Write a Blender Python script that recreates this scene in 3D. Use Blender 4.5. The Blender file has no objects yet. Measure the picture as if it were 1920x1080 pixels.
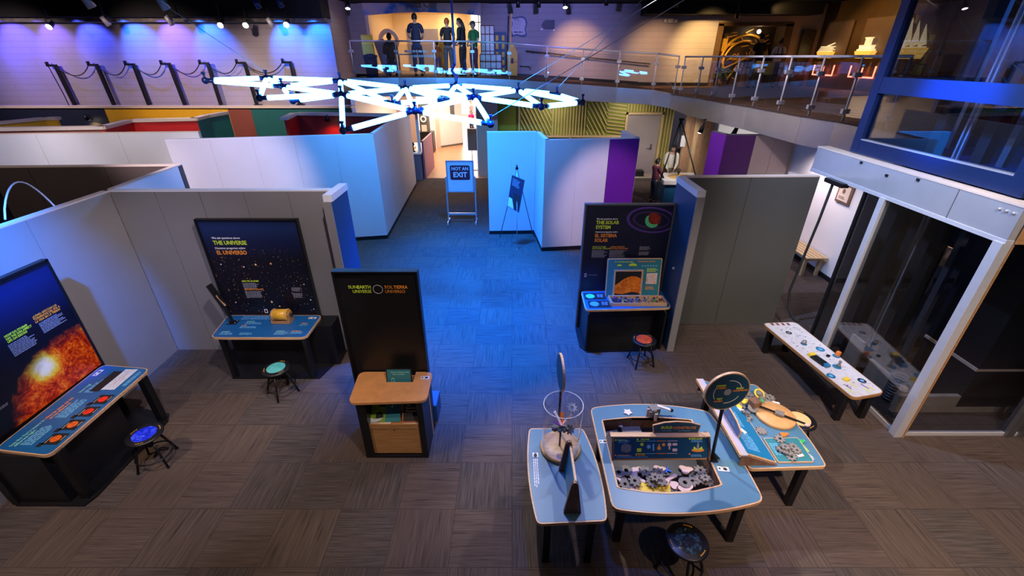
import bpy, bmesh, math, random
from mathutils import Vector, Matrix, Quaternion
from math import sin, cos, pi, radians, atan, sqrt

random.seed(7)
S = bpy.context.scene
COL = S.collection

# ------------------------------------------------------------------ camera
FPX, CAMH = 820.0, 4.30
PITCH = atan(433 / 820.0)
cd = bpy.data.cameras.new('camera')
cd.sensor_width = 36.0
cd.lens = FPX / 1920 * 36
cd.clip_start = 0.05
cd.clip_end = 200
cam = bpy.data.objects.new('camera', cd)
cam.location = (0, 0, CAMH)
cam.rotation_euler = (pi / 2 - PITCH, 0, 0)
COL.objects.link(cam)
S.camera = cam

# ------------------------------------------------------------------ world, exposure
w = bpy.data.worlds.new('world')
w.use_nodes = True
w.node_tree.nodes['Background'].inputs[0].default_value = (0.5, 0.45, 0.62, 1)
w.node_tree.nodes['Background'].inputs[1].default_value = 0.06
S.world = w
S.view_settings.view_transform = 'Standard'
S.view_settings.look = 'None'
S.view_settings.exposure = 0.0
S.view_settings.gamma = 1.0
S.view_settings.use_curve_mapping = False


def aim(o, target):
    o.rotation_euler = (Vector(target) - o.location).to_track_quat('-Z', 'Y').to_euler()


def spot(loc, target, power, color, angle=50, blend=0.4, size=0.08):
    l = bpy.data.lights.new('spot_light', 'SPOT')
    l.energy = power
    l.color = color
    l.spot_size = radians(angle)
    l.spot_blend = blend
    l.shadow_soft_size = size
    o = bpy.data.objects.new('spot_light', l)
    o.location = loc
    COL.objects.link(o)
    aim(o, target)
    return o


def area(loc, target, power, color, sx, sy):
    l = bpy.data.lights.new('area_light', 'AREA')
    l.shape = 'RECTANGLE'
    l.size, l.size_y = sx, sy
    l.energy = power
    l.color = color
    o = bpy.data.objects.new('area_light', l)
    o.location = loc
    COL.objects.link(o)
    aim(o, target)
    return o


WARM = (1.0, 0.80, 0.58)
NEUT = (1.0, 0.90, 0.86)
LAV = (0.80, 0.74, 1.0)
BLUE = (0.02, 0.16, 1.0)
CYAN = (0.08, 0.42, 1.0)
VIO = (0.22, 0.10, 1.0)
# general ceiling washes
area((0, 3.2, 6.05), (0, 3.4, 0), 55, (1.0, 0.74, 0.56), 9, 4)
area((2, 13, 6.05), (2, 13, 0), 70, (0.9, 0.76, 1.0), 12, 5)
# gallery spots, foreground
spot((-0.6, 6.3, 5.9), (1.6, 3.1, 0.6), 1000, (1.0, 0.86, 0.76), 46, 0.5)
spot((2.9, 6.2, 5.9), (0.9, 2.6, 0.6), 560, (0.95, 0.9, 1.0), 44, 0.5)
spot((3.4, 1.0, 5.9), (4.3, 4.6, 0.3), 800, (1.0, 0.88, 0.80), 55, 0.6)
spot((3.0, -0.5, 5.9), (4.2, 2.2, 0.0), 1300, (1.0, 0.70, 0.52), 60, 0.8)
spot((-1.5, 1.2, 5.9), (-4.9, 4.0, 0.9), 650, (0.90, 0.82, 1.0), 52, 0.6)
spot((-5.0, 1.6, 5.9), (-3.2, 2.9, 0), 640, (1.0, 0.72, 0.48), 56, 0.8)
spot((-0.8, 2.8, 5.9), (-4.0, 5.6, 1.1), 620, (1.0, 0.88, 0.94), 46, 0.5)
spot((0.8, 1.2, 5.9), (-1.4, 3.9, 0.6), 520, (1.0, 0.84, 0.76), 34, 0.6)
spot((0.2, 2.2, 5.9), (1.9, 6.2, 0.9), 330, (1.0, 0.85, 0.82), 32, 0.5)
# blue floods on the aisle and the white partitions
spot((-0.5, 6.72, 5.9), (-0.5, 6.9, 0), 15000, (0.002, 0.15, 1.0), 62, 1.0, 0.3)
spot((-0.8, 10.2, 5.9), (-0.8, 9.4, 0), 8000, (0.002, 0.16, 1.0), 60, 1.0, 0.3)
spot((-2.4, 14.2, 5.9), (-2.4, 15.8, 0), 420, (1.0, 0.66, 0.40), 44, 0.9)
spot((0.5, 3.4, 5.9), (0.9, 3.2, 0), 500, BLUE, 60, 1.0)
spot((-0.6, 10.1, 5.9), (-0.3, 11.3, 1.2), 2300, (0.004, 0.21, 1.0), 60, 0.9)
spot((-2.7, 9.7, 5.9), (-3.5, 11.0, 1.2), 800, CYAN, 60, 0.9)
spot((-4.3, 2.2, 5.4), (-5.6, 3.7, 3.05), 8500, (0.01, 0.18, 1.0), 36, 1.0)
spot((-8.0, 4.8, 5.9), (-7.6, 7.4, 1.5), 170, (1.0, 0.85, 0.75), 70, 0.8)
spot((1.6, 5.6, 5.9), (4.9, 5.6, 2.95), 1500, (0.42, 0.58, 1.0), 60, 0.8)
spot((2.2, 5.2, 5.9), (5.0, 5.4, 3.95), 6500, (0.0, 0.19, 1.0), 22, 1.0)
# lavender light on partitions
spot((-4.8, 4.2, 5.9), (-6.6, 10.4, 1.6), 1900, (0.96, 0.80, 0.96), 32, 0.8)
spot((2.9, 4.6, 5.9), (2.2, 10.2, 1.2), 1300, (1.0, 0.70, 0.86), 22, 0.7)
spot((-9.0, 7.6, 5.9), (-9.6, 11.2, 1.9), 800, (1.0, 0.90, 0.90), 60, 0.7)
spot((-12.5, 7.6, 5.9), (-12.6, 11.0, 1.9), 700, (0.86, 0.82, 1.0), 60, 0.7)
spot((2.0, 9.5, 5.9), (5.9, 10.5, 3.0), 900, (0.95, 0.84, 0.95), 60, 0.9)
spot((-1.0, 11.5, 5.9), (-1.6, 16.3, 3.3), 1100, (0.10, 0.45, 1.0), 60, 0.9)
spot((3.0, 11.5, 5.9), (3.6, 16.3, 3.2), 500, (1.0, 0.85, 0.90), 60, 0.9)
spot((3.4, 3.0, 5.9), (5.6, 8.0, 0.2), 420, WARM, 50, 0.8)
spot((1.6, 16.9, 2.7), (1.6, 18.3, 1.6), 75, (1.0, 0.88, 0.7), 140, 0.9)
spot((4.4, 16.9, 2.7), (4.6, 18.3, 1.5), 75, (1.0, 0.88, 0.7), 140, 0.9)
spot((6.25, 9.6, 2.6), (6.85, 9.6, 1.2), 90, (1.0, 0.84, 0.88), 120, 0.8)
spot((8.5, 13.2, 2.7), (8.2, 15.4, 1.3), 140, (1.0, 0.92, 0.9), 120, 0.8)
spot((5.6, 15.4, 2.6), (5.9, 16.8, 0.9), 100, (1.0, 0.86, 0.75), 100, 0.8)
spot((5.0, 12.6, 2.6), (5.3, 15.2, 1.0), 160, (1.0, 0.88, 0.8), 60, 0.8)


# ------------------------------------------------------------------ pixel tools (photo frame -> place)
def ray(px, py):
    x = (px - 960) / FPX
    v = (540 - py) / FPX
    return x, cos(PITCH) + v * sin(PITCH), -sin(PITCH) + v * cos(PITCH)


def G(px, py, z=0.0):
    x, y, d = ray(px, py)
    t = (z - CAMH) / d
    return Vector((t * x, t * y, z))


def V(px, py, Y):
    x, y, d = ray(px, py)
    t = Y / y
    return Vector((t * x, Y, CAMH + t * d))


# ------------------------------------------------------------------ materials
def new_mat(name):
    m = bpy.data.materials.new(name)
    m.use_nodes = True
    nt = m.node_tree
    b = nt.nodes['Principled BSDF']
    return m, nt, b


def N(nt, typ, **kw):
    n = nt.nodes.new(typ)
    for k, v in kw.items():
        setattr(n, k, v)
    return n


def mat(name, color, rough=0.5, metal=0.0, var=0.06, scale=14.0, emit=None, es=0.0, bump=0.0, spec=None, coat=0.0):
    """principled surface with a procedural, slightly mottled colour"""
    m, nt, b = new_mat(name)
    c = tuple(color) + (1,)
    if var > 0:
        tc = N(nt, 'ShaderNodeTexCoord')
        no = N(nt, 'ShaderNodeTexNoise')
        no.inputs['Scale'].default_value = scale
        no.inputs['Detail'].default_value = 4
        nt.links.new(tc.outputs['Object'], no.inputs['Vector'])
        r = N(nt, 'ShaderNodeValToRGB')
        r.color_ramp.elements[0].position = 0.3
        r.color_ramp.elements[1].position = 0.7
        r.color_ramp.elements[0].color = tuple(max(0, x * (1 - var)) for x in color) + (1,)
        r.color_ramp.elements[1].color = tuple(min(1, x * (1 + var)) for x in color) + (1,)
        nt.links.new(no.outputs['Fac'], r.inputs['Fac'])
        nt.links.new(r.outputs['Color'], b.inputs['Base Color'])
        if bump:
            bp = N(nt, 'ShaderNodeBump')
            bp.inputs['Strength'].default_value = bump
            bp.inputs['Distance'].default_value = 0.01
            nt.links.new(no.outputs['Fac'], bp.inputs['Height'])
            nt.links.new(bp.outputs['Normal'], b.inputs['Normal'])
    else:
        b.inputs['Base Color'].default_value = c
    b.inputs['Roughness'].default_value = rough
    b.inputs['Metallic'].default_value = metal
    if coat:
        b.inputs['Coat Weight'].default_value = coat
    if spec is not None:
        b.inputs['Specular IOR Level'].default_value = spec
    if emit:
        b.inputs['Emission Color'].default_value = tuple(emit) + (1,)
        b.inputs['Emission Strength'].default_value = es
    return m


def mathn(nt, op, a, bb=None, c=None):
    n = N(nt, 'ShaderNodeMath', operation=op)
    for i, v in enumerate((a, bb, c)):
        if v is None:
            continue
        if isinstance(v, (int, float)):
            n.inputs[i].default_value = v
        else:
            nt.links.new(v, n.inputs[i])
    return n.outputs[0]


def ramp(nt, fac, stops):
    r = N(nt, 'ShaderNodeValToRGB')
    cr = r.color_ramp
    while len(cr.elements) > 1:
        cr.elements.remove(cr.elements[-1])
    cr.elements[0].position = stops[0][0]
    cr.elements[0].color = tuple(stops[0][1]) + (1,)
    for p, c in stops[1:]:
        e = cr.elements.new(p)
        e.color = tuple(c) + (1,)
    nt.links.new(fac, r.inputs['Fac'])
    return r.outputs['Color']


def mixc(nt, fac, a, b):
    n = N(nt, 'ShaderNodeMix', data_type='RGBA')
    if isinstance(fac, (int, float)):
        n.inputs['Factor'].default_value = fac
    else:
        nt.links.new(fac, n.inputs['Factor'])
    for k, v in (('A', a), ('B', b)):
        s = [i for i in n.inputs if i.name == k and i.type == 'RGBA'][0]
        if isinstance(v, tuple):
            s.default_value = v + (1,)
        else:
            nt.links.new(v, s)
    return [o for o in n.outputs if o.type == 'RGBA'][0]


def noise(nt, vec, scale, detail=4, rough=0.5, dist=0.0):
    n = N(nt, 'ShaderNodeTexNoise')
    n.inputs['Scale'].default_value = scale
    n.inputs['Detail'].default_value = detail
    n.inputs['Roughness'].default_value = rough
    n.inputs['Distortion'].default_value = dist
    nt.links.new(vec, n.inputs['Vector'])
    return n.outputs['Fac']


def carpet_mat():
    m, nt, b = new_mat('carpet_tiles')
    tc = N(nt, 'ShaderNodeTexCoord').outputs['Object']
    sp = N(nt, 'ShaderNodeSeparateXYZ')
    nt.links.new(tc, sp.inputs[0])
    T = 0.61
    x, y = sp.outputs[0], sp.outputs[1]
    fx = mathn(nt, 'FLOOR', mathn(nt, 'DIVIDE', x, T))
    fy = mathn(nt, 'FLOOR', mathn(nt, 'DIVIDE', y, T))
    cell = N(nt, 'ShaderNodeCombineXYZ')
    nt.links.new(fx, cell.inputs[0])
    nt.links.new(fy, cell.inputs[1])
    wn = N(nt, 'ShaderNodeTexWhiteNoise', noise_dimensions='3D')
    nt.links.new(cell.outputs[0], wn.inputs['Vector'])
    par = mathn(nt, 'MODULO', mathn(nt, 'ABSOLUTE', mathn(nt, 'ADD', fx, fy)), 2.0)
    par = mathn(nt, 'GREATER_THAN', par, 0.5)
    # two streak directions
    def streak(a, bb):
        c = N(nt, 'ShaderNodeCombineXYZ')
        nt.links.new(mathn(nt, 'MULTIPLY', a, 88.0), c.inputs[0])
        nt.links.new(mathn(nt, 'MULTIPLY', bb, 2.6), c.inputs[1])
        nt.links.new(wn.outputs['Value'], c.inputs[2])
        return noise(nt, c.outputs[0], 1.0, 3, 0.6)
    s1, s2 = streak(x, y), streak(y, x)
    sm = N(nt, 'ShaderNodeMix', data_type='FLOAT')
    nt.links.new(par, sm.inputs[0])
    nt.links.new(s1, sm.inputs[2])
    nt.links.new(s2, sm.inputs[3])
    st = sm.outputs[0]
    big = noise(nt, tc, 5.0, 3, 0.6)
    tile = wn.outputs['Value']
    base = ramp(nt, st, [(0.26, (0.020, 0.014, 0.014)), (0.38, (0.074, 0.055, 0.047)), (0.56, (0.094, 0.070, 0.060)), (0.78, (0.130, 0.099, 0.083))])
    greyer = ramp(nt, st, [(0.30, (0.036, 0.031, 0.032)), (0.50, (0.066, 0.057, 0.055)), (0.72, (0.10, 0.087, 0.082))])
    f1 = mathn(nt, 'GREATER_THAN', tile, 0.66)
    f1 = mathn(nt, 'MULTIPLY', f1, mathn(nt, 'SMOOTH_MIN', mathn(nt, 'MULTIPLY', big, 1.4), 1.0, 0.1))
    col = mixc(nt, f1, base, greyer)
    # seams
    def seam(v):
        fr = mathn(nt, 'FRACT', mathn(nt, 'DIVIDE', v, T))
        return mathn(nt, 'LESS_THAN', mathn(nt, 'MINIMUM', fr, mathn(nt, 'SUBTRACT', 1.0, fr)), 0.006)
    sf = mathn(nt, 'MULTIPLY', mathn(nt, 'MAXIMUM', seam(x), seam(y)), 0.45)
    col = mixc(nt, sf, col, (0.02, 0.018, 0.02))
    nt.links.new(col, b.inputs['Base Color'])
    b.inputs['Roughness'].default_value = 0.95
    b.inputs['Specular IOR Level'].default_value = 0.1
    bp = N(nt, 'ShaderNodeBump')
    bp.inputs['Strength'].default_value = 0.35
    bp.inputs['Distance'].default_value = 0.008
    nt.links.new(st, bp.inputs['Height'])
    nt.links.new(bp.outputs['Normal'], b.inputs['Normal'])
    return m


def block_mat(name='painted_blocks', col=(0.42, 0.38, 0.38), rh=0.2):
    m, nt, b = new_mat(name)
    tc = N(nt, 'ShaderNodeTexCoord').outputs['Object']
    sp = N(nt, 'ShaderNodeSeparateXYZ')
    nt.links.new(tc, sp.inputs[0])
    c = N(nt, 'ShaderNodeCombineXYZ')
    nt.links.new(mathn(nt, 'ADD', sp.outputs[0], sp.outputs[1]), c.inputs[0])
    nt.links.new(sp.outputs[2], c.inputs[1])
    br = N(nt, 'ShaderNodeTexBrick')
    nt.links.new(c.outputs[0], br.inputs['Vector'])
    br.inputs['Scale'].default_value = 1.0
    br.inputs['Brick Width'].default_value = 1.2
    br.inputs['Row Height'].default_value = rh
    br.inputs['Mortar Size'].default_value = 0.006
    br.inputs['Mortar Smooth'].default_value = 0.3
    br.inputs['Color1'].default_value = col + (1,)
    br.inputs['Color2'].default_value = tuple(x * 0.96 for x in col) + (1,)
    br.inputs['Mortar'].default_value = tuple(x * 0.74 for x in col) + (1,)
    nt.links.new(br.outputs['Color'], b.inputs['Base Color'])
    b.inputs['Roughness'].default_value = 0.6
    bp = N(nt, 'ShaderNodeBump')
    bp.inputs['Strength'].default_value = 0.4
    bp.inputs['Distance'].default_value = 0.01
    nt.links.new(mathn(nt, 'SUBTRACT', 1.0, br.outputs['Fac']), bp.inputs['Height'])
    nt.links.new(bp.outputs['Normal'], b.inputs['Normal'])
    return m


def wood_mat(name, c1, c2, rough=0.4, axis=0, scale=3.0):
    m, nt, b = new_mat(name)
    tc = N(nt, 'ShaderNodeTexCoord').outputs['Object']
    mp = N(nt, 'ShaderNodeMapping')
    sc = [14.0, 14.0, 14.0]
    sc[axis] = 1.6
    mp.inputs['Scale'].default_value = sc
    nt.links.new(tc, mp.inputs['Vector'])
    f = noise(nt, mp.outputs[0], scale, 6, 0.6, 0.6)
    col = ramp(nt, f, [(0.3, c1), (0.7, c2)])
    nt.links.new(col, b.inputs['Base Color'])
    b.inputs['Roughness'].default_value = rough
    return m


def glass_mat(name, tint=(0.9, 0.95, 1.0), refl=1.0, ior=1.45):
    m = bpy.data.materials.new(name)
    m.use_nodes = True
    nt = m.node_tree
    nt.nodes.clear()
    out = N(nt, 'ShaderNodeOutputMaterial')
    t = N(nt, 'ShaderNodeBsdfTransparent')
    t.inputs[0].default_value = tint + (1,)
    g = N(nt, 'ShaderNodeBsdfGlossy')
    g.inputs['Roughness'].default_value = 0.0
    g.inputs['Color'].default_value = (refl, refl, refl, 1)
    tc = N(nt, 'ShaderNodeTexCoord')
    no = noise(nt, tc.outputs['Object'], 2.0, 2)
    ge = N(nt, 'ShaderNodeNewGeometry')
    dt = N(nt, 'ShaderNodeVectorMath', operation='DOT_PRODUCT')
    nt.links.new(ge.outputs['Normal'], dt.inputs[0])
    nt.links.new(ge.outputs['Incoming'], dt.inputs[1])
    ca = mathn(nt, 'SUBTRACT', 1.0, mathn(nt, 'ABSOLUTE', dt.outputs['Value']))
    f0 = ((ior - 1) / (ior + 1)) ** 2
    fr = mathn(nt, 'ADD', f0, mathn(nt, 'MULTIPLY', 1 - f0, mathn(nt, 'POWER', ca, 5.0)))
    fac = mathn(nt, 'MULTIPLY', fr, mathn(nt, 'ADD', 0.97, mathn(nt, 'MULTIPLY', no, 0.06)))
    mx = N(nt, 'ShaderNodeMixShader')
    nt.links.new(fac, mx.inputs[0])
    nt.links.new(t.outputs[0], mx.inputs[1])
    nt.links.new(g.outputs[0], mx.inputs[2])
    nt.links.new(mx.outputs[0], out.inputs[0])
    return m


def stars_mat():
    """deep-field print: dark blue fading to black with coloured stars below"""
    m, nt, b = new_mat('starfield_print')
    tc = N(nt, 'ShaderNodeTexCoord').outputs['Object']
    sp = N(nt, 'ShaderNodeSeparateXYZ')
    nt.links.new(tc, sp.inputs[0])
    z = sp.outputs[2]
    bg = ramp(nt, mathn(nt, 'DIVIDE', mathn(nt, 'SUBTRACT', z, 0.8), 1.5), [(0.0, (0.002, 0.002, 0.008)), (0.6, (0.003, 0.004, 0.012)), (0.78, (0.006, 0.012, 0.06)), (0.92, (0.010, 0.030, 0.12)), (1.0, (0.006, 0.012, 0.05))])
    col = bg
    for sc, thr, bright in ((60, 0.055, 0.5), (26, 0.075, 1.0), (9, 0.075, 1.4)):
        vo = N(nt, 'ShaderNodeTexVoronoi')
        vo.inputs['Scale'].default_value = sc
        nt.links.new(tc, vo.inputs['Vector'])
        wn = N(nt, 'ShaderNodeTexWhiteNoise', noise_dimensions='3D')
        nt.links.new(vo.outputs['Position'], wn.inputs['Vector'])
        vis = mathn(nt, 'LESS_THAN', vo.outputs['Distance'], mathn(nt, 'MULTIPLY', wn.outputs['Value'], thr * 2.2))
        low = mathn(nt, 'LESS_THAN', z, 1.86)
        vis = mathn(nt, 'MULTIPLY', vis, low)
        sc_col = ramp(nt, wn.outputs['Value'], [(0.0, (0.25, 0.35, 0.9)), (0.4, (0.9, 0.9, 1.0)), (0.7, (1, 0.85, 0.7)), (0.85, (1.0, 0.35, 0.1)), (1.0, (1, 0.7, 0.2))])
        col = mixc(nt, vis, col, sc_col)
    nt.links.new(col, b.inputs['Base Color'])
    b.inputs['Roughness'].default_value = 0.45
    return m


def sun_mat(cx, cz, rad):
    """print of a solar flare: fiery disc low in the frame, dark blue space above (object coords: y across, z up)"""
    m, nt, b = new_mat('solar_flare_print')
    tc = N(nt, 'ShaderNodeTexCoord').outputs['Object']
    sp = N(nt, 'ShaderNodeSeparateXYZ')
    nt.links.new(tc, sp.inputs[0])
    y, z = sp.outputs[1], sp.outputs[2]
    dy = mathn(nt, 'SUBTRACT', y, cx)
    dz = mathn(nt, 'SUBTRACT', z, cz)
    d = mathn(nt, 'SQRT', mathn(nt, 'ADD', mathn(nt, 'MULTIPLY', dy, dy), mathn(nt, 'MULTIPLY', dz, dz)))
    n1 = noise(nt, tc, 5.0, 8, 0.7, 1.2)
    n2 = noise(nt, tc, 22.0, 6, 0.75, 0.8)
    tex = mathn(nt, 'ADD', mathn(nt, 'MULTIPLY', n1, 0.55), mathn(nt, 'MULTIPLY', n2, 0.45))
    # flare centre
    fy = mathn(nt, 'SUBTRACT', y, cx - 0.35)
    fz = mathn(nt, 'SUBTRACT', z, cz + 0.70)
    fd = mathn(nt, 'SQRT', mathn(nt, 'ADD', mathn(nt, 'MULTIPLY', fy, fy), mathn(nt, 'MULTIPLY', fz, fz)))
    fl = mathn(nt, 'MAXIMUM', mathn(nt, 'SUBTRACT', 1.0, mathn(nt, 'DIVIDE', fd, 0.25)), 0.0)
    val = mathn(nt, 'ADD', tex, mathn(nt, 'MULTIPLY', mathn(nt, 'POWER', fl, 1.5), 0.75))
    fire = ramp(nt, val, [(0.34, (0.05, 0.0, 0.0)), (0.45, (0.40, 0.010, 0.0)), (0.53, (0.85, 0.07, 0.0)), (0.62, (1.0, 0.30, 0.01)), (0.76, (1.0, 0.75, 0.05)), (1.0, (1.0, 0.97, 0.75))])
    edge = mathn(nt, 'SUBTRACT', mathn(nt, 'ADD', rad, mathn(nt, 'MULTIPLY', mathn(nt, 'SUBTRACT', n1, 0.5), 0.22)), d)
    f = ramp(nt, mathn(nt, 'ADD', mathn(nt, 'MULTIPLY', edge, 6.0), 0.45), [(0.0, (0, 0, 0)), (1.0, (1, 1, 1))])
    space = ramp(nt, mathn(nt, 'DIVIDE', mathn(nt, 'SUBTRACT', z, 0.9), 1.4), [(0.0, (0.004, 0.003, 0.008)), (0.5, (0.002, 0.003, 0.012)), (0.85, (0.004, 0.014, 0.10)), (1.0, (0.003, 0.008, 0.05))])
    col = mixc(nt, f, space, fire)
    nt.links.new(col, b.inputs['Base Color'])
    b.inputs['Roughness'].default_value = 0.4
    return m


def planet_mat(name, c1, c2, c3, scale=30):
    m, nt, b = new_mat(name)
    tc = N(nt, 'ShaderNodeTexCoord').outputs['Object']
    f = noise(nt, tc, scale, 6, 0.65, 0.8)
    nt.links.new(ramp(nt, f, [(0.3, c1), (0.5, c2), (0.7, c3)]), b.inputs['Base Color'])
    b.inputs['Roughness'].default_value = 0.35
    return m


M = {}
M['carpet'] = carpet_mat()
M['block'] = block_mat(col=(0.34, 0.29, 0.31))
M['block2'] = block_mat('painted_blocks_upper', (0.34, 0.30, 0.33))
M['white'] = mat('white_panel', (0.72, 0.69, 0.72), 0.55, var=0.02, scale=2)
M['white2'] = mat('white_paint', (0.80, 0.77, 0.76), 0.5, var=0.02, scale=2)
M['grey'] = mat('grey_panel', (0.25, 0.235, 0.23), 0.6, var=0.03, scale=2)
M['greydk'] = mat('dark_grey_panel', (0.090, 0.088, 0.080), 0.6, var=0.03, scale=2)
M['brownwall'] = mat('brown_panel', (0.085, 0.062, 0.055), 0.6, var=0.05, scale=2)
M['bluewall'] = mat('blue_panel', (0.007, 0.045, 0.15), 0.5, var=0.04, scale=3)
M['navy'] = mat('navy_paint', (0.012, 0.016, 0.045), 0.5, var=0.04, scale=3)
M['yellowp'] = mat('yellow_paint', (0.80, 0.42, 0.02), 0.5, var=0.04, scale=3)
M['redp'] = mat('red_paint', (0.55, 0.012, 0.012), 0.5, var=0.04, scale=3)
M['dkred'] = mat('dark_red_paint', (0.22, 0.02, 0.03), 0.5, var=0.04, scale=3)
M['redbrown'] = mat('red_brown_paint', (0.22, 0.055, 0.04), 0.5, var=0.04, scale=3)
M['teal'] = mat('teal_paint', (0.015, 0.19, 0.15), 0.5, var=0.04, scale=3)
M['tealdk'] = mat('dark_teal_paint', (0.012, 0.11, 0.11), 0.5, var=0.04, scale=3)
M['purple'] = mat('purple_paint', (0.14, 0.008, 0.30), 0.5, var=0.04, scale=3)
M['plum'] = mat('plum_paint', (0.075, 0.008, 0.11), 0.5, var=0.04, scale=3)
M['black'] = mat('black_laminate', (0.008, 0.008, 0.010), 0.38, var=0.1, scale=6)
M['blackm'] = mat('black_metal', (0.010, 0.010, 0.012), 0.35, 0.2, var=0.1, scale=20)
M['rubber'] = mat('black_rubber', (0.012, 0.012, 0.012), 0.8, var=0.1)
M['ceil'] = mat('black_ceiling', (0.006, 0.006, 0.008), 0.9, var=0.3, scale=3)
M['truss'] = mat('aged_beam', (0.16, 0.14, 0.13), 0.8, var=0.4, scale=5)
M['cap'] = mat('cream_cap', (0.70, 0.56, 0.46), 0.5, var=0.04)
M['capw'] = mat('white_cap', (0.80, 0.80, 0.84), 0.5, var=0.02)
M['alu'] = mat('brushed_aluminium', (0.62, 0.64, 0.70), 0.30, 0.55, var=0.05, scale=3)
M['fascia'] = mat('fascia_metal', (0.52, 0.53, 0.57), 0.27, 0.7, var=0.12, scale=1.2)
for k_ in ('alu', 'fascia'):
    b_ = M[k_].node_tree.nodes['Principled BSDF']
    b_.inputs['Anisotropic'].default_value = 0.8
    tn_ = N(M[k_].node_tree, 'ShaderNodeTangent', direction_type='RADIAL', axis='Z')
    M[k_].node_tree.links.new(tn_.outputs[0], b_.inputs['Tangent'])
M['steel'] = mat('satin_steel', (0.62, 0.62, 0.66), 0.35, 0.6, var=0.03)
M['steelp'] = mat('pale_steel_paint', (0.56, 0.56, 0.60), 0.4, 0.2, var=0.03)
M['greymet'] = mat('grey_metal', (0.16, 0.16, 0.17), 0.4, 0.6, var=0.1)
M['laminate'] = mat('blue_laminate', (0.075, 0.20, 0.33), 0.36, var=0.05, scale=5)
M['laminated'] = mat('deep_blue_laminate', (0.012, 0.115, 0.33), 0.32, var=0.05, scale=5)
M['print'] = mat('blue_teal_print', (0.006, 0.062, 0.125), 0.35, var=0.05, scale=5)
M['printb'] = mat('bright_blue_print', (0.01, 0.17, 0.36), 0.35, var=0.05, scale=5)
M['tealpr'] = mat('teal_print', (0.03, 0.20, 0.25), 0.4, var=0.05, scale=5)
M['ply'] = wood_mat('birch_plywood', (0.52, 0.30, 0.15), (0.72, 0.46, 0.26), 0.4, 0)
M['plyd'] = wood_mat('varnished_plywood', (0.36, 0.17, 0.06), (0.50, 0.27, 0.11), 0.4, 0)
M['wooddk'] = wood_mat('dark_walnut', (0.12, 0.060, 0.035), (0.24, 0.13, 0.08), 0.45, 2)
M['woodv'] = wood_mat('rough_cedar', (0.34, 0.18, 0.09), (0.62, 0.38, 0.22), 0.7, 2, 2.0)
M['batten'] = wood_mat('pale_batten', (0.50, 0.34, 0.17), (0.62, 0.44, 0.24), 0.5, 2)
M['green'] = mat('lime_green_paint', (0.22, 0.24, 0.006), 0.6, var=0.06, scale=3)
M['doorgrey'] = mat('grey_door_paint', (0.30, 0.25, 0.25), 0.5, var=0.03, scale=2)
M['pinkwall'] = mat('beige_pink_paint', (0.50, 0.36, 0.31), 0.6, var=0.03, scale=2)
M['hallfloor'] = wood_mat('amber_hall_floor', (0.42, 0.20, 0.09), (0.55, 0.29, 0.14), 0.35, 0, 1.0)
M['foamgrey'] = mat('grey_foam', (0.21, 0.20, 0.19), 0.8, var=0.12, scale=60)
M['foamwhite'] = mat('white_foam', (0.80, 0.74, 0.74), 0.6, var=0.05, scale=40)
M['foampink'] = mat('pale_pink_foam', (0.70, 0.52, 0.50), 0.6, var=0.05, scale=40)
M['foamyel'] = mat('yellow_foam', (0.85, 0.62, 0.06), 0.6, var=0.05, scale=40)
M['foamblue'] = mat('blue_foam', (0.01, 0.12, 0.75), 0.6, var=0.05, scale=40)
M['foamgreen'] = mat('green_foam', (0.02, 0.45, 0.10), 0.6, var=0.05, scale=40)
M['orangepl'] = mat('orange_plastic', (0.85, 0.22, 0.03), 0.4, var=0.05, scale=40)
M['txtw'] = mat('white_ink', (0.85, 0.85, 0.88), 0.6, var=0.0)
M['txtg'] = mat('grey_ink', (0.30, 0.31, 0.36), 0.6, var=0.0)
M['txty'] = mat('lime_ink', (0.62, 0.80, 0.04), 0.6, var=0.0)
M['txto'] = mat('orange_ink', (0.90, 0.30, 0.03), 0.6, var=0.0)
M['txtb'] = mat('pale_blue_ink', (0.16, 0.45, 0.72), 0.6, var=0.0)
M['txtm'] = mat('mint_ink', (0.25, 0.65, 0.55), 0.6, var=0.0)
M['txtk'] = mat('black_ink', (0.01, 0.01, 0.012), 0.6, var=0.0)
M['whitepr'] = mat('white_print', (0.75, 0.76, 0.80), 0.45, var=0.05, scale=30)
M['stars'] = stars_mat()
M['tube'] = mat('glowing_tube', (0.7, 0.85, 1.0), 0.4, var=0.0, emit=(0.065, 0.33, 1.0), es=17.0)
M['lamp'] = mat('lamp_face', (1, 0.9, 0.7), 0.4, var=0.0, emit=(1.0, 0.80, 0.50), es=30.0)
M['lampw'] = mat('white_lamp_face', (1, 1, 1), 0.4, var=0.0, emit=(1.0, 0.95, 0.9), es=25.0)
M['hub'] = mat('blue_black_hub', (0.006, 0.02, 0.09), 0.35, var=0.1)
M['glass'] = glass_mat('rail_glass', (0.95, 0.96, 0.98), 1.0, 1.85)
M['glassd'] = glass_mat('smoked_lift_glass', (0.74, 0.75, 0.78), 1.0, 1.75)
M['acrylic'] = glass_mat('clear_acrylic', (0.94, 0.95, 0.97), 1.0, 1.35)
M['bluemetal'] = mat('blue_painted_steel', (0.004, 0.018, 0.085), 0.4, 0.1, var=0.05, scale=3)
M['shaft'] = mat('dark_shaft_steel', (0.018, 0.017, 0.018), 0.5, 0.2, var=0.1)
M['concrete'] = mat('pale_concrete', (0.40, 0.34, 0.27), 0.8, var=0.15, scale=5)
M['skin'] = mat('skin', (0.55, 0.32, 0.22), 0.5, var=0.04)
M['skind'] = mat('tanned_skin', (0.38, 0.20, 0.13), 0.5, var=0.04)
M['eye'] = mat('eye', (0.02, 0.015, 0.012), 0.2, var=0.0)
M['lips'] = mat('lips', (0.42, 0.14, 0.12), 0.5, var=0.0)


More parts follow.
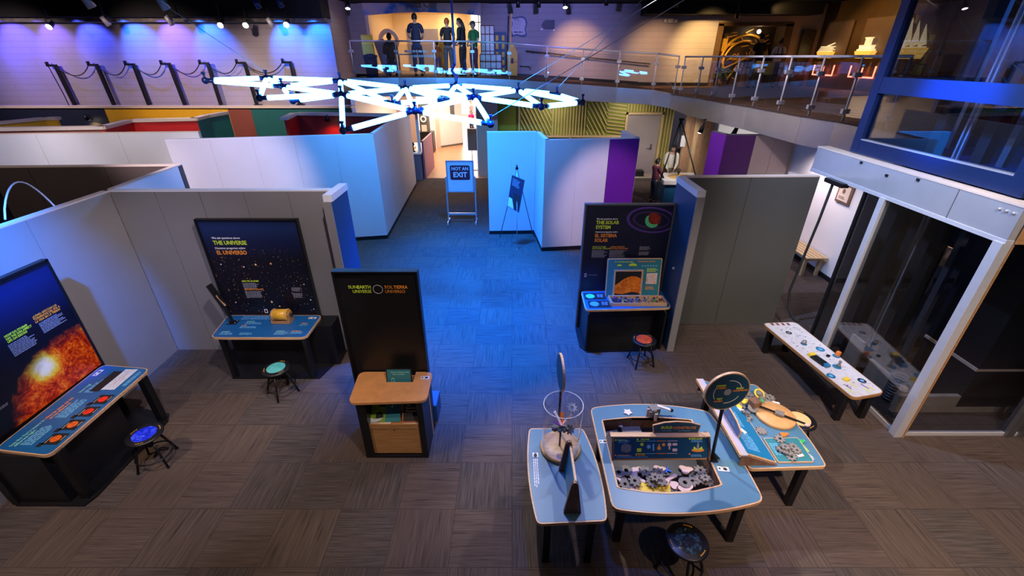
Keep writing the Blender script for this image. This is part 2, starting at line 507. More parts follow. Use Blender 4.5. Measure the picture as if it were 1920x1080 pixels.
# ------------------------------------------------------------------ building blocks
class MB:
    """collects shapes; all coordinates are in the frame of the thing they belong to"""

    def __init__(self):
        self.bm = bmesh.new()
        self.mi = 0

    def _tag(self, faces):
        for f in faces:
            f.material_index = self.mi

    def box(self, c, s, rz=0.0, rot=None, bev=0.0):
        r = bmesh.ops.create_cube(self.bm, size=1.0)
        vs = r['verts']
        m = Matrix.Translation(Vector(c)) @ (rot.to_4x4() if rot is not None else Matrix.Rotation(rz, 4, 'Z')) @ Matrix.Diagonal((s[0], s[1], s[2], 1))
        bmesh.ops.transform(self.bm, matrix=m, verts=vs)
        fs = list({f for v in vs for f in v.link_faces})
        self._tag(fs)
        if bev:
            es = list({e for v in vs for e in v.link_edges})
            bmesh.ops.bevel(self.bm, geom=es, offset=bev, segments=2, affect='EDGES', profile=0.6)
        return self

    def bx(self, x0, x1, y0, y1, z0, z1, bev=0.0):
        return self.box(((x0 + x1) / 2, (y0 + y1) / 2, (z0 + z1) / 2), (abs(x1 - x0), abs(y1 - y0), abs(z1 - z0)), bev=bev)

    def beam(self, p0, p1, wd, th, up=(0, 0, 1), bev=0.0):
        """rectangular bar from p0 to p1"""
        p0, p1 = Vector(p0), Vector(p1)
        d = p1 - p0
        L = d.length
        z = d.normalized()
        u = Vector(up)
        x = u.cross(z)
        if x.length < 1e-4:
            x = Vector((1, 0, 0)).cross(z)
        x.normalize()
        y = z.cross(x)
        rot = Matrix((x, y, z)).transposed()
        return self.box((p0 + p1) / 2, (wd, th, L), rot=rot, bev=bev)

    def tube(self, p0, p1, r, r2=None, seg=12, caps=True):
        p0, p1 = Vector(p0), Vector(p1)
        d = p1 - p0
        q = d.to_track_quat('Z', 'Y').to_matrix().to_4x4()
        rr = bmesh.ops.create_cone(self.bm, cap_ends=caps, segments=seg, radius1=r, radius2=r if r2 is None else r2, depth=d.length)
        bmesh.ops.transform(self.bm, matrix=Matrix.Translation((p0 + p1) / 2) @ q, verts=rr['verts'])
        fs = list({f for v in rr['verts'] for f in v.link_faces})
        self._tag(fs)
        for f in fs:
            if len(f.verts) == 4:
                f.smooth = True
        return self

    def path(self, pts, r, seg=8):
        pts = [Vector(p) for p in pts]
        rings = []
        prev = None
        for i, p in enumerate(pts):
            a = pts[max(i - 1, 0)]
            b = pts[min(i + 1, len(pts) - 1)]
            t = (b - a).normalized()
            if prev is None:
                x = t.orthogonal().normalized()
            else:
                x = (prev - t * prev.dot(t)).normalized()
            prev = x
            y = t.cross(x)
            rings.append([self.bm.verts.new(p + (x * cos(2 * pi * k / seg) + y * sin(2 * pi * k / seg)) * r) for k in range(seg)])
        for i in range(len(rings) - 1):
            for k in range(seg):
                f = self.bm.faces.new((rings[i][k], rings[i][(k + 1) % seg], rings[i + 1][(k + 1) % seg], rings[i + 1][k]))
                f.smooth = True
                f.material_index = self.mi
        for rg, rev in ((rings[0], True), (rings[-1], False)):
            f = self.bm.faces.new(list(reversed(rg)) if rev else rg)
            f.material_index = self.mi
        return self

    def ring(self, c, R, r, seg=32, axis='Z', a0=0.0, a1=2 * pi, sy=1.0, minor=8):
        n = seg
        full = abs(a1 - a0 - 2 * pi) < 1e-6
        pts = []
        for k in range(n + (0 if full else 1)):
            a = a0 + (a1 - a0) * k / n
            x, y = R * cos(a), R * sin(a) * sy
            pts.append(Vector((x, y, 0)) if axis == 'Z' else (Vector((x, 0, y)) if axis == 'Y' else Vector((0, x, y))))
        pts = [Vector(c) + p for p in pts]
        if not full:
            return self.path(pts, r, minor)
        rings = []
        for i, p in enumerate(pts):
            t = (pts[(i + 1) % n] - pts[i - 1]).normalized()
            ax = Vector((0, 0, 1)) if axis == 'Z' else (Vector((0, 1, 0)) if axis == 'Y' else Vector((1, 0, 0)))
            x = t.cross(ax)
            rings.append([self.bm.verts.new(p + (x * cos(2 * pi * k / minor) + ax * sin(2 * pi * k / minor)) * r) for k in range(minor)])
        for i in range(n):
            for k in range(minor):
                f = self.bm.faces.new((rings[i][k], rings[i][(k + 1) % minor], rings[(i + 1) % n][(k + 1) % minor], rings[(i + 1) % n][k]))
                f.smooth = True
                f.material_index = self.mi
        return self

    def prism(self, poly, z0, z1, mat4=None, hole=None):
        """flat outline (x,y) extruded z0..z1; mat4 places it; optional hole outline with the same point count"""
        T = mat4 or Matrix.Identity(4)
        lo = [self.bm.verts.new(T @ Vector((p[0], p[1], z0))) for p in poly]
        hi = [self.bm.verts.new(T @ Vector((p[0], p[1], z1))) for p in poly]
        n = len(poly)
        F = []
        for i in range(n):
            F.append(self.bm.faces.new((lo[i], lo[(i + 1) % n], hi[(i + 1) % n], hi[i])))
        if hole is None:
            F.append(self.bm.faces.new(list(reversed(lo))))
            F.append(self.bm.faces.new(hi))
        else:
            hl = [self.bm.verts.new(T @ Vector((p[0], p[1], z0))) for p in hole]
            hh = [self.bm.verts.new(T @ Vector((p[0], p[1], z1))) for p in hole]
            for i in range(n):
                j = (i + 1) % n
                F.append(self.bm.faces.new((hl[j], hl[i], hh[i], hh[j])))
                F.append(self.bm.faces.new((hi[i], hi[j], hh[j], hh[i])))
                F.append(self.bm.faces.new((lo[j], lo[i], hl[i], hl[j])))
        self._tag(F)
        return self

    def lathe(self, c, prof, seg=24, mat4=None):
        """profile [(r,z)...] turned about z"""
        T = mat4 or Matrix.Translation(Vector(c))
        rings = []
        for r, z in prof:
            if r < 1e-5:
                rings.append([self.bm.verts.new(T @ Vector((0, 0, z)))])
            else:
                rings.append([self.bm.verts.new(T @ Vector((r * cos(2 * pi * k / seg), r * sin(2 * pi * k / seg), z))) for k in range(seg)])
        for a, b in zip(rings[:-1], rings[1:]):
            for k in range(seg):
                k2 = (k + 1) % seg
                if len(a) == 1 and len(b) == 1:
                    continue
                if len(a) == 1:
                    f = self.bm.faces.new((a[0], b[k2], b[k]))
                elif len(b) == 1:
                    f = self.bm.faces.new((a[k], a[k2], b[0]))
                else:
                    f = self.bm.faces.new((a[k], a[k2], b[k2], b[k]))
                f.smooth = True
                f.material_index = self.mi
        return self

    def ball(self, c, s, seg=12, rot=None):
        r = bmesh.ops.create_uvsphere(self.bm, u_segments=seg, v_segments=max(6, seg // 2 + 2), radius=1.0)
        if not hasattr(s, '__len__'):
            s = (s, s, s)
        m = Matrix.Translation(Vector(c)) @ (rot.to_4x4() if rot is not None else Matrix.Identity(4)) @ Matrix.Diagonal((s[0], s[1], s[2], 1))
        bmesh.ops.transform(self.bm, matrix=m, verts=r['verts'])
        fs = list({f for v in r['verts'] for f in v.link_faces})
        self._tag(fs)
        for f in fs:
            f.smooth = True
        return self

    def quad(self, a, b, c, d):
        f = self.bm.faces.new([self.bm.verts.new(Vector(p)) for p in (a, b, c, d)])
        f.material_index = self.mi
        return self

    def wall(self, p0, p1, z0, z1, t, off=0.0):
        """vertical slab from p0 to p1, thickness t to the left of the direction"""
        p0, p1 = Vector((p0[0], p0[1], 0)), Vector((p1[0], p1[1], 0))
        d = (p1 - p0)
        n = Vector((-d.y, d.x, 0)).normalized()
        c = (p0 + p1) / 2 + n * (t / 2 + off)
        return self.box((c.x, c.y, (z0 + z1) / 2), (d.length, t, z1 - z0), rz=math.atan2(d.y, d.x))


ORG = {}


def lab(o, label=None, cat=None, group=None, kind=None):
    if label:
        o['label'] = label
    if cat:
        o['category'] = cat
    if group:
        o['group'] = group
    if kind:
        o['kind'] = kind
    return o


def thing(name, label, cat, loc=(0, 0, 0), rz=0.0, group=None, local=False):
    """an Empty at the thing's base; parts are given in place coordinates unless local"""
    o = bpy.data.objects.new(name, None)
    o.empty_display_size = 0.1
    COL.objects.link(o)
    o.location = loc
    o.rotation_euler = (0, 0, rz)
    ORG[o.name] = None if local else Vector(loc)
    return lab(o, label, cat, group)


def mesh_obj(name, mb, mats, parent=None, recalc=True):
    bm = mb.bm
    if recalc:
        bmesh.ops.recalc_face_normals(bm, faces=bm.faces)
    off = None
    if parent is not None:
        off = ORG.get(parent.name)
        if off is not None:
            bmesh.ops.translate(bm, verts=bm.verts, vec=-off)
    me = bpy.data.meshes.new(name)
    bm.to_mesh(me)
    bm.free()
    if not isinstance(mats, (list, tuple)):
        mats = [mats]
    for m in mats:
        me.materials.append(M[m] if isinstance(m, str) else m)
    o = bpy.data.objects.new(name, me)
    COL.objects.link(o)
    if parent is not None:
        o.parent = parent
        ORG[o.name] = off
    return o


def part(name, mb, mats, parent, label=None):
    o = mesh_obj(name, mb, mats, parent)
    if label:
        o['label'] = label
    return o


def single(name, label, cat, mb, mats, base=None, group=None):
    """a thing that is one mesh; its origin goes to base"""
    bm = mb.bm
    if base is None:
        xs = [v.co for v in bm.verts]
        base = Vector(((min(v.x for v in xs) + max(v.x for v in xs)) / 2, (min(v.y for v in xs) + max(v.y for v in xs)) / 2, min(v.z for v in xs)))
    base = Vector(base)
    bmesh.ops.translate(bm, verts=bm.verts, vec=-base)
    o = mesh_obj(name, mb, mats)
    o.location = base
    return lab(o, label, cat, group)


def struct(name, mb, mats, parent=None):
    o = mesh_obj(name, mb, mats, parent)
    if parent is None:
        o['kind'] = 'structure'
    return o


def copy_tree(o, parent=None):
    c = o.copy()
    COL.objects.link(c)
    if parent is not None:
        c.parent = parent
    for ch in [x for x in KIDS(o)]:
        copy_tree(ch, c)
    return c


def KIDS(o):
    return [x for x in COL.objects if x.parent == o]


# ---- outlines
def rounded(poly, r, n=5):
    out = []
    L = len(poly)
    for i in range(L):
        p = Vector(poly[i])
        a = Vector(poly[i - 1])
        b = Vector(poly[(i + 1) % L])
        rr = min(r, (a - p).length * 0.45, (b - p).length * 0.45)
        s = p + (a - p).normalized() * rr
        e = p + (b - p).normalized() * rr
        for k in range(n + 1):
            t = k / n
            out.append(tuple(s * (1 - t) ** 2 + p * 2 * t * (1 - t) + e * t * t))
    return out


def barrel(corners, bulge, r=0.06, n=10):
    """corner outline whose edge i bows outward by bulge[i] (metres), corners rounded"""
    pts = []
    L = len(corners)
    cx = sum(c[0] for c in corners) / L
    cy = sum(c[1] for c in corners) / L
    for i in range(L):
        a = Vector(corners[i])
        b = Vector(corners[(i + 1) % L])
        mid = (a + b) / 2
        nrm = Vector((b.y - a.y, a.x - b.x)).normalized()
        if nrm.dot(mid - Vector((cx, cy))) < 0:
            nrm = -nrm
        m = n if bulge[i] else 1
        for k in range(m):
            t = k / m
            pts.append(a.lerp(b, t) + nrm * bulge[i] * 4 * t * (1 - t))
    # round only the true corners
    out = []
    K = len(pts)
    cset = {tuple(Vector(c)) for c in corners}
    for i in range(K):
        p = pts[i]
        if any((p - Vector(c)).length < 1e-6 for c in corners):
            a, b = pts[i - 1], pts[(i + 1) % K]
            rr = min(r, (a - p).length * 0.9, (b - p).length * 0.9)
            s = p + (a - p).normalized() * rr
            e = p + (b - p).normalized() * rr
            for k in range(6):
                t = k / 5
                out.append(tuple(s * (1 - t) ** 2 + p * 2 * t * (1 - t) + e * t * t))
        else:
            out.append(tuple(p))
    return out


def inset(poly, d):
    cx = sum(p[0] for p in poly) / len(poly)
    cy = sum(p[1] for p in poly) / len(poly)
    out = []
    L = len(poly)
    area2 = sum(poly[i][0] * poly[(i + 1) % L][1] - poly[(i + 1) % L][0] * poly[i][1] for i in range(L))
    sgn = 1 if area2 > 0 else -1
    for i in range(L):
        a = Vector(poly[i - 1])
        b = Vector(poly[(i + 1) % L])
        t = (b - a).normalized()
        out.append((poly[i][0] - t.y * d * sgn, poly[i][1] + t.x * d * sgn))
    return out


def gear_outline(nt, R, r, per=6):
    pts = []
    for i in range(nt):
        for j in range(per):
            a = 2 * pi * (i + j / per) / nt
            rad = R if j in (1, 2, 3) else r
            pts.append((rad * cos(a), rad * sin(a)))
    return pts


def circ(R, n, sx=1.0, sy=1.0, c=(0, 0)):
    return [(c[0] + R * sx * cos(2 * pi * k / n), c[1] + R * sy * sin(2 * pi * k / n)) for k in range(n)]


# ---- flat faces with writing
class Face:
    """a plane to print on: origin o, unit axes u (right) and v (up); n points to the reader"""

    def __init__(self, o, u, v):
        self.o, self.u, self.v = Vector(o), Vector(u).normalized(), Vector(v).normalized()
        self.n = self.u.cross(self.v)

    def p(self, a, b, h=0.0):
        return self.o + self.u * a + self.v * b + self.n * h

    def mat4(self, a=0, b=0, h=0):
        m = Matrix((self.u, self.v, self.n)).transposed().to_4x4()
        m.translation = self.p(a, b, h)
        return m


def frect(mb, F, a0, b0, a1, b1, h=0.001, t=0.001):
    mb.prism([(a0, b0), (a1, b0), (a1, b1), (a0, b1)], h, h + t, F.mat4())
    return mb


def fpoly(mb, F, poly, h=0.001, t=0.001, hole=None):
    mb.prism(poly, h, h + t, F.mat4(), hole=hole)
    return mb


def text_mb(mb, F, txt, a, b, size, h=0.002, bold=0.0, align='LEFT', narrow=1.0, rot=0.0):
    cu = bpy.data.curves.new('lettering', 'FONT')
    cu.body = txt
    cu.size = size
    cu.align_x = align
    cu.offset = bold * size
    cu.extrude = 0.0006
    cu.resolution_u = 2
    tmp = bpy.data.objects.new('lettering', cu)
    COL.objects.link(tmp)
    dg = bpy.context.evaluated_depsgraph_get()
    me = bpy.data.meshes.new_from_object(tmp.evaluated_get(dg))
    m = F.mat4(a, b, h) @ Matrix.Rotation(rot, 4, 'Z') @ Matrix.Diagonal((narrow, 1, 1, 1))
    me.transform(m)
    n0 = len(mb.bm.faces)
    mb.bm.from_mesh(me)
    mb.bm.faces.ensure_lookup_table()
    for f in mb.bm.faces[n0:]:
        f.material_index = mb.mi
    bpy.data.objects.remove(tmp)
    bpy.data.curves.remove(cu)
    bpy.data.meshes.remove(me)
    return mb


def lines_mb(mb, F, a, b, wd, n, pitch, h=0.002, th=0.5, seed=1, skew=0.0):
    """rows of small print too fine to read"""
    rnd = random.Random(seed)
    for i in range(n):
        x = a + skew * i
        end = a + skew * i + wd * (rnd.uniform(0.72, 1.0))
        while x < end - 0.004:
            ww = rnd.uniform(0.8, 2.6) * pitch
            frect(mb, F, x, b - i * pitch - pitch * th, min(x + ww, end), b - i * pitch, h, 0.0008)
            x += ww + pitch * 0.35
    return mb


# ================================================================== THE ROOM
mb = MB(); mb.bx(-26, 16, -3, 17.6, -0.1, 0.0)
struct('floor', mb, 'carpet')
mb = MB(); mb.bx(-8, 0.5, 17.6, 40, -0.1, 0.001)
struct('floor_hallway', mb, 'hallfloor')
mb = MB(); mb.bx(0.5, 16, 17.6, 24, -0.1, 0.0); mb.bx(-26, -8, 17.6, 24, -0.1, 0.0)
struct('floor_rear', mb, 'concrete')
mb = MB(); mb.bx(-26, 22, -3, 30, 6.15, 6.3)
struct('ceiling', mb, 'ceil')
WH = 2.675   # partition height

# painted block wall, far left, with black bulkhead and an aged beam above
mb = MB(); mb.bx(-26, -6.4, 17.9, 18.1, 0, 5.37)
struct('wall_far_left', mb, 'block')
mb = MB(); mb.bx(-26, -6.4, 17.3, 18.1, 5.50, 6.15)
struct('trim_1', mb, 'ceil')
mb = MB(); mb.bx(-26, -6.4, 17.55, 17.75, 5.37, 5.49)
struct('trim_2', mb, 'truss')
mb = MB()
mb.bx(-6.6, -6.4, 18.1, 20.2, 0, 6.15)
struct('wall_far_left_return', mb, 'block2')
# upper wall with the big opening
mb = MB()
mb.bx(-7.2, -5.72, 20.0, 20.2, 2.6, 6.12)
mb.bx(-1.2, 8.2, 20.0, 20.2, 2.6, 6.12)
mb.bx(-5.72, -1.2, 20.0, 20.2, 5.98, 6.12)
struct('wall_far', mb, 'block2')
mb = MB(); mb.bx(5.0, 11.6, 19.2, 20.0, 5.72, 6.15)
struct('trim_3', mb, 'ceil')
mb = MB(); mb.bx(11.05, 12.2, 20.0, 20.2, 3.1, 6.12); mb.bx(8.2, 11.05, 20.0, 20.2, 5.42, 6.12)
struct('wall_far_right', mb, mat('tan_wall', (0.42, 0.30, 0.19), 0.6))
mb = MB(); mb.bx(12.2, 12.35, 4, 20.2, 2.6, 6.12)
struct('wall_right', mb, mat('bronze_brown_wall', (0.105, 0.058, 0.022), 0.35, 0.2, var=0.25, scale=1.5))

# ---- the upper floor: level on the left, ramping down to the right, then along the right side
RP = [(-5.35, 16.0), (-3.8, 16.2), (-2.55, 16.2), (-1.31, 16.3), (-0.09, 16.4), (1.17, 16.5), (2.38, 16.45), (3.57, 16.3), (4.70, 15.9), (5.18, 15.4)]
RZ = [3.69, 3.69, 3.69, 3.68, 3.63, 3.54, 3.46, 3.39, 3.33, 3.25]
RB = [3.13, 3.12, 3.11, 3.10, 3.06, 3.01, 2.96, 2.92, 2.88, 2.82]
SP = [(5.18, 15.4), (5.40, 14.15), (5.50, 13.2), (5.60, 12.3), (5.74, 11.4), (5.82, 10.4), (5.88, 9.4), (6.03, 8.6), (6.07, 7.6), (6.1, 6.9)]
mb = MB()
for i in range(len(RP) - 1):
    (x0, y0), (x1, y1) = RP[i], RP[i + 1]
    za, zb = RZ[i], RZ[i + 1]
    bm = mb.bm
    v = [bm.verts.new(p) for p in ((x0, y0 + .03, za), (x1, y1 + .03, zb), (x1, 20.0, zb), (x0, 20.0, za), (x0, y0 + .03, RB[i] + .02), (x1, y1 + .03, RB[i + 1] + .02), (x1, 20.0, RB[i + 1] + .02), (x0, 20.0, RB[i] + .02))]
    for q in ((0, 1, 2, 3), (7, 6, 5, 4), (0, 4, 5, 1), (1, 5, 6, 2), (2, 6, 7, 3), (3, 7, 4, 0)):
        bm.faces.new([v[k] for k in q])
for i in range(len(SP) - 1):
    (x0, y0), (x1, y1) = SP[i], SP[i + 1]
    bm = mb.bm
    v = [bm.verts.new(p) for p in ((x0 + .03, y0, 3.235), (x1 + .03, y1, 3.225), (12.2, y1, 3.225), (12.2, y0, 3.235), (x0 + .03, y0, 2.82), (x1 + .03, y1, 2.82), (12.2, y1, 2.82), (12.2, y0, 2.82))]
    for q in ((0, 1, 2, 3), (7, 6, 5, 4), (0, 4, 5, 1), (1, 5, 6, 2), (2, 6, 7, 3), (3, 7, 4, 0)):
        bm.faces.new([v[k] for k in q])
bm = mb.bm
v = [bm.verts.new(p) for p in ((5.18, 15.4, 3.235), (12.2, 15.4, 3.235), (12.2, 20, 3.235), (5.18, 20, 3.235), (5.18, 15.4, 2.85), (12.2, 15.4, 2.85), (12.2, 20, 2.85), (5.18, 20, 2.85))]
for q in ((0, 1, 2, 3), (7, 6, 5, 4), (0, 4, 5, 1), (1, 5, 6, 2), (2, 6, 7, 3), (3, 7, 4, 0)):
    bm.faces.new([v[k] for k in q])
struct('floor_upper', mb, mat('brown_upper_carpet', (0.13, 0.065, 0.035), 0.9, var=0.2, scale=8))
mb = MB(); mb.bx(-7.2, -1.0, 20.0, 25, 3.5, 3.69)
struct('floor_upper_room', mb, mat('worn_upper_floor', (0.20, 0.14, 0.10), 0.7, var=0.2, scale=4))
# metal fascia
mb = MB()
for pts, tops, bots in ((RP, RZ, RB), (SP, [3.25] + [3.235] * 9, [2.82] + [2.72] * 9)):
    for i in range(len(pts) - 1):
        a, b = Vector(pts[i]), Vector(pts[i + 1])
        d = (b - a).normalized()
        n = Vector((d.y, -d.x)) if pts is RP else Vector((d.y, -d.x))
        bm = mb.bm
        q = []
        for z in (0, 1):
            for off in (0, 0.04):
                pa, pb = a - n * off * -1, b - n * off * -1
                q.append(((pa.x, pa.y, (tops if z else bots)[i]), (pb.x, pb.y, (tops if z else bots)[i + 1])))
        v = [bm.verts.new(p) for pr in q for p in pr]
        for f in ((0, 1, 5, 4), (2, 6, 7, 3), (4, 5, 7, 6), (0, 2, 3, 1), (0, 4, 6, 2), (1, 3, 7, 5)):
            bm.faces.new([v[k] for k in f])
struct('trim_4', mb, 'fascia')
mb = MB()
for i in range(len(SP) - 1):
    mb.beam((SP[i][0] - .02, SP[i][1], 3.245), (SP[i + 1][0] - .02, SP[i + 1][1], 3.24), 0.10, 0.02)
struct('trim_5', mb, mat('dark_edge_strip', (0.05, 0.03, 0.025), 0.5))
# wall base strip of the ramp
mb = MB()
mb.beam((-1.1, 19.97, 3.72), (5.2, 19.97, 3.34), 0.03, 0.13)
mb.beam((5.2, 19.97, 3.32), (8.2, 19.97, 3.30), 0.03, 0.12)
struct('baseboard_far', mb, 'black')

# ---- lower level, behind
mb = MB(); mb.bx(-1.35, -0.55, 17.9, 18.1, 0, 3.0)
struct('wall_pink', mb, 'pinkwall')
mb = MB()
mb.bx(-0.55, 4.55, 18.3, 18.5, 0, 2.95)
mb.bx(5.85, 6.35, 18.3, 18.5, 0, 2.95)
mb.bx(4.55, 5.85, 18.3, 18.5, 2.32, 2.95)
struct('wall_green', mb, 'green')
# battens of the green wall
t = thing('batten_screen', 'pale wooden battens laid in diagonal and upright fields on the lime green wall', 'wall decoration', (2.5, 18.28, 1.0))
mb = MB()
gx0, gx1, gz0, gz1 = 0.35, 4.45, 1.55, 2.78
def clipseg(x0, z0, dx, dz, xa, xb, za, zb):
    ts = []
    t0, t1 = -1e9, 1e9
    for p, d, lo, hi in ((x0, dx, xa, xb), (z0, dz, za, zb)):
        if abs(d) < 1e-9:
            if p < lo or p > hi:
                return None
            continue
        a, b = (lo - p) / d, (hi - p) / d
        if a > b:
            a, b = b, a
        t0, t1 = max(t0, a), min(t1, b)
    if t0 >= t1:
        return None
    return (x0 + dx * t0, z0 + dz * t0), (x0 + dx * t1, z0 + dz * t1)
bat = []
fields = [(0.35, 1.55, -0.55, 1.0, 0.15), (1.55, 2.95, 0.0, 1.0, 0.115), (2.95, 3.75, -0.62, 1.0, 0.16), (3.75, 4.45, 1.0, -0.12, 0.13)]
for xa, xb, dx, dz, st in fields:
    if abs(dz) > 0.5:
        x = xa - 1.2 if dx else xa + 0.05
        while x < xb + 1.2:
            s = clipseg(x, gz0, dx, dz, xa, xb, gz0, gz1)
            if s: bat.append(s)
            x += st
    else:
        z = gz0
        while z < gz1 + 0.2:
            s = clipseg(xa, z, dx, dz, xa, xb, gz0, gz1)
            if s: bat.append(s)
            z += st
for s in bat:
    mb.beam((s[0][0], 18.255, s[0][1]), (s[1][0], 18.255, s[1][1]), 0.035, 0.05, up=(0, 1, 0))
for x in [4.5 + 0.12 * k for k in range(16)]:
    z0 = 2.42 if x < 5.95 else 0.0
    mb.beam((x, 18.255, z0), (x, 18.255, 2.85), 0.035, 0.05, up=(0, 1, 0))
part('battens', mb, 'batten', t)
mb = MB()
mb.bx(0.25, 4.45, 18.20, 18.30, 1.47, 1.54); mb.bx(0.25, 0.31, 18.2, 18.3, 0, 2.85); mb.bx(4.45, 4.53, 18.2, 18.3, 0, 2.4); mb.bx(4.45, 5.93, 18.2, 18.3, 2.32, 2.40); mb.bx(5.86, 5.94, 18.2, 18.3, 0, 2.4)
mb.bx(2.3, 2.35, 18.2, 18.3, 0, 1.5)
part('frame', mb, 'batten', t)
# grey door in the green wall
t = thing('door_1', None, None, (5.2, 18.3, 0)); t['kind'] = 'structure'
mb = MB(); mb.bx(4.55, 5.85, 18.34, 18.40, 0.0, 2.32); part('door_leaf', mb, 'doorgrey', t)
mb = MB(); mb.bx(4.62, 4.95, 18.31, 18.34, 0.05, 0.30); part('kick_plate', mb, 'greymet', t)
mb = MB(); mb.tube((5.62, 18.26, 1.05), (5.45, 18.26, 1.05), 0.014); mb.tube((5.62, 18.34, 1.05), (5.62, 18.26, 1.05), 0.014); mb.bx(5.58, 5.66, 18.32, 18.34, 0.98, 1.18); part('door_handle', mb, 'greymet', t)
mb = MB(); mb.bx(4.62, 4.78, 18.325, 18.335, 1.38, 1.62); part('notice', mb, 'whitepr', t)
t = single('doorstop_box', 'dark low box on the floor against the grey door', 'box', MB().bx(4.85, 5.35, 17.85, 18.2, 0, 0.22, 0.01), 'black')

# hallway beyond
mb = MB(); mb.bx(-6.2, -6.05, 18.2, 40, 0, 3.1)
struct('wall_hall_left', mb, 'white2')
mb = MB(); mb.bx(-1.40, -1.25, 18.1, 40, 0, 3.1)
struct('wall_hall_right', mb, 'white2')
mb = MB(); mb.bx(-6.2, -1.25, 39.8, 40, 0, 3.1)
struct('wall_hall_end', mb, mat('daylit_white_wall', (0.85, 0.85, 0.86), 0.5, var=0.02))
mb = MB(); mb.bx(-6.2, -1.25, 20.2, 40, 3.0, 3.12)
struct('ceiling_hall', mb, 'white2')
mb = MB(); mb.bx(-6.05, -5.0, 24.6, 24.75, 0, 3.0); struct('wall_hall_block', mb, 'pinkwall')
# white wing with a door in the hall
t = thing('door_2', None, None, (-3.1, 24.6, 0)); t['kind'] = 'structure'
mb = MB(); mb.bx(-4.02, -3.8, 24.3, 26, 0, 2.9); part('door_frame', mb, 'cap', t)
mb = MB(); mb.wall((-3.8, 24.3), (-2.72, 25.3), 0.06, 2.9, 0.1); part('door_leaf', mb, 'white2', t)
mb = MB(); mb.wall((-3.8, 24.29), (-2.72, 25.29), 0.0, 0.09, 0.13); part('base_trim', mb, 'greymet', t)
mb = MB(); mb.wall((-3.32, 24.72), (-3.05, 24.97), 1.45, 2.25, 0.02, -0.03); part('notice', mb, 'whitepr', t)
mb = MB(); mb.wall((-3.28, 24.745), (-3.09, 24.92), 1.55, 2.15, 0.02, -0.05); part('notice_print', mb, 'greymet', t)
area((-3.2, 33, 2.9), (-3.2, 33, 0), 900, (0.93, 0.96, 1.0), 2.6, 9)
area((-3.6, 22.5, 2.9), (-3.6, 22.5, 0), 210, (1.0, 0.80, 0.60), 2.4, 3.0)
area((-3.0, 19.3, 2.95), (-3.0, 19.3, 0), 70, (1.0, 0.84, 0.68), 2.0, 1.0)

# right rear lower area: cedar screen, white walls, timber beam
mb = MB(); mb.bx(6.35, 7.4, 16.9, 17.0, 0, 2.72); struct('wall_cedar', mb, 'woodv')
mb = MB(); mb.bx(6.9, 11.9, 15.4, 15.5, 0, 2.72); struct('wall_rear_white', mb, 'white2')
mb = MB(); mb.beam((6.45, 16.2, 2.66), (8.0, 10.4, 2.66), 0.10, 0.16); mb.beam((6.5, 16.2, 0), (6.5, 16.2, 2.7), 0.12, 0.12)
struct('trim_6', mb, 'batten')
# wall behind the slatted bench
mb = MB(); mb.bx(6.85, 6.97, 8.4, 11.6, 0, 2.66); struct('wall_bench', mb, 'white2')
mb = MB(); mb.bx(6.97, 9.5, 8.4, 8.5, 0, 2.8); struct('wall_behind_lift', mb, 'doorgrey')
mb = MB(); mb.bx(6.97, 9.5, 8.38, 8.4, 0, 0.10); struct('baseboard_lift', mb, 'black')
mb = MB(); mb.bx(6.83, 6.86, 8.39, 11.6, 0, 0.10); mb.mi = 0; struct('baseboard_bench', mb, 'black')
mb = MB(); mb.bx(6.80, 7.0, 8.38, 11.6, 2.60, 2.68); struct('trim_7', mb, 'bluewall')
mb = MB(); mb.bx(9.5, 9.6, 2.0, 8.5, 0, 3.2); struct('wall_lift_side', mb, 'greydk')


# ================================================================== PARTITIONS
def partition(label, p0, p1, face, base='black', cap='capw', h=WH, t=0.10, seams=0, capw=0.02, name='partition_wall', capt=None, both=None, group=None):
    """free-standing exhibit panel; p0->p1 along its visible face, body behind (left of direction)"""
    c = ((p0[0] + p1[0]) / 2, (p0[1] + p1[1]) / 2, 0)
    T = thing(name, label, 'partition', c, group=group)
    P0, P1 = Vector(p0), Vector(p1)
    d = (P1 - P0)
    L = d.length
    u = d / L
    mb = MB()
    k = seams + 1
    for i in range(k):
        a = P0 + u * (L * i / k + 0.004)
        b = P0 + u * (L * (i + 1) / k - 0.004)
        mb.wall(a, b, 0.0, h - capw, t)
    mb.wall(P0 + u * 0.01, P1 - u * 0.01, 0.0, h - capw - 0.002, t - 0.02, 0.01)
    part('panel', mb, face, T)
    if base:
        mb = MB()
        mb.wall(P0, P1, 0.0, 0.10, 0.006, -0.006)
        part('baseboard', mb, base, T)
    mb = MB()
    ct = capt or t
    mb.wall(P0, P1, h - capw, h, ct, (t - ct) / 2)
    part('top_cap', mb, cap, T)
    return T


# grey bay on the left (sun and universe stands)
partition('grey partition running beside the sun poster stand at the left edge', (-5.52, 1.2), (-5.55, 5.95), 'grey', None, 'cap', seams=3, t=0.10)
partition('short pale blue-lit partition behind the left grey bay', (-5.55, 6.05), (-5.68, 7.54), 'white', None, 'cap')
partition('grey partition standing behind the universe board', (-5.55, 5.95), (-2.50, 5.98), 'grey', None, 'capw', seams=4)
T = partition('deep blue partition end with white cap right of the universe board', (-2.42, 5.72), (-2.42, 6.35), 'bluewall', None, 'capw', t=0.09, capw=0.09, capt=0.12)
mb = MB(); mb.bx(-2.53, -2.42, 5.69, 5.718, 0, WH - 0.09); part('end_strip', mb, 'grey', T)
mb = MB(); mb.ball((-2.41, 6.02, 1.25), 0.022); part('latch', mb, 'steel', T)
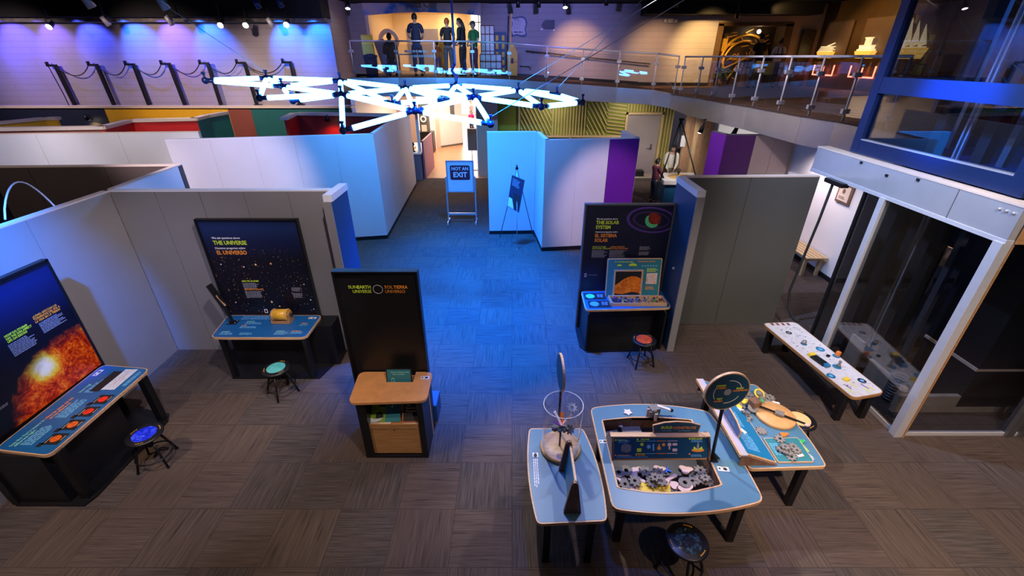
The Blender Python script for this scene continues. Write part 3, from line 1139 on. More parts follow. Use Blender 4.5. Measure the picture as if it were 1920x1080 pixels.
# rooms farther left
partition('long dark brown partition with pale cap at far left', (-9.4, 7.40), (-5.68, 7.56), 'brownwall', None, 'cap', seams=2)
partition('navy partition closing the dark room at the left edge', (-9.0, 3.0), (-8.8, 7.4), 'navy', None, 'cap')
partition('short pale grey partition at the far left edge beyond the dark room', (-13.8, 10.75), (-11.5, 11.05), 'white', None, 'cap')
partition('long pale grey partition in front of the red stepped wall', (-11.5, 11.05), (-7.75, 11.35), 'white', None, 'cap', seams=1)
# big white block, centre left
partition('largest white partition in the centre left below the light sculpture', (-7.73, 10.14), (-3.33, 10.98), 'white', 'black', 'capw', seams=4)
partition('white side partition lining the left of the hallway entrance', (-3.33, 10.98), (-3.62, 16.5), 'white', 'black', 'capw', seams=3)
# centre block
partition('blue-lit white partition behind the poster easel', (-0.62, 11.30), (0.60, 11.34), 'white', 'black', 'capw', seams=1)
partition('narrow return partition right of the poster easel', (0.60, 11.34), (0.74, 10.12), 'white', 'black', 'capw')
partition('white partition between the easel and the purple panel', (0.74, 10.12), (2.22, 10.32), 'white', 'black', 'capw', seams=1)
T = partition('bright purple partition panel with small white heading', (2.22, 10.32), (2.92, 10.42), 'purple', 'black', 'capw')
F = Face((2.22, 10.30, 0), (0.70, 0.10, 0), (0, 0, 1))
mb = MB(); text_mb(mb, F, 'FLASHBACK', 0.30, 1.02, 0.075, 0.012, 0.02)
part('heading', mb, 'txtw', T)
mb = MB(); lines_mb(mb, F, 0.30, 0.98, 0.30, 7, 0.028, 0.012, seed=4)
part('body_text', mb, 'txtg', T)
partition('white side partition behind the purple panel', (2.92, 10.42), (2.86, 11.6), 'white', None, 'capw')
# right grey bay
partition('large dark grey partition right of the solar system board', (2.62, 6.74), (4.78, 6.80), 'greydk', None, 'cap', seams=1)
T = partition('deep blue partition end with white cap right of the solar system board', (2.56, 6.78), (2.56, 5.93), 'bluewall', None, 'capw', t=0.10, capw=0.09, capt=0.12)
mb = MB(); mb.bx(2.555, 2.665, 5.90, 5.928, 0, WH - 0.09); part('end_strip', mb, 'grey', T)
mb = MB(); mb.ball((2.55, 6.25, 1.35), 0.022); part('latch', mb, 'steel', T)
# purple and cream screens under the upper walkway
partition('violet partition end under the upper walkway', (4.99, 11.5), (5.10, 10.90), 'purple', None, 'greymet')
partition('plum partition beside the violet end', (5.10, 10.90), (5.80, 10.86), 'plum', None, 'greymet')
partition('beige partition right of the plum panel', (5.80, 10.86), (6.76, 10.90), mat('beige_panel', (0.48, 0.37, 0.33), 0.6, var=0.04, scale=2), None, 'greymet', seams=1)
for i, (x, y) in enumerate(((5.22, 12.6), (5.95, 12.2))):
    T = thing('wall_spotlight', ('left', 'right')[i] + ' one of two small black spotlights above the violet and plum partitions', 'spotlight', (x, y, 2.5), group=None)
    mb = MB(); mb.tube((x, y, 2.82), (x, y, 2.62), 0.02); mb.bx(x - .05, x + .05, y - .03, y + .03, 2.80, 2.82); part('stem', mb, 'blackm', T)
    mb = MB(); mb.tube((x, y, 2.66), (x - .05, y + .03, 2.46), 0.045, 0.07); part('shade', mb, 'blackm', T)
    mb = MB(); mb.tube((x - .05, y + .03, 2.462), (x - .051, y + .031, 2.452), 0.055); part('lamp_face', mb, 'lampw', T)
    spot((x - .06, y + .04, 2.43), (x + 0.6, y + 3.0, 0.6), 55, (1, 0.92, 0.85), 70, 0.6, 0.03)

# ---- colourful back partitions, left
def colour_wall(label, y, segs, cap='cap', z1=WH, x_slant=0.0):
    T = thing('partition_wall', label, 'partition', ((segs[0][0] + segs[-1][1]) / 2, y, 0))
    for x0, x1, c in segs:
        mb = MB(); mb.bx(x0, x1 - 0.004, y, y + 0.1, 0, z1 - 0.03)
        part('coloured_panel', mb, c, T)
    mb = MB(); mb.bx(segs[0][0], segs[-1][1], y - 0.06, y + 0.5, z1 - 0.03, z1 + 0.03)
    part('top_cap', mb, cap, T)
    return T
colour_wall('longest rear partition in navy, yellow, rust and teal panels under the block wall', 17.3,
            [(-20.5, -15.0, 'navy'), (-15.0, -10.46, 'yellowp'), (-10.46, -9.62, 'redbrown'), (-9.62, -5.9, 'tealdk')])
def pix_wall(label, pts, faces, cap='cap', z=WH, t=0.22, name='partition_wall'):
    W = [G(x, y, z) for x, y in pts]
    T = thing(name, label, 'partition', (W[0].x, W[0].y, 0))
    for i, f in enumerate(faces):
        if f is None: continue
        mb = MB(); mb.wall((W[i].x, W[i].y), (W[i + 1].x, W[i + 1].y), 0, z - 0.05, 0.08)
        part('coloured_panel', mb, f, T)
    mb = MB()
    for i in range(len(W) - 1):
        mb.wall((W[i].x, W[i].y), (W[i + 1].x, W[i + 1].y), z - 0.05, z + 0.03, t, -0.03)
    part('top_cap', mb, cap, T)
    return T
pix_wall('stepped partition in rust, red and green with cream cap', [(-60, 243), (195, 239), (247, 226), (368, 223), (392, 217), (428, 211)], ['redbrown', 'redp', 'redp', 'teal', 'teal'])
pix_wall('short yellow partition stub in front of the navy panel', [(-20, 232), (83, 222), (104, 222)], ['yellowp', 'yellowp'])
pix_wall('dark red partition with glowing lamp behind the light sculpture', [(537, 222), (556, 213), (640, 214), (740, 216)], ['redp', 'dkred', 'dkred'], 'capw')

# little lamps fixed to the coloured walls
for px, py, Y, lbl, c in ((613, 226, 14.6, 'small black picture lamp glowing red on the dark red partition', (1.0, 0.10, 0.02)),
                          (163, 224, 17.05, 'small lamp with arm in front of the navy panel', (1.0, 0.55, 0.10))):
    p = V(px, py, Y)
    T = thing('picture_lamp', lbl, 'lamp', p)
    mb = MB(); mb.path([p + Vector((0, .22, -.02)), p + Vector((0, .12, .16)), p + Vector((0, 0, .14))], 0.012); part('arm', mb, 'blackm', T)
    mb = MB(); mb.tube(p + Vector((0, 0, .14)), p + Vector((0, .03, -.02)), 0.045, 0.075); part('shade', mb, 'blackm', T)
    mb = MB(); mb.tube(p + Vector((0, .031, -.015)), p + Vector((0, .032, -.025)), 0.06); part('lamp_face', mb, 'lamp', T)
    spot(p + Vector((0, .03, -.05)), p + Vector((0.0, .25, -.8)), 60, c, 120, 0.8, 0.03)

mb = MB()
c0, c1 = G(10, 412, 2.67), G(112, 378, 2.67)
mb.path([c0.lerp(c1, t) + Vector((-.25 * sin(pi * t), .25 * sin(pi * t), .40 * sin(pi * min(1, t * 1.05)) ** .8 - .25 * t)) for t in [k / 16 for k in range(17)]], 0.010, 8)
single('white_cable', 'white flexible cable arching over the left grey partition', 'cable', mb, 'txtw')
p = G(2, 405, 2.2)
single('painted_screen', 'orange screen glimpsed at the left edge behind the grey partition', 'screen', MB().box((-6.5, 5.2, 1.1), (0.6, 0.1, 2.2)), mat('orange_paint', (0.9, 0.35, 0.04), 0.5))


# ================================================================== LIFT (glass elevator) at the right
LX = 4.93
T = thing('glass_lift', 'glass-walled lift enclosure with steel band and blue upper frame at the right', 'lift', (LX, 4.12, 0))
LIFT = T
mb = MB()
mb.bx(LX - 0.02, LX + 0.10, 4.06, 7.26, 2.69, 3.02)
mb.bx(LX + 0.10, 9.0, 4.062, 4.16, 2.69, 3.02)
part('steel_band', mb, 'alu', T)
mb = MB()
mb.bx(LX - 0.03, LX + 0.02, 4.05, 7.26, 2.645, 2.69)
mb.bx(LX + 0.02, 9.0, 4.052, 4.09, 2.645, 2.69)
part('band_channel', mb, 'steelp', T)
mb = MB()
mb.bx(LX - 0.025, LX + 0.16, 4.05, 7.26, 3.02, 3.04)
mb.bx(LX + .16, 9.0, 4.052, 4.2, 3.02, 3.04)
part('top_cap', mb, 'cap', T)
mb = MB(); mb.bx(LX - 0.023, LX - 0.018, 4.74, 4.748, 2.69, 3.02); part('band_joint', mb, 'greymet', T)
for y, z in ((6.25, 2.99), (5.28, 2.99), (5.75, 2.93)):
    mb = MB(); mb.bx(LX - 0.035, LX - 0.02, y - .02, y + .02, z - .015, z + .015)
    part('band_clip', mb, 'blackm', T)
for y in (4.12, 4.19, 4.26):
    mb = MB(); mb.ball((LX - 0.03, y, 2.95), (0.012, 0.014, 0.014), 10)
    part('band_button', mb, 'steel', T)
# posts
for (x, y, s, m, nm) in ((LX, 5.66, 0.09, 'steelp', 'pale steel post'), (LX, 4.10, 0.10, 'steelp', 'pale steel corner post')):
    mb = MB(); mb.bx(x - s / 2, x + s / 2, y - s / 2, y + s / 2, 0, 2.66, 0.004); part('post', mb, m, T, nm)
mb = MB(); mb.bx(LX - .02, LX + .02, 5.99, 6.03, 0, 2.66); part('post', mb, 'blackm', T, 'thin black rear post')
for x in (6.35, 6.52, 8.6):
    mb = MB(); mb.bx(x - .045, x + .045, 4.05, 4.14, 0, 2.66); part('post', mb, 'greymet', T, 'dark steel post')
mb = MB(); mb.bx(LX + 0.052, LX + 0.066, 4.04, 4.15, 0, 2.66); mb.bx(LX + .05, 9, 4.025, 4.039, 2.66, 3.02); part('wood_edge_trim', mb, 'plyd', T)
mb = MB()
mb.bx(LX - .02, LX + .02, 4.12, 6.03, 0.0, 0.06); mb.bx(LX, 9.0, 4.08, 4.12, 0.0, 0.05)
part('floor_channel', mb, 'steelp', T)
# glazing
for y0, y1 in ((4.16, 5.61), (5.71, 5.985)):
    mb = MB(); mb.bx(LX - 0.006, LX + 0.006, y0, y1, 0.06, 2.64); part('glass_pane', mb, 'glassd', T)
for x0, x1 in ((4.99, 6.30), (6.57, 8.55)):
    mb = MB(); mb.bx(x0, x1, 4.094, 4.106, 0.05, 2.64); part('glass_pane', mb, 'glassd', T)
mb = MB(); mb.bx(4.96, 8.5, 6.005, 6.017, 0.05, 2.64); part('glass_pane', mb, 'glassd', T)
# upper blue frame
UX = 5.10
z0, z1, z2, z3 = 3.06, 3.24, 3.86, 4.06
ya, yb = 4.30, 6.70
mb = MB()
mb.bx(UX - .05, UX + .05, ya, yb, z0, z1)
mb.bx(UX - .05, UX + .05, ya, yb, z2, z3)
mb.bx(UX - .053, UX + .053, yb - .10, yb + .043, z0 - .001, 6.15)
mb.bx(UX - .053, UX + .053, ya - .043, ya + .12, z0 - .001, 6.15)
mb.bx(UX, 8.4, yb - .04, yb + .04, z0, z1); mb.bx(UX, 8.4, yb - .04, yb + .04, z2, z3)
mb.bx(UX, 8.4, ya - .04, ya + .04, z0, z1); mb.bx(UX, 8.4, ya - .04, ya + .04, z2, z3)
part('blue_frame', mb, 'bluemetal', T, 'blue painted steel frame')
mb = MB(); mb.bx(UX - .052, UX + .05, ya + .12, yb - .1, z1, z1 + .012); part('glazing_bead', mb, 'steel', T)
for za, zb in ((z1, z2), (z3, 6.12)):
    mb = MB(); mb.bx(UX - .006, UX + .006, ya + .12, yb - .1, za, zb); part('glass_pane', mb, 'glassd', T)
    mb = MB(); mb.bx(UX + .05, 8.3, yb - .006, yb + .006, za, zb); part('glass_pane', mb, 'glassd', T)
# inside: guide rails, black columns, wooden shaft wall, buffer, machinery
for i, (x, y) in enumerate(((5.50, 5.88), (5.68, 5.42))):
    mb = MB(); mb.bx(x - .06, x + .06, y - .07, y + .07, 0, 6.1); part('shaft_column', mb, 'shaft', T)
mb = MB()
for y in (5.60, 5.66):
    mb.bx(5.56, 5.59, y - .012, y + .012, 0.3, 6.1)
part('guide_rail', mb, 'steel', T)
mb = MB(); mb.bx(5.70, 5.76, 5.16, 5.24, 0, 6.1); part('guide_rail', mb, 'greymet', T)
mb = MB(); mb.bx(5.62, 5.70, 5.9, 6.1, 3.25, 6.1); part('cable_duct', mb, 'steelp', T)
mb = MB(); mb.bx(5.12, 5.16, 5.25, 5.5, 0.0, 0.62); mb.bx(5.3, 5.36, 4.6, 5.25, 0.0, 0.34); mb.bx(5.2, 7.8, 4.5, 4.56, 0, 0.28); part('pit_wall', mb, 'concrete', T)
mb = MB(); mb.bx(7.2, 7.3, 4.3, 5.7, 0, 2.6); part('rear_panel', mb, 'shaft', T)
mb = MB(); mb.bx(6.0, 7.2, 4.5, 5.3, 0.70, 0.74); part('car_sill', mb, 'cap', T)
mb = MB(); mb.bx(6.02, 7.2, 4.5, 5.3, 0.74, 2.3); mb.bx(6.02, 7.2, 4.5, 5.3, 0.1, 0.70); part('car_apron', mb, 'shaft', T)
mb = MB()
for k in range(9):
    mb.ring((5.35, 4.75, 0.05 + k * 0.045), 0.09, 0.018, 20)
part('buffer_spring', mb, 'greymet', T)
mb = MB(); mb.bx(5.98, 6.0, 5.38, 5.60, 1.72, 2.0); part('notice_sheet', mb, 'cap', T, 'pale paper sheet')
mb = MB(); mb.path([(5.86, 5.50, 1.62), (5.84, 5.44, 1.60), (5.84, 5.42, 1.50), (5.84, 5.44, 1.36), (5.84, 5.50, 1.33)], 0.016); part('pull_handle', mb, 'steel', T)
mb = MB(); mb.bx(5.3, 7.9, 4.5, 6.5, 3.10, 3.16); part('car_floor', mb, 'bluemetal', T)
spot((6.2, 5.2, 5.9), (6.2, 5.6, 3.1), 160, (0.03, 0.22, 1.0), 90, 0.8)
spot((6.4, 5.6, 2.6), (6.0, 5.8, 0), 60, (1.0, 0.62, 0.30), 130, 0.8)
spot((6.0, 8.2, 2.7), (6.4, 8.8, 0), 60, (1.0, 0.80, 0.72), 110, 0.8)

# hose hanging beside the lift
T = thing('hanging_hose', 'black hose hanging from a bracket on the steel band left of the lift glass', 'hose', (4.90, 6.75, 2.6))
mb = MB(); mb.path([(4.88, 6.62, 2.64), (4.88, 6.65, 2.0), (4.86, 6.70, 1.2), (4.84, 6.72, 0.7), (4.84, 6.60, 0.42), (4.86, 6.42, 0.30), (4.86, 6.28, 0.34)], 0.020, 10); part('hose', mb, 'rubber', T)
mb = MB(); mb.bx(4.82, 4.93, 6.35, 6.75, 2.60, 2.66); part('bracket', mb, 'blackm', T)

# plaque on the bench wall
T = thing('wall_plaque', 'small ornate framed plaque on the white wall behind the lift', 'plaque', (6.84, 8.83, 1.62))
mb = MB(); mb.bx(6.81, 6.85, 8.62, 9.04, 1.62, 2.02, 0.01); part('frame', mb, 'wooddk', T)
mb = MB(); mb.bx(6.80, 6.812, 8.67, 8.99, 1.67, 1.97); part('face', mb, 'cap', T)
F = Face((6.80, 8.99, 1.67), (0, -1, 0), (0, 0, 1))
mb = MB(); fpoly(mb, F, gear_outline(12, .055, .03), 0, .002); mb2 = MB()
part_face = MB(); fpoly(part_face, Face(F.p(.15, .2), F.u, F.v), gear_outline(12, .055, .03), 0.001, .002); lines_mb(part_face, F, .05, .09, .2, 2, .03, .002, seed=3)
part('emblem', part_face, 'wooddk', T)
mb.bm.free(); mb2.bm.free()

# slatted wooden bench against the white wall
T = thing('slatted_bench', 'slatted wooden bench against the white wall behind the lift', 'bench', (6.6, 9.2, 0))
for k in range(5):
    x = 6.36 + k * 0.095
    mb = MB(); mb.bx(x, x + .075, 8.62, 9.85, .44, .47, .004); part('slat', mb, 'batten', T)
for y in (8.75, 9.70):
    mb = MB(); mb.bx(6.40, 6.46, y - .03, y + .03, 0, .44); mb.bx(6.72, 6.78, y - .03, y + .03, 0, .44); mb.bx(6.40, 6.78, y - .02, y + .02, .36, .44); part('leg_frame', mb, 'batten', T)


# ================================================================== RAILINGS
def railing(label, pts, zs, inward, npanes=None, name='glass_railing', hgt=1.07):
    T = thing(name, label, 'railing', (pts[0][0], pts[0][1], zs[0]))
    for (x, y), z in zip(pts, zs):
        mb = MB(); mb.tube((x, y, z - 0.02), (x, y, z + hgt), 0.020); part('post', mb, 'steelp', T)
        mb = MB(); mb.bx(x - .07, x + .07, y - .035, y + .035, z + .74, z + .82, .004); part('glass_clamp', mb, 'steel', T)
        mb = MB(); mb.bx(x - .07, x + .07, y - .035, y + .035, z + .14, z + .22, .004); part('glass_clamp', mb, 'steel', T)
    mb = MB()
    for i in range(len(pts) - 1):
        mb.tube((pts[i][0], pts[i][1], zs[i] + hgt), (pts[i + 1][0], pts[i + 1][1], zs[i + 1] + hgt), 0.024)
        mb.ball((pts[i + 1][0], pts[i + 1][1], zs[i + 1] + hgt), 0.024, 8)
    part('handrail', mb, 'steelp', T)
    for i in range(len(pts) - 1):
        a = Vector((pts[i][0], pts[i][1], zs[i])); b = Vector((pts[i + 1][0], pts[i + 1][1], zs[i + 1]))
        d = (b - a).normalized(); a2 = a + d * .04; b2 = b - d * .04
        n = Vector((-d.y, d.x, 0)) * .006
        mb = MB(); bm = mb.bm
        v = [bm.verts.new(q) for q in (a2 - n + Vector((0, 0, .10)), b2 - n + Vector((0, 0, .10)), b2 - n + Vector((0, 0, .98)), a2 - n + Vector((0, 0, .98)), a2 + n + Vector((0, 0, .10)), b2 + n + Vector((0, 0, .10)), b2 + n + Vector((0, 0, .98)), a2 + n + Vector((0, 0, .98)))]
        for q in ((0, 1, 2, 3), (7, 6, 5, 4), (0, 4, 5, 1), (1, 5, 6, 2), (2, 6, 7, 3), (3, 7, 4, 0)):
            bm.faces.new([v[k] for k in q])
        part('glass_pane', mb, 'glass', T)
    return T
rp = [(x, y + 0.10) for x, y in RP]
rp[0] = (-5.22, 16.12)
T = railing('steel and glass railing along the upper level at the back, ramping down to the right', rp[:-1] + [(5.22, 15.42)], RZ, 1)
mb = MB()
Fg = Face((-3.72, 16.27, 3.9), (1, 0, 0), (0, 0, 1))
lines_mb(mb, Fg, 0.2, .60, 1.0, 1, .055, .004, 1.2, seed=21); lines_mb(mb, Fg, 0.35, .46, .85, 1, .055, .004, 1.2, seed=22)
part('frosted_lettering', mb, 'txtg', T, 'faint frosted lettering seen from behind')
railing('steel and glass railing of the walkway on the right with closely spaced posts', [(5.30, 15.1)] + [(x + 0.08, y) for x, y in SP[1:9]], [3.24] * 9, 1)
# wall handrail of the ramp
T = thing('wall_handrail', 'dark handrail fixed along the upper block wall beside the ramp', 'handrail', (0, 19.9, 4.5))
mb = MB(); mb.path([(0.55, 19.88, 4.52), (5.6, 19.88, 4.05)], 0.025); part('rail', mb, 'greymet', T)
for k in range(5):
    x = 0.8 + k * 1.15; z = 4.52 - (x - .55) * .093
    mb = MB(); mb.path([(x, 19.88, z), (x, 19.90, z - .06), (x, 20.0, z - .07)], 0.012); part('bracket', mb, 'greymet', T)


# ================================================================== LIGHT SCULPTURE
NODES = {0: (385, 151, 8.5), 1: (500, 146, 9.3), 2: (638, 151, 9.2), 3: (529, 162, 8.7), 4: (486, 184, 8.1), 5: (640, 177, 8.1), 6: (549, 189, 8.2),
         7: (643, 245, 7.0), 8: (760, 165, 9.1), 9: (778, 208, 7.4), 10: (855, 160, 9.6), 11: (835, 187, 8.5), 12: (888, 182, 8.1), 13: (920, 233, 7.1),
         14: (972, 169, 9.2), 15: (1015, 200, 7.9), 16: (1044, 177, 9.0), 17: (1092, 192, 8.4), 18: (736, 194, 8.3)}
EDGES = [(0, 1), (0, 3), (1, 3), (1, 4), (4, 5), (1, 2), (2, 3), (3, 5), (3, 6), (2, 5), (5, 7), (7, 9), (2, 8), (5, 8), (5, 9), (8, 9), (8, 18), (9, 12), (9, 13), (12, 13), (12, 15),
         (15, 17), (14, 15), (14, 16), (16, 17), (10, 14), (8, 10), (10, 12), (10, 11), (18, 11), (11, 12), (12, 14), (5, 18), (2, 18), (6, 5), (8, 11), (14, 17), (8, 12)]
NP = {k: V(*v) for k, v in NODES.items()}
T = thing('light_sculpture', 'hanging sculpture of glowing blue-white tubes joined by dark hubs', 'light sculpture', NP[12])
for a, b in EDGES:
    pa, pb = NP[a], NP[b]
    d = (pb - pa).normalized()
    mb = MB(); mb.tube(pa + d * 0.15, pb - d * 0.15, 0.041, seg=12); part('light_tube', mb, 'tube', T)
for k, p in NP.items():
    mb = MB(); mb.ball(p, 0.058, 10)
    for a, b in EDGES:
        if k in (a, b):
            d = (NP[b if k == a else a] - p).normalized()
            mb.tube(p, p + d * 0.165, 0.034, seg=8)
    mb.tube(p, p + Vector((0, 0, .11)), 0.018, seg=8)
    mb.box(p + Vector((0, 0, .12)), (.05, .05, .035))
    part('hub', mb, 'hub', T)
p = NP[10]
mb = MB(); mb.tube(p + Vector((0, 0, .35)), Vector((p.x, p.y, 6.15)), 0.022); mb.path([p + Vector((0, 0, .05)), p + Vector((.03, 0, .14)), p + Vector((-.07, 0, .26)), p + Vector((0, 0, .38))], .026); part('drop_cable', mb, 'hub', T)
for k, q in ((14, Vector((4.3, 9.7, 6.14))), (16, Vector((3.3, 9.6, 6.14))), (1, Vector((-8.0, 9.9, 6.14))), (13, Vector((4.6, 8.4, 6.14)))):
    mb = MB(); mb.tube(NP[k] + Vector((0, 0, .1)), q, 0.006, seg=6); part('suspension_wire', mb, 'steelp', T)


# ================================================================== STOOLS
def stool(x, y, z, label, picmat, rz, rim='black', R=0.185, ringc=True):
    T = thing('round_stool', label, 'stool', (x, y, 0), rz, 'round exhibit stools', local=True)
    mb = MB(); mb.lathe((0, 0, 0), [(0.0, z - .035), (R - .02, z - .035), (R, z - .02), (R, z - .008), (R - .012, z), (0, z)], 32); part('seat', mb, 'black', T)
    mb = MB(); mb.lathe((0, 0, 0), [(R * .66, z + .001), (0, z + .003)], 32); part('seat_picture', mb, picmat, T)
    mb = MB()
    for k in range(3):
        a0 = k * 2.1 + .3
        for j in range(5):
            a = a0 + j * .11
            mb.box((R * .82 * cos(a), R * .82 * sin(a), z - .0), (.009, .009, .002), rz=a)
    part('rim_lettering', mb, 'yellowp', T)
    for k in range(4):
        a = pi / 4 + k * pi / 2
        mb = MB(); mb.tube((.10 * cos(a), .10 * sin(a), z - .03), (.215 * cos(a), .215 * sin(a), .012), 0.0125); mb.ball((.215 * cos(a), .215 * sin(a), .012), .016, 8); part('leg', mb, 'blackm', T)
    mb = MB(); mb.ring((0, 0, .14), .185, .009, 28); part('foot_ring', mb, 'blackm', T)
    mb = MB(); mb.tube((0, 0, z - .2), (0, 0, z - .03), .022); mb.box((0, 0, z - .045), (.22, .03, .02)); mb.box((0, 0, z - .045), (.03, .22, .02)); part('spindle', mb, 'blackm', T)
    return T
stool(-4.25, 3.68, .45, 'round stool with bright blue galaxy seat in front of the sun stand', planet_mat('blue_galaxy_print', (0.0, 0.01, 0.25), (0.01, 0.03, 0.9), (0.15, 0.25, 1.0), 14), .3)
stool(-3.31, 4.90, .45, 'round stool with pale teal seat below the universe stand', planet_mat('teal_planet_print', (0.05, 0.33, 0.34), (0.09, 0.45, 0.44), (0.15, 0.55, 0.52), 10), .9)
stool(2.04, 5.60, .45, 'round stool with red-orange planet seat below the solar system stand', planet_mat('red_planet_print', (0.25, 0.02, 0.01), (0.75, 0.08, 0.02), (0.9, 0.22, 0.08), 16), .2)
stool(3.46, 3.92, .45, 'round stool with cream-yellow seat tucked behind the gear table', planet_mat('cream_planet_print', (0.75, 0.42, 0.14), (0.85, 0.58, 0.25), (0.9, 0.70, 0.40), 8), .5)
stool(1.58, 2.42, .45, 'round stool with glossy dark earth picture seat in front of the blue tables', planet_mat('night_earth_print', (0.002, 0.004, 0.01), (0.004, 0.01, 0.02), (0.05, 0.14, 0.20), 22), .7)


def sticker(F, a, b, wd, ht, T, h=.002):
    mb = MB(); frect(mb, F, a, b, a + wd, b + ht, h, .0006); part('sticker', mb, 'whitepr', T)
    mb = MB()
    fpoly(mb, F, [(a + wd * .66 + ht * .30 * cos(q) * 1.2, b + ht * .5 + ht * .30 * sin(q)) for q in [2 * pi * k / 14 for k in range(14)]], h + .001, .0006)
    frect(mb, F, a + wd * .1, b + ht * .35, a + wd * .26, b + ht * .7, h + .001, .0006)
    part('sticker_icon', mb, 'txtk', T)


def table_top(T, poly, z, lam='laminate', th=.035, edge='ply', hole=None, name='tabletop'):
    mb = MB()
    if hole: mb.prism(poly, z - th, z, hole=hole)
    else: mb.prism(poly, z - th, z)
    part(name, mb, edge, T)
    mb = MB()
    pi_ = inset(poly, .013)
    if hole: mb.prism(pi_, z, z + .0015, hole=inset(hole, -.013))
    else: mb.prism(pi_, z, z + .0015)
    part('laminate_surface', mb, lam, T)


# ================================================================== UNIVERSE STAND
T = thing('exhibit_stand', 'exhibit stand with starry universe board and blue shelf table on the left', 'exhibit', (-3.65, 5.9, 0))
bx0, bx1, by, bt = -4.42, -3.01, 5.84, 2.29
mb = MB(); mb.bx(bx0, bx1, by, by + .045, .0, bt); part('back_board', mb, 'black', T)
mb = MB(); mb.bx(bx0 - .012, bx0 + .012, by - .02, by + .05, 0, bt + .012); mb.bx(bx1 - .012, bx1 + .012, by - .02, by + .05, 0, bt + .012); mb.bx(bx0, bx1, by - .02, by + .05, bt - .012, bt + .012); part('board_frame', mb, 'blackm', T)
mb = MB(); mb.bx(bx0 + .02, bx1 - .02, by - .004, by, .78, bt - .012); part('starfield_picture', mb, 'stars', T)
F = Face((bx0, by - .004, 0), (1, 0, 0), (0, 0, 1))
mb = MB(); text_mb(mb, F, 'We ask questions about', .145, 2.01, .041, .002, .02); text_mb(mb, F, 'Hacemos preguntas sobre', .145, 1.855, .041, .002, .02); part('small_heading', mb, 'txtw', T)
mb = MB(); text_mb(mb, F, 'THE UNIVERSE', .145, 1.922, .085, .002, .03, narrow=.86); part('heading_english', mb, 'txty', T)
mb = MB(); text_mb(mb, F, 'EL UNIVERSO', .145, 1.770, .085, .002, .03, narrow=.86); part('heading_spanish', mb, 'txto', T)
mb = MB(); text_mb(mb, F, 'ARE WE ALONE?', .375, 1.325, .034, .002, .03); part('question_english', mb, 'txty', T)
mb = MB(); text_mb(mb, F, '¿ESTAMOS SOLOS?', .375, 1.185, .034, .002, .03); part('question_spanish', mb, 'txto', T)
mb = MB(); lines_mb(mb, F, .375, 1.305, .26, 6, .017, seed=1); lines_mb(mb, F, .375, 1.165, .26, 7, .017, seed=2); lines_mb(mb, F, 1.09, 1.225, .16, 4, .017, seed=5); lines_mb(mb, F, 1.09, 1.13, .16, 5, .017, seed=6); lines_mb(mb, F, .66, .815, .3, 2, .018, seed=8); part('body_text', mb, 'txtg', T)
mb = MB(); mb.prism(rounded([(.58, .78), (.63, .78), (.63, .85), (.58, .85)], .012), .002, .003, F.mat4(), hole=rounded([(.588, .792), (.622, .792), (.622, .838), (.588, .838)], .006)); part('phone_icon', mb, 'txtw', T)
# base and table
mb = MB(); mb.prism([(-4.60, 5.90), (-4.22, 5.20), (-2.90, 5.20), (-2.72, 5.90)], 0, .02); part('base_plate', mb, 'blackm', T)
mb = MB(); mb.bx(-4.3, -2.72, 5.55, 5.86, .02, .72); part('cabinet', mb, 'black', T)
for x in (-4.18, -2.99):
    mb = MB(); mb.bx(x - .03, x + .03, 5.20, 5.28, .02, .72); part('leg', mb, 'blackm', T)
zt = .75
poly = rounded([(-4.29, 5.22), (-2.92, 5.20), (-3.06, 5.80), (-4.47, 5.80)], .09)
poly = rounded([(-4.32, 5.20), (-2.95, 5.20), (-2.95, 5.82), (-4.42, 5.82)], .09)
table_top(T, poly, zt, 'laminated')
F = Face((-4.40, 5.20, zt + .0015), (1, 0, 0), (0, 1, 0))
mb = MB(); text_mb(mb, F, 'SEARCH FOR SIGNS', .25, .545, .045, .001, .02); text_mb(mb, F, 'BUSCA SEÑALES EN EL UNIVERSO', .25, .495, .04, .001, .02); lines_mb(mb, F, .16, .12, .22, 2, .03, seed=3); lines_mb(mb, F, .45, .12, .22, 2, .03, seed=4); lines_mb(mb, F, .38, .40, .26, 2, .028, seed=9); lines_mb(mb, F, .36, .29, .26, 2, .028, seed=10); lines_mb(mb, F, .95, .14, .22, 3, .026, seed=11); lines_mb(mb, F, 1.18, .14, .2, 2, .026, seed=12); lines_mb(mb, F, 1.22, .33, .16, 1, .024, seed=13); part('table_text', mb, 'txtb', T)
mb = MB(); text_mb(mb, F, 'MUSIC', .16, .135, .04, .001, .02); text_mb(mb, F, 'SOUND', .95, .155, .035, .001, .02); text_mb(mb, F, 'LIGHT', .38, .415, .04, .001, .02); part('table_heading', mb, 'txtm', T)
mb = MB(); text_mb(mb, F, 'SONIDO', 1.18, .155, .035, .001, .02); text_mb(mb, F, 'LUZ', .36, .305, .04, .001, .02); text_mb(mb, F, 'MIRA', 1.23, .36, .04, .001, .02); part('table_heading', mb, 'txto', T)
sticker(F, 1.27, .505, .12, .05, T)
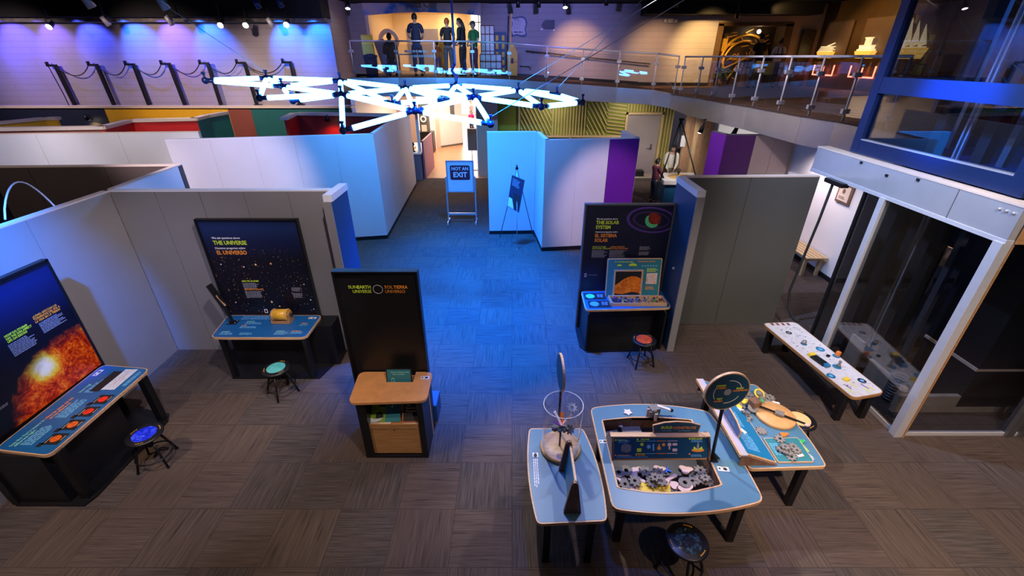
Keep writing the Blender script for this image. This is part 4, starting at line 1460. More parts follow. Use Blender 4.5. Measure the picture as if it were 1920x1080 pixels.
# viewer arm with paddle
q = G(437, 605, zt + .002)
A = thing('angled_viewer', 'black angled viewer arm standing on the left of the universe table', 'viewer', q)
mb = MB(); mb.bx(q.x - .07, q.x + .07, q.y - .05, q.y + .05, q.z, q.z + .012); part('foot_plate', mb, 'blackm', A)
mb = MB()
for sx in (-.05, .05):
    for sy in (-.03, .03): mb.ball((q.x + sx, q.y + sy, q.z + .014), .008, 8)
part('bolt', mb, 'steel', A)
e = q + Vector((-.13, .05, .52))
mb = MB(); mb.beam(q + Vector((0, 0, .01)), e, .035, .03); part('arm', mb, 'blackm', A)
mb = MB(); mb.beam(q + Vector((-.06, .03, .26)), q + Vector((-.20, .05, .62)), .10, .02, bev=.004); part('paddle', mb, 'black', A)
mb = MB(); mb.beam(q + Vector((-.048, .03, .28)), q + Vector((-.12, .02, .46)), .03, .008); part('edge_strip', mb, 'ply', A)
# wooden drum (barrel on cradle)
q = G(531, 603, zt + .002)
A = thing('wooden_drum', 'small yellow wooden drum turning in a cradle on the universe table', 'drum', q)
mb = MB()
for s in (-1, 1):
    mb.prism(rounded([(-.085, 0), (.085, 0), (.06, .10), (.06, .17), (-.06, .17), (-.06, .10)], .03), -.009, .009, Matrix.Translation(q + Vector((s * .13, 0, 0))) @ Matrix.Rotation(pi / 2, 4, 'Z') @ Matrix.Rotation(pi / 2, 4, 'X'))
mb.bx(q.x - .13, q.x + .13, q.y - .075, q.y - .06, q.z + .005, q.z + .05); mb.bx(q.x - .13, q.x + .13, q.y - .07, q.y + .07, q.z, q.z + .012)
part('cradle', mb, 'plyd', A)
mb = MB(); mb.tube(q + Vector((-.115, 0, .125)), q + Vector((.115, 0, .125)), .085, seg=28); part('barrel', mb, mat('golden_yellow_lacquer', (0.80, 0.42, 0.03), 0.35, var=0.2, scale=20), A)
mb = MB(); mb.ring(q + Vector((-.10, 0, .125)), .086, .008, 28, 'X'); mb.ring(q + Vector((.10, 0, .125)), .086, .008, 28, 'X'); part('hoop', mb, 'ply', A)
mb = MB(); mb.tube(q + Vector((.13, 0, .125)), q + Vector((.165, 0, .125)), .022, seg=16); part('knob', mb, 'blackm', A)

# ================================================================== SUN STAND (left edge)
T = thing('exhibit_stand', 'exhibit stand with fiery sun poster and long blue table at the left edge', 'exhibit', (-5.0, 3.8, 0))
sx = -5.36
y0, y1 = 3.10, 4.60
mb = MB(); mb.bx(sx - .045, sx, y0, y1, 0, 2.24); part('back_board', mb, 'black', T)
mb = MB(); mb.bx(sx - .05, sx + .02, y1 - .02, y1 + .004, 0, 2.25); mb.bx(sx - .05, sx + .02, y0 - .004, y0 + .02, 0, 2.25); mb.bx(sx - .05, sx + .02, y0, y1, 2.23, 2.252); part('board_frame', mb, 'blackm', T)
org = Vector((-5.0, 3.8, 0))
mb = MB(); mb.bx(sx, sx + .004, y0 + .02, y1 - .02, .76, 2.23); part('sun_picture', mb, sun_mat(4.35 - 3.8, .45, .89), T)
F = Face((sx + .004, y0, 0), (0, 1, 0), (0, 0, 1))
mb = MB()
for i, s in enumerate(('HOW DO STORMS', 'ON THE SUN AFFECT', 'LIFE ON EARTH?')): text_mb(mb, F, s, .736, 1.675 - i * .032, .034, .002, .03, narrow=.85)
part('question_english', mb, 'txty', T)
mb = MB()
for i, s in enumerate(('¿CÓMO AFECTAN LAS', 'TORMENTAS DEL SOL A', 'LA VIDA EN LA TIERRA?')): text_mb(mb, F, s, 1.063, 1.715 - i * .032, .034, .002, .03, narrow=.85)
part('question_spanish', mb, 'txto', T)
mb = MB(); lines_mb(mb, F, .72, 1.590, .27, 9, .017, seed=31); lines_mb(mb, F, 1.085, 1.632, .29, 8, .017, seed=32); lines_mb(mb, F, .12, 1.06, .36, 2, .016, seed=33); part('body_text', mb, 'txtg', T)
mb = MB(); mb.prism([(-5.36, 3.08), (-4.62, 3.08), (-4.58, 3.2), (-4.58, 4.32), (-4.66, 4.46), (-5.36, 4.60)], 0, .02); part('base_plate', mb, 'blackm', T)
mb = MB(); mb.bx(-5.34, -4.80, 3.12, 4.05, .02, .72); part('cabinet', mb, 'black', T)
for y in (3.20, 4.36):
    mb = MB(); mb.bx(-4.72, -4.64, y - .04, y + .04, .02, .72); part('leg', mb, 'blackm', T)
poly = rounded([(-5.30, 3.18), (-4.66, 3.10), (-4.66, 4.50), (-5.34, 4.58)], .09)
table_top(T, poly, .75, 'laminated')
F = Face((-4.66, 3.14, .7515), (0, 1, 0), (-1, 0, 0))
ds = mat('orange_sun_disc', (0.9, 0.12, 0.01), 0.4, var=0.5, scale=40)
ds2 = mat('red_sun_disc', (0.85, 0.03, 0.01), 0.4, var=0.5, scale=40)
for k in range(4):
    a = .16 + k * .20
    mb = MB(); frect(mb, F, a - .055, .05, a + .10, .22, .001); frect(mb, F, a - .085, .20, a - .03, .25, .001); part('picture_panel', mb, 'txtk', T)
    mb = MB(); fpoly(mb, F, circ(.048, 28, c=(a + .025, .135)), .0022); part('sun_disc', mb, ds if k < 2 else ds2, T)
    mb = MB(); frect(mb, F, a - .035, .195, a + .055, .20, .0022); frect(mb, F, a, .063, a + .07, .068, .0022); part('caption', mb, 'cap', T)
mb = MB(); text_mb(mb, F, 'See the Sun\'s layers in', .08, .50, .042, .001, .02); text_mb(mb, F, 'different light.', .08, .455, .042, .001, .02); text_mb(mb, F, 'How big?', .90, .50, .042, .001, .02); part('table_heading', mb, 'txtm', T)
mb = MB(); text_mb(mb, F, 'Mira las capas del Sol', .47, .50, .040, .001, .02); text_mb(mb, F, 'en luz diferente.', .47, .455, .040, .001, .02); part('table_heading', mb, 'txto', T)
mb = MB(); lines_mb(mb, F, .10, .43, .30, 5, .026, .001, .6, seed=41); lines_mb(mb, F, .49, .43, .32, 5, .026, .001, .6, seed=42); lines_mb(mb, F, .90, .46, .26, 4, .026, .001, .6, seed=43); lines_mb(mb, F, 1.02, .10, .34, 2, .026, .001, .6, seed=44); part('table_text', mb, 'txtb', T)
mb = MB(); frect(mb, F, .92, .30, 1.30, .42, .001); part('picture_dark', mb, 'txtk', T)
mb = MB(); frect(mb, F, .95, .14, 1.34, .30, .001); part('mountain_picture', mb, planet_mat('icy_mountain_print', (0.35, 0.5, 0.75), (0.7, 0.75, 0.85), (0.25, 0.38, 0.36), 18), T)
mb = MB()
for (a, b), (c, d) in (((1.0, .2), (1.3, .27)), ((.98, .25), (1.3, .2)), ((1.0, .16), (1.32, .24))): mb.beam(F.p(a, b, .003), F.p(c, d, .003), .002, .001)
part('diagram_lines', mb, 'redp', T)
sticker(F, 1.21, .57, .12, .055, T)

# ================================================================== CENTRE KIOSK
T = thing('book_kiosk', 'tall black sun earth universe panel with wooden book shelf cabinet in the centre', 'kiosk', (-1.4, 3.95, 0))
kx0, kx1, ky, kt = -1.935, -1.03, 4.26, 2.25
mb = MB(); mb.bx(kx0, kx1, ky, ky + .05, 0.0, kt); part('back_panel', mb, 'black', T)
mb = MB(); mb.bx(-1.88, -.985, 4.325, 4.62, 0, .28, .01); part('rear_support', mb, mat('blue_lit_support_box', (.02, .08, .22), .5), T, 'rear support box with blue light in its colour')  # blue light falling on the box is put into its base colour
mb = MB(); mb.bx(kx0 - .01, kx0 + .012, ky - .03, ky + .06, 0, kt + .01); mb.bx(kx1 - .012, kx1 + .01, ky - .03, ky + .06, 0, kt + .01); mb.bx(kx0, kx1, ky - .03, ky + .06, kt - .005, kt + .012); part('panel_frame', mb, 'blackm', T)
F = Face((kx0, ky - .001, 0), (1, 0, 0), (0, 0, 1))
mb = MB(); text_mb(mb, F, 'SUN', .131, 2.045, .054, .001, .0); text_mb(mb, F, 'EARTH', .232, 2.045, .054, .001, .02, narrow=.9); text_mb(mb, F, 'UNIVERSE', .172, 1.99, .054, .001, .0, narrow=.88); part('title_english', mb, 'txty', T)
mb = MB(); text_mb(mb, F, 'SOL', .53, 2.045, .054, .001, .0); text_mb(mb, F, 'TIERRA', .632, 2.045, .054, .001, .03, narrow=.88); text_mb(mb, F, 'UNIVERSO', .53, 1.99, .054, .001, .0, narrow=.88); part('title_spanish', mb, 'txto', T)
mb = MB(); mb.prism(circ(.054, 32, c=(.456, 2.035)), .001, .002, F.mat4(), hole=circ(.050, 32, c=(.456, 2.035))); part('ring_logo', mb, 'txtw', T)
# cabinet
cx0, cx1, cy0, cy1 = -1.76, -1.01, 3.73, 4.22
mb = MB(); mb.bx(cx0, cx0 + .10, cy0, cy1, .035, .87); part('cabinet_side', mb, 'black', T)
mb = MB(); mb.bx(cx1 - .07, cx1, cy0, cy1, .035, .87); part('cabinet_side', mb, 'black', T)
mb = MB(); mb.bx(cx0, cx1, cy0, cy1 + .03, 0, .034); part('plinth', mb, 'black', T)
mb = MB(); mb.bx(cx0 + .10, cx1 - .07, cy0 + .02, cy0 + .04, .06, .46); part('front_panel', mb, 'plyd', T)
mb = MB(); mb.bx(cx0 + .10, cx1 - .07, cy0 + .02, cy1, .48, .50); part('shelf', mb, 'plyd', T)
mb = MB(); mb.bx(cx0 + .10, cx1 - .07, cy0 + .015, cy0 + .03, .46, .53); part('shelf_lip', mb, 'plyd', T)
mb = MB(); mb.bx(cx0 + .10, cx1 - .07, cy1 - .02, cy1, .1, .87); part('cabinet_back', mb, 'plyd', T)
mb = MB(); mb.bx(cx1 - .005, cx1 + .004, cy1 - .14, cy1 - .11, .02, .87); part('edge_strip', mb, 'ply', T)
mb = MB(); mb.tube((-1.38, cy0 + .025, .44), (-1.38, cy0 + .013, .44), .006); part('lock', mb, 'blackm', T)
poly = rounded([(-1.815, 3.685), (-.965, 3.74), (-.965, 4.22), (-1.17, 4.22), (-1.17, 4.04), (-1.50, 4.03), (-1.50, 4.21), (-1.84, 4.21)], .07)
poly = rounded([(-1.81, 3.70), (-.955, 3.73)], .1) if False else [*rounded([(-1.82, 4.22), (-1.82, 3.69), (-.955, 3.73), (-.955, 4.22)], .10)]
mb = MB()
mb.prism(rounded([(-1.86, 4.23), (-1.82, 3.69), (-.955, 3.73), (-.965, 4.23)], .08)[:] if False else (rounded([(-1.86, 4.24), (-1.82, 3.69), (-.955, 3.73), (-.965, 4.24)], .09) + [(-1.17, 4.24), (-1.17, 4.05), (-1.49, 4.05), (-1.49, 4.24)]), .875, .905)
part('counter_top', mb, mat('birch_counter', (0.62, 0.29, 0.11), 0.42, var=0.12, scale=9), T)
F = Face((-1.09, 4.05, .905), (1, 0, 0), (0, 1, 0))
sticker(F, 0, .05, .10, .055, T)
# leaning little sign
A = thing('tablet_sign', 'small teal card sign standing in the notch of the kiosk counter', 'sign', (-1.34, 4.12, .86))
r = Matrix.Rotation(radians(-12), 3, 'X')
F = Face((-1.48, 4.075, .86), (1, 0, 0), (0, .20, .98))
mb = MB(); frect(mb, F, -.012, 0, .292, .20, -.012, .010); part('backing', mb, 'black', A)
mb = MB(); frect(mb, F, 0, .0, .28, .185, 0, .002); part('card', mb, 'tealpr', A)
mb = MB(); text_mb(mb, F, 'This is an inclusive exhibit', .045, .145, .021, .003, .03); text_mb(mb, F, 'Esta es accesible', .07, .118, .021, .003, .03); part('card_text', mb, 'txtm', A)
mb = MB(); mb.prism(rounded([(.05, .015), (.085, .015), (.085, .075), (.05, .075)], .01), .003, .004, F.mat4(), hole=rounded([(.056, .024), (.079, .024), (.079, .066), (.056, .066)], .006)); part('phone_icon', mb, 'txtm', A)
# books on the shelf
def book(label, F, wd, ht, th, cover, pages='cap'):
    B = thing('book', label, 'book', F.p(wd / 2, 0))
    mb = MB(); mb.prism(rounded([(0, 0), (wd, 0), (wd, ht), (0, ht)], .004), -.003, 0, F.mat4()); mb.prism(rounded([(0, 0), (wd, 0), (wd, ht), (0, ht)], .004), -th, -th + .003, F.mat4()); part('cover', mb, cover, B)
    mb = MB(); frect(mb, F, .004, .004, wd - .004, ht - .004, -th + .003, th - .006); part('pages', mb, pages, B)
    return B
F = Face((-1.36, 3.80, .505), (1, .02, 0), (-.05, .55, .83))
B = book('black-covered planetarium book with orange border on the right of the kiosk shelf', Face((-1.29, 3.79, .515), (1, .03, 0), (0.0, .62, .78)), .25, .25, .03, 'txtk')
Fb = Face((-1.29, 3.79, .515), (1, .03, 0), (0.0, .62, .78))
mb = MB(); mb.prism([(0, 0), (.25, 0), (.25, .25), (0, .25)], .0005, .0015, Fb.mat4(), hole=[(.015, .015), (.235, .015), (.235, .235), (.015, .235)]); part('cover_border', mb, mat('rust_orange_print', (0.35, 0.10, 0.05), 0.5), B)
mb = MB(); text_mb(mb, Fb, 'This', .04, .19, .030, .002, .02); text_mb(mb, Fb, 'Book Is a', .04, .155, .034, .002, .03); text_mb(mb, Fb, 'Planetarium', .04, .12, .034, .002, .03); part('cover_title', mb, 'cap', B)
Fb = Face((-1.66, 3.80, .515), (1, .02, 0), (.03, .62, .78))
B = book('green and teal picture book leaning open on the left of the kiosk shelf', Fb, .34, .26, .02, 'tealpr')
mb = MB(); frect(mb, Fb, 0, 0, .17, .26, .0005); part('green_page', mb, mat('leaf_green_print', (0.20, 0.36, 0.01), 0.5, var=0.3, scale=14), B)
mb = MB(); fpoly(mb, Fb, circ(.045, 18, c=(.10, .07)), .002); frect(mb, Fb, .09, .17, .165, .20, .002); part('dark_drawing', mb, 'txtk', B)
mb = MB(); fpoly(mb, Fb, gear_outline(7, .05, .03), .0015) if False else fpoly(mb, Fb, [(.0, .0), (.06, .0), (.12, .02), (.15, .05), (.05, .035), (.0, .05)], .003); fpoly(mb, Fb, [(.235, .17), (.245, .20), (.25, .17), (.255, .165), (.23, .165)], .002); part('white_drawing', mb, 'whitepr', B)
single('loose_papers', 'torn cream papers lying under the books on the kiosk shelf', 'papers', MB().box((-1.56, 3.79, .505), (.28, .06, .006), rz=.03).box((-1.15, 3.785, .505), (.26, .05, .006), rz=.05), 'cap', base=(-1.4, 3.79, .5))


# ================================================================== SOLAR SYSTEM STAND
T = thing('exhibit_stand', 'exhibit stand with ringed planet solar system board and sorting shelf on the right', 'exhibit', (1.8, 6.3, 0))
bx0, bx1, by, bt = 1.15, 2.535, 6.62, 2.27
mb = MB(); mb.bx(bx0, bx1, by, by + .05, 0, bt); part('back_board', mb, 'black', T)
mb = MB(); mb.bx(bx0 - .014, bx0 + .01, by - .02, by + .06, 0, bt + .014); mb.bx(bx1 - .01, bx1 + .014, by - .02, by + .06, 0, bt + .014); mb.bx(bx0, bx1, by - .02, by + .06, bt - .01, bt + .014); part('board_frame', mb, 'greymet', T)
mb = MB(); mb.bx(bx0 + .01, bx1 - .01, by - .004, by, .78, bt - .01); part('space_picture', mb, mat('midnight_blue_print', (0.006, 0.009, 0.028), 0.4, var=0.3, scale=3), T)
F = Face((bx0, by - .004, 0), (1, 0, 0), (0, 0, 1))
mb = MB(); text_mb(mb, F, 'We ask questions about', .185, 2.03, .034, .002, .02); text_mb(mb, F, 'Hacemos preguntas sobre', .185, 1.812, .034, .002, .02); part('small_heading', mb, 'txtw', T)
mb = MB(); text_mb(mb, F, 'THE SOLAR', .185, 1.955, .080, .002, .03, narrow=.88); text_mb(mb, F, 'SYSTEM', .185, 1.875, .080, .002, .03, narrow=.88); part('heading_english', mb, 'txty', T)
mb = MB(); text_mb(mb, F, 'EL SISTEMA', .185, 1.733, .080, .002, .03, narrow=.88); text_mb(mb, F, 'SOLAR', .185, 1.653, .080, .002, .03, narrow=.88); part('heading_spanish', mb, 'txto', T)
mb = MB(); text_mb(mb, F, 'WHAT IS IT LIKE', .16, 1.555, .030, .002, .02); text_mb(mb, F, 'ON OTHER WORLDS?', .16, 1.525, .030, .002, .02); part('question_english', mb, 'txty', T)
mb = MB(); text_mb(mb, F, '¿CÓMO ES ESTAR', .45, 1.555, .030, .002, .02); text_mb(mb, F, 'EN OTROS MUNDOS?', .45, 1.525, .030, .002, .02); part('question_spanish', mb, 'txto', T)
mb = MB(); lines_mb(mb, F, .16, 1.505, .25, 8, .017, seed=51); lines_mb(mb, F, .45, 1.505, .28, 8, .017, seed=52); lines_mb(mb, F, .93, 1.57, .18, 4, .017, seed=53); lines_mb(mb, F, .93, 1.48, .18, 4, .017, seed=54); lines_mb(mb, F, .14, 1.06, .2, 1, .02, seed=55); part('body_text', mb, 'txtg', T)
mb = MB(); mb.prism(rounded([(.07, 1.02), (.105, 1.02), (.105, 1.085), (.07, 1.085)], .01), .002, .003, F.mat4(), hole=rounded([(.077, 1.03), (.098, 1.03), (.098, 1.075), (.077, 1.075)], .006)); part('phone_icon', mb, 'txtw', T)
def ell(a, b, c, n=48, rot=0.0):
    return [(c[0] + a * cos(t) * cos(rot) - b * sin(t) * sin(rot), c[1] + a * cos(t) * sin(rot) + b * sin(t) * cos(rot)) for t in [2 * pi * k / n for k in range(n)]]
C = (1.05, 2.02)
clampf = lambda pl: [(min(max(x, .02), 1.365), min(max(y, 1.0), 2.25)) for x, y in pl]
for a, b, a2, b2, c in ((.395, .215, .36, .185, (0.09, 0.04, 0.24)), (.30, .145, .265, .115, (0.04, 0.02, 0.10))):
    mb = MB(); mb.prism(clampf(ell(a, b, C, rot=-.12)), .001, .002, F.mat4(), hole=clampf(ell(a2, b2, (C[0] + .01, C[1]), rot=-.12))); part('planet_ring', mb, mat('violet_ring_print', c, 0.4, var=.2, scale=12), T)
mb = MB(); fpoly(mb, F, circ(.125, 32, c=(1.08, 2.02)), .003); part('planet', mb, planet_mat('red_gas_planet_print', (0.05, 0.004, 0.002), (0.24, 0.02, 0.008), (0.32, 0.05, 0.02), 12), T)
cres = [(1.08 + .125 * cos(t), 2.02 + .125 * sin(t)) for t in [radians(150 + k * 10) for k in range(17)]] + [(1.105 + .105 * cos(t), 2.055 + .105 * sin(t)) for t in [radians(300 - k * 10) for k in range(15)]]
mb = MB(); fpoly(mb, F, cres, .004); part('planet_crescent', mb, mat('mint_green_print', (0.10, 0.62, 0.22), 0.4), T)
# body, shelf
mb = MB(); mb.bx(1.20, 2.46, 6.30, 6.60, 0, .71); part('cabinet', mb, 'black', T)
mb = MB(); mb.bx(1.198, 1.228, 5.90, 6.6, .02, .713); part('cabinet_side', mb, 'black', T)
mb = MB(); mb.bx(2.432, 2.462, 5.94, 6.6, .02, .713); part('cabinet_side', mb, 'black', T)
mb = MB(); mb.prism([(1.13, 6.6), (1.13, 6.02), (1.23, 5.86), (2.36, 5.92), (2.46, 6.0), (2.46, 6.6)], 0, .02); part('base_plate', mb, 'blackm', T)
poly = rounded([(1.17, 5.97), (2.56, 6.04), (2.58, 6.62), (1.18, 6.62)], .10)
table_top(T, poly, .75, 'laminated')
F = Face((1.18, 6.0, .7515), (1, .02, 0), (0, 1, 0))
for (a, b, c, nm) in ((.03, .30, planet_mat('green_planet_print', (0.03, 0.35, 0.20), (0.10, 0.6, 0.2), (0.25, 0.75, 0.3), 25), 0), (.06, .04, planet_mat('blue_planet_print', (0.02, 0.10, 0.8), (0.10, 0.35, 1.0), (0.6, 0.2, 0.4), 12), 0)):
    mb = MB(); frect(mb, F, a, b, a + .36, b + .23, .001); part('picture_panel', mb, 'txtk', T)
    mb = MB(); fpoly(mb, F, circ(.075, 28, c=(a + .10, b + .12)), .0022); part('planet_picture', mb, c, T)
    mb = MB(); lines_mb(mb, F, a + .22, b + .18, .12, 4, .028, .0022, seed=61); part('caption', mb, 'txtg', T)
# upright panel with mars window
q = Face((1.555, 6.40, .752), (1, .02, 0), (0, .16, .987))
A = thing('sorting_panel', 'upright teal panel with orange planet window on the solar system shelf', 'panel', q.p(.45, 0))
mb = MB(); mb.prism(rounded([(0, 0), (.90, 0), (.90, .66), (0, .66)], .03), -.02, 0, q.mat4()); part('board', mb, 'ply', A)
mb = MB(); mb.prism(rounded([(.015, 0.0), (.885, 0.0), (.885, .645), (.015, .645)], .02), 0, .002, q.mat4()); part('print_surface', mb, 'tealpr', A)
mb = MB(); mb.prism([(.12, .02), (.60, .02), (.60, .47), (.12, .47)], .002, .022, q.mat4(), hole=[(.145, .03), (.575, .03), (.575, .445), (.145, .445)]); part('window_frame', mb, 'ply', A)
mb = MB(); frect(mb, q, .145, .03, .575, .445, .002); part('window_backing', mb, 'txtk', A)
arc = [(.145, .06)] + [(.145 + .43 * t, .22 + .14 * sin(t * 2.6 - .2)) for t in [k / 14 for k in range(15)]] + [(.575, .06), (.45, .09), (.30, .05)]
mb = MB(); fpoly(mb, q, arc, .004); part('orange_planet', mb, planet_mat('mars_print', (0.45, 0.06, 0.0), (0.85, 0.20, 0.01), (0.95, 0.34, 0.04), 14), A)
mb = MB(); frect(mb, q, .66, .22, .84, .41, .003); part('rock_picture', mb, planet_mat('rock_print', (0.75, 0.25, 0.08), (0.75, 0.65, 0.6), (0.35, 0.10, 0.03), 16), A)
mb = MB(); text_mb(mb, q, 'Sort by size and color.', .12, .595, .034, .003, .02); lines_mb(mb, q, .66, .49, .18, 3, .022, .003, seed=71); part('text_english', mb, 'txty', A)
mb = MB(); text_mb(mb, q, 'Clasifica por tamaño.', .50, .60, .034, .003, .02); lines_mb(mb, q, .66, .18, .17, 3, .022, .003, seed=72); part('text_spanish', mb, 'txto', A)
mb = MB(); fpoly(mb, q, [(.20 + .04 * cos(t), .535 + .03 * sin(t)) for t in [pi * k / 10 for k in range(11)]], .003); fpoly(mb, q, [(.42 + .07 * cos(t), .535 + .045 * sin(t)) for t in [pi * k / 10 for k in range(11)]], .003); part('sun_icon', mb, 'txty', A)
mb = MB()
for k in range(6): fpoly(mb, q, [(.58 + k * .045 + .014 * cos(t), .535 + .014 * sin(t)) for t in [2 * pi * j / 10 for j in range(10)]], .003)
part('planet_icon', mb, 'txtb', A)
# tray of beads
ty = 6.06
A = thing('wooden_tray', 'shallow wooden tray of coloured pieces on the solar system shelf', 'tray', (2.05, 6.2, .752))
mb = MB(); mb.bx(1.60, 2.48, 6.10, 6.34, .752, .762); part('tray_bottom', mb, 'plyd', A)
mb = MB(); mb.bx(1.60, 2.48, 6.09, 6.105, .752, .81); mb.bx(1.60, 2.48, 6.335, 6.35, .752, .81); mb.bx(1.59, 1.605, 6.09, 6.35, .752, .81); mb.bx(2.475, 2.49, 6.09, 6.35, .752, .81); part('tray_rim', mb, 'ply', A)
mb = MB()
mats_ = ['laminated', 'foamblue', 'foamgreen', 'navy', 'foamyel', 'purple']
rnd = random.Random(3)
for k in range(130):
    mb.mi = rnd.choice([0, 3, 3, 3, 3, 5]) if k < 105 else rnd.choice([2, 4, 3, 0])
    x = rnd.uniform(1.63, 2.45) if k >= 40 else rnd.uniform(1.63, 1.95)
    mb.ball((x, rnd.uniform(6.13, 6.31), .775 + rnd.uniform(0, .035)), rnd.uniform(.009, .015), 6)
o = single('bead_pile', 'heap of small blue and green beads filling the wooden tray', 'beads', mb, mats_, base=(2.05, 6.2, .762)); o['kind'] = 'stuff'


# ================================================================== BLUE TABLES IN FRONT
def radial(poly, c, n=144):
    out = []
    L = len(poly)
    for k in range(n):
        a = 2 * pi * k / n
        dx, dy = cos(a), sin(a)
        best = None
        for i in range(L):
            x1, y1 = poly[i][0] - c[0], poly[i][1] - c[1]
            x2, y2 = poly[(i + 1) % L][0] - c[0], poly[(i + 1) % L][1] - c[1]
            ex, ey = x2 - x1, y2 - y1
            den = dx * ey - dy * ex
            if abs(den) < 1e-9: continue
            t = (x1 * ey - y1 * ex) / den
            s = (x1 * dy - y1 * dx) / den
            if t > 0 and -1e-6 <= s <= 1 + 1e-6 and (best is None or t > best): best = t
        out.append((c[0] + dx * best, c[1] + dy * best))
    return out


TZ = .68
def table_legs(T, pts, z=TZ - .035, s=.07):
    for x, y in pts:
        mb = MB(); mb.bx(x - s / 2, x + s / 2, y - s / 2, y + s / 2, 0.0, z, .006); part('leg', mb, 'blackm', T)

# left table
TA = thing('activity_table', 'small blue barrel-shaped table with the clear wind tube, leftmost of the three blue tables', 'table', (.5, 3.0, 0))
polyA = barrel([(.19, 3.54), (.78, 3.54), (.84, 2.45), (.22, 2.42)], [.0, .055, .0, .05], .05)
table_top(TA, polyA, TZ + .004)
table_legs(TA, [(.32, 2.52), (.72, 2.52), (.30, 3.42), (.70, 3.42)])
FA = Face((0, 0, TZ + .0055), (1, 0, 0), (0, 1, 0))
FAr = Face((.24, 3.2, TZ + .0055), (0, -1, 0), (1, 0, 0))
sticker(FAr, 0, -.03, .055, .06, TA)
mb = MB(); lines_mb(mb, FAr, .08, .02, .34, 3, .018, .001, seed=81); part('table_text', mb, 'txtw', TA)
# wind tube
c = (.505, 3.26)
W = thing('wind_tube', 'clear acrylic tube on a round plywood base standing on the leftmost blue table', 'tube', (c[0], c[1], TZ + .006))
mb = MB(); mb.lathe((c[0], c[1], TZ + .006), [(0, 0), (.205, 0), (.21, .008), (.21, .035), (.20, .042), (0, .042)], 40); part('base_disc', mb, 'ply', W)
mb = MB(); mb.lathe((c[0], c[1], TZ + .048), [(.195, 0), (.195, .56)], 48); mb.lathe((c[0], c[1], TZ + .048), [(.191, 0), (.191, .56)], 48); part('clear_tube', mb, 'acrylic', W)
mb = MB(); mb.ring((c[0], c[1], TZ + .608), .193, .0035, 48); part('tube_rim', mb, 'whitepr', W)
mb = MB(); mb.tube((c[0] - .01, c[1], TZ + .048), (c[0] - .01, c[1], TZ + .30), .010); part('centre_rod', mb, 'blackm', W)
W2 = thing('round_sign', 'round wooden sign seen edge-on above the wind tube', 'sign', (.47, 3.42, TZ + .006))
mb = MB(); mb.tube((.50, 3.47, TZ + .006), (.50, 3.47, 1.40), .013); mb.box((.50, 3.47, TZ + .012), (.09, .09, .012)); part('pole', mb, 'blackm', W2)
Mx = Matrix.Translation((.488, 3.47, 1.52)) @ Matrix.Rotation(radians(4), 4, 'Z') @ Matrix.Rotation(pi / 2, 4, 'Y')
mb = MB(); mb.prism(circ(.19, 40), -.011, .011, Mx); part('disc', mb, 'ply', W2)
mb = MB(); mb.prism(circ(.178, 40), .011, .013, Mx); mb.prism(circ(.178, 40), -.013, -.011, Mx); part('disc_print', mb, 'print', W2)

def bracket_poly(): return rounded([(-.08, 0), (.08, 0), (.03, .37), (.012, .40), (-.012, .40), (-.03, .37)], .008, 2)
P = thing('instruction_panel', 'instruction panel seen end-on between two wooden brackets on the leftmost blue table', 'panel', (.54, 2.75, TZ + .0055))
for y in (2.535, 2.985):
    mb = MB(); mb.prism(bracket_poly(), -.014, .014, Matrix.Translation((.54, y, TZ + .0055)) @ Matrix.Rotation(pi / 2, 4, 'X')); part('bracket', mb, 'wooddk', P)
mb = MB(); mb.box((.54, 2.76, TZ + .20), (.02, .42, .33), rot=Matrix.Rotation(radians(5), 3, 'Y')); part('board', mb, 'ply', P)
mb = MB(); mb.box((.54, 2.76, TZ + .20), (.026, .40, .31), rot=Matrix.Rotation(radians(5), 3, 'Y')); part('board_print', mb, 'printb', P)
mb = MB()
for k in range(5): mb.box((.556, 2.62 + k * .07, TZ + .27), (.004, .03, .012), rot=Matrix.Rotation(radians(5), 3, 'Y'))
part('board_icons', mb, 'txtm', P)

# centre table with sunken tray
TB = thing('activity_table', 'large blue table with a sunken tray of gears, middle of the three blue tables', 'table', (1.6, 3.2, 0))
outB = barrel([(.91, 3.86), (2.27, 3.81), (2.33, 2.65), (.91, 2.57)], [.09, .035, .085, 0], .07)
holeB = [(1.02, 3.66), (1.35, 3.70), (1.69, 3.70), (2.02, 3.665), (2.0, 2.82), (1.73, 2.755), (1.46, 2.735), (1.25, 2.75), (1.01, 2.79)]
cB = (1.52, 3.2)
table_top(TB, radial(outB, cB), TZ, hole=radial(holeB, cB))
table_legs(TB, [(2.18, 2.72), (1.05, 2.72), (1.05, 3.74), (2.12, 3.68)])
mb = MB(); mb.prism(radial(inset(holeB, -.015), cB), TZ - .16, TZ - .002, hole=radial(holeB, cB)); part('tray_wall', mb, 'wooddk', TB)
mb = MB(); mb.prism(radial(inset(holeB, -.012), cB), TZ - .165, TZ - .15); part('tray_floor', mb, 'black', TB)
FB = Face((0, 0, TZ + .0015), (1, 0, 0), (0, 1, 0))
mb = MB(); mb.prism(radial(inset(holeB, -.016), cB), .0005, .003, FB.mat4(), hole=radial(inset(holeB, .003), cB)); part('tray_edge', mb, 'ply', TB)
sticker(Face((.93, 3.33, TZ + .0015), (1, 0, 0), (0, 1, 0)), 0, 0, .085, .045, TB)
sticker(Face((2.04, 2.98, TZ + .0015), (1, -.12, 0), (.12, 1, 0)), 0, 0, .11, .055, TB)
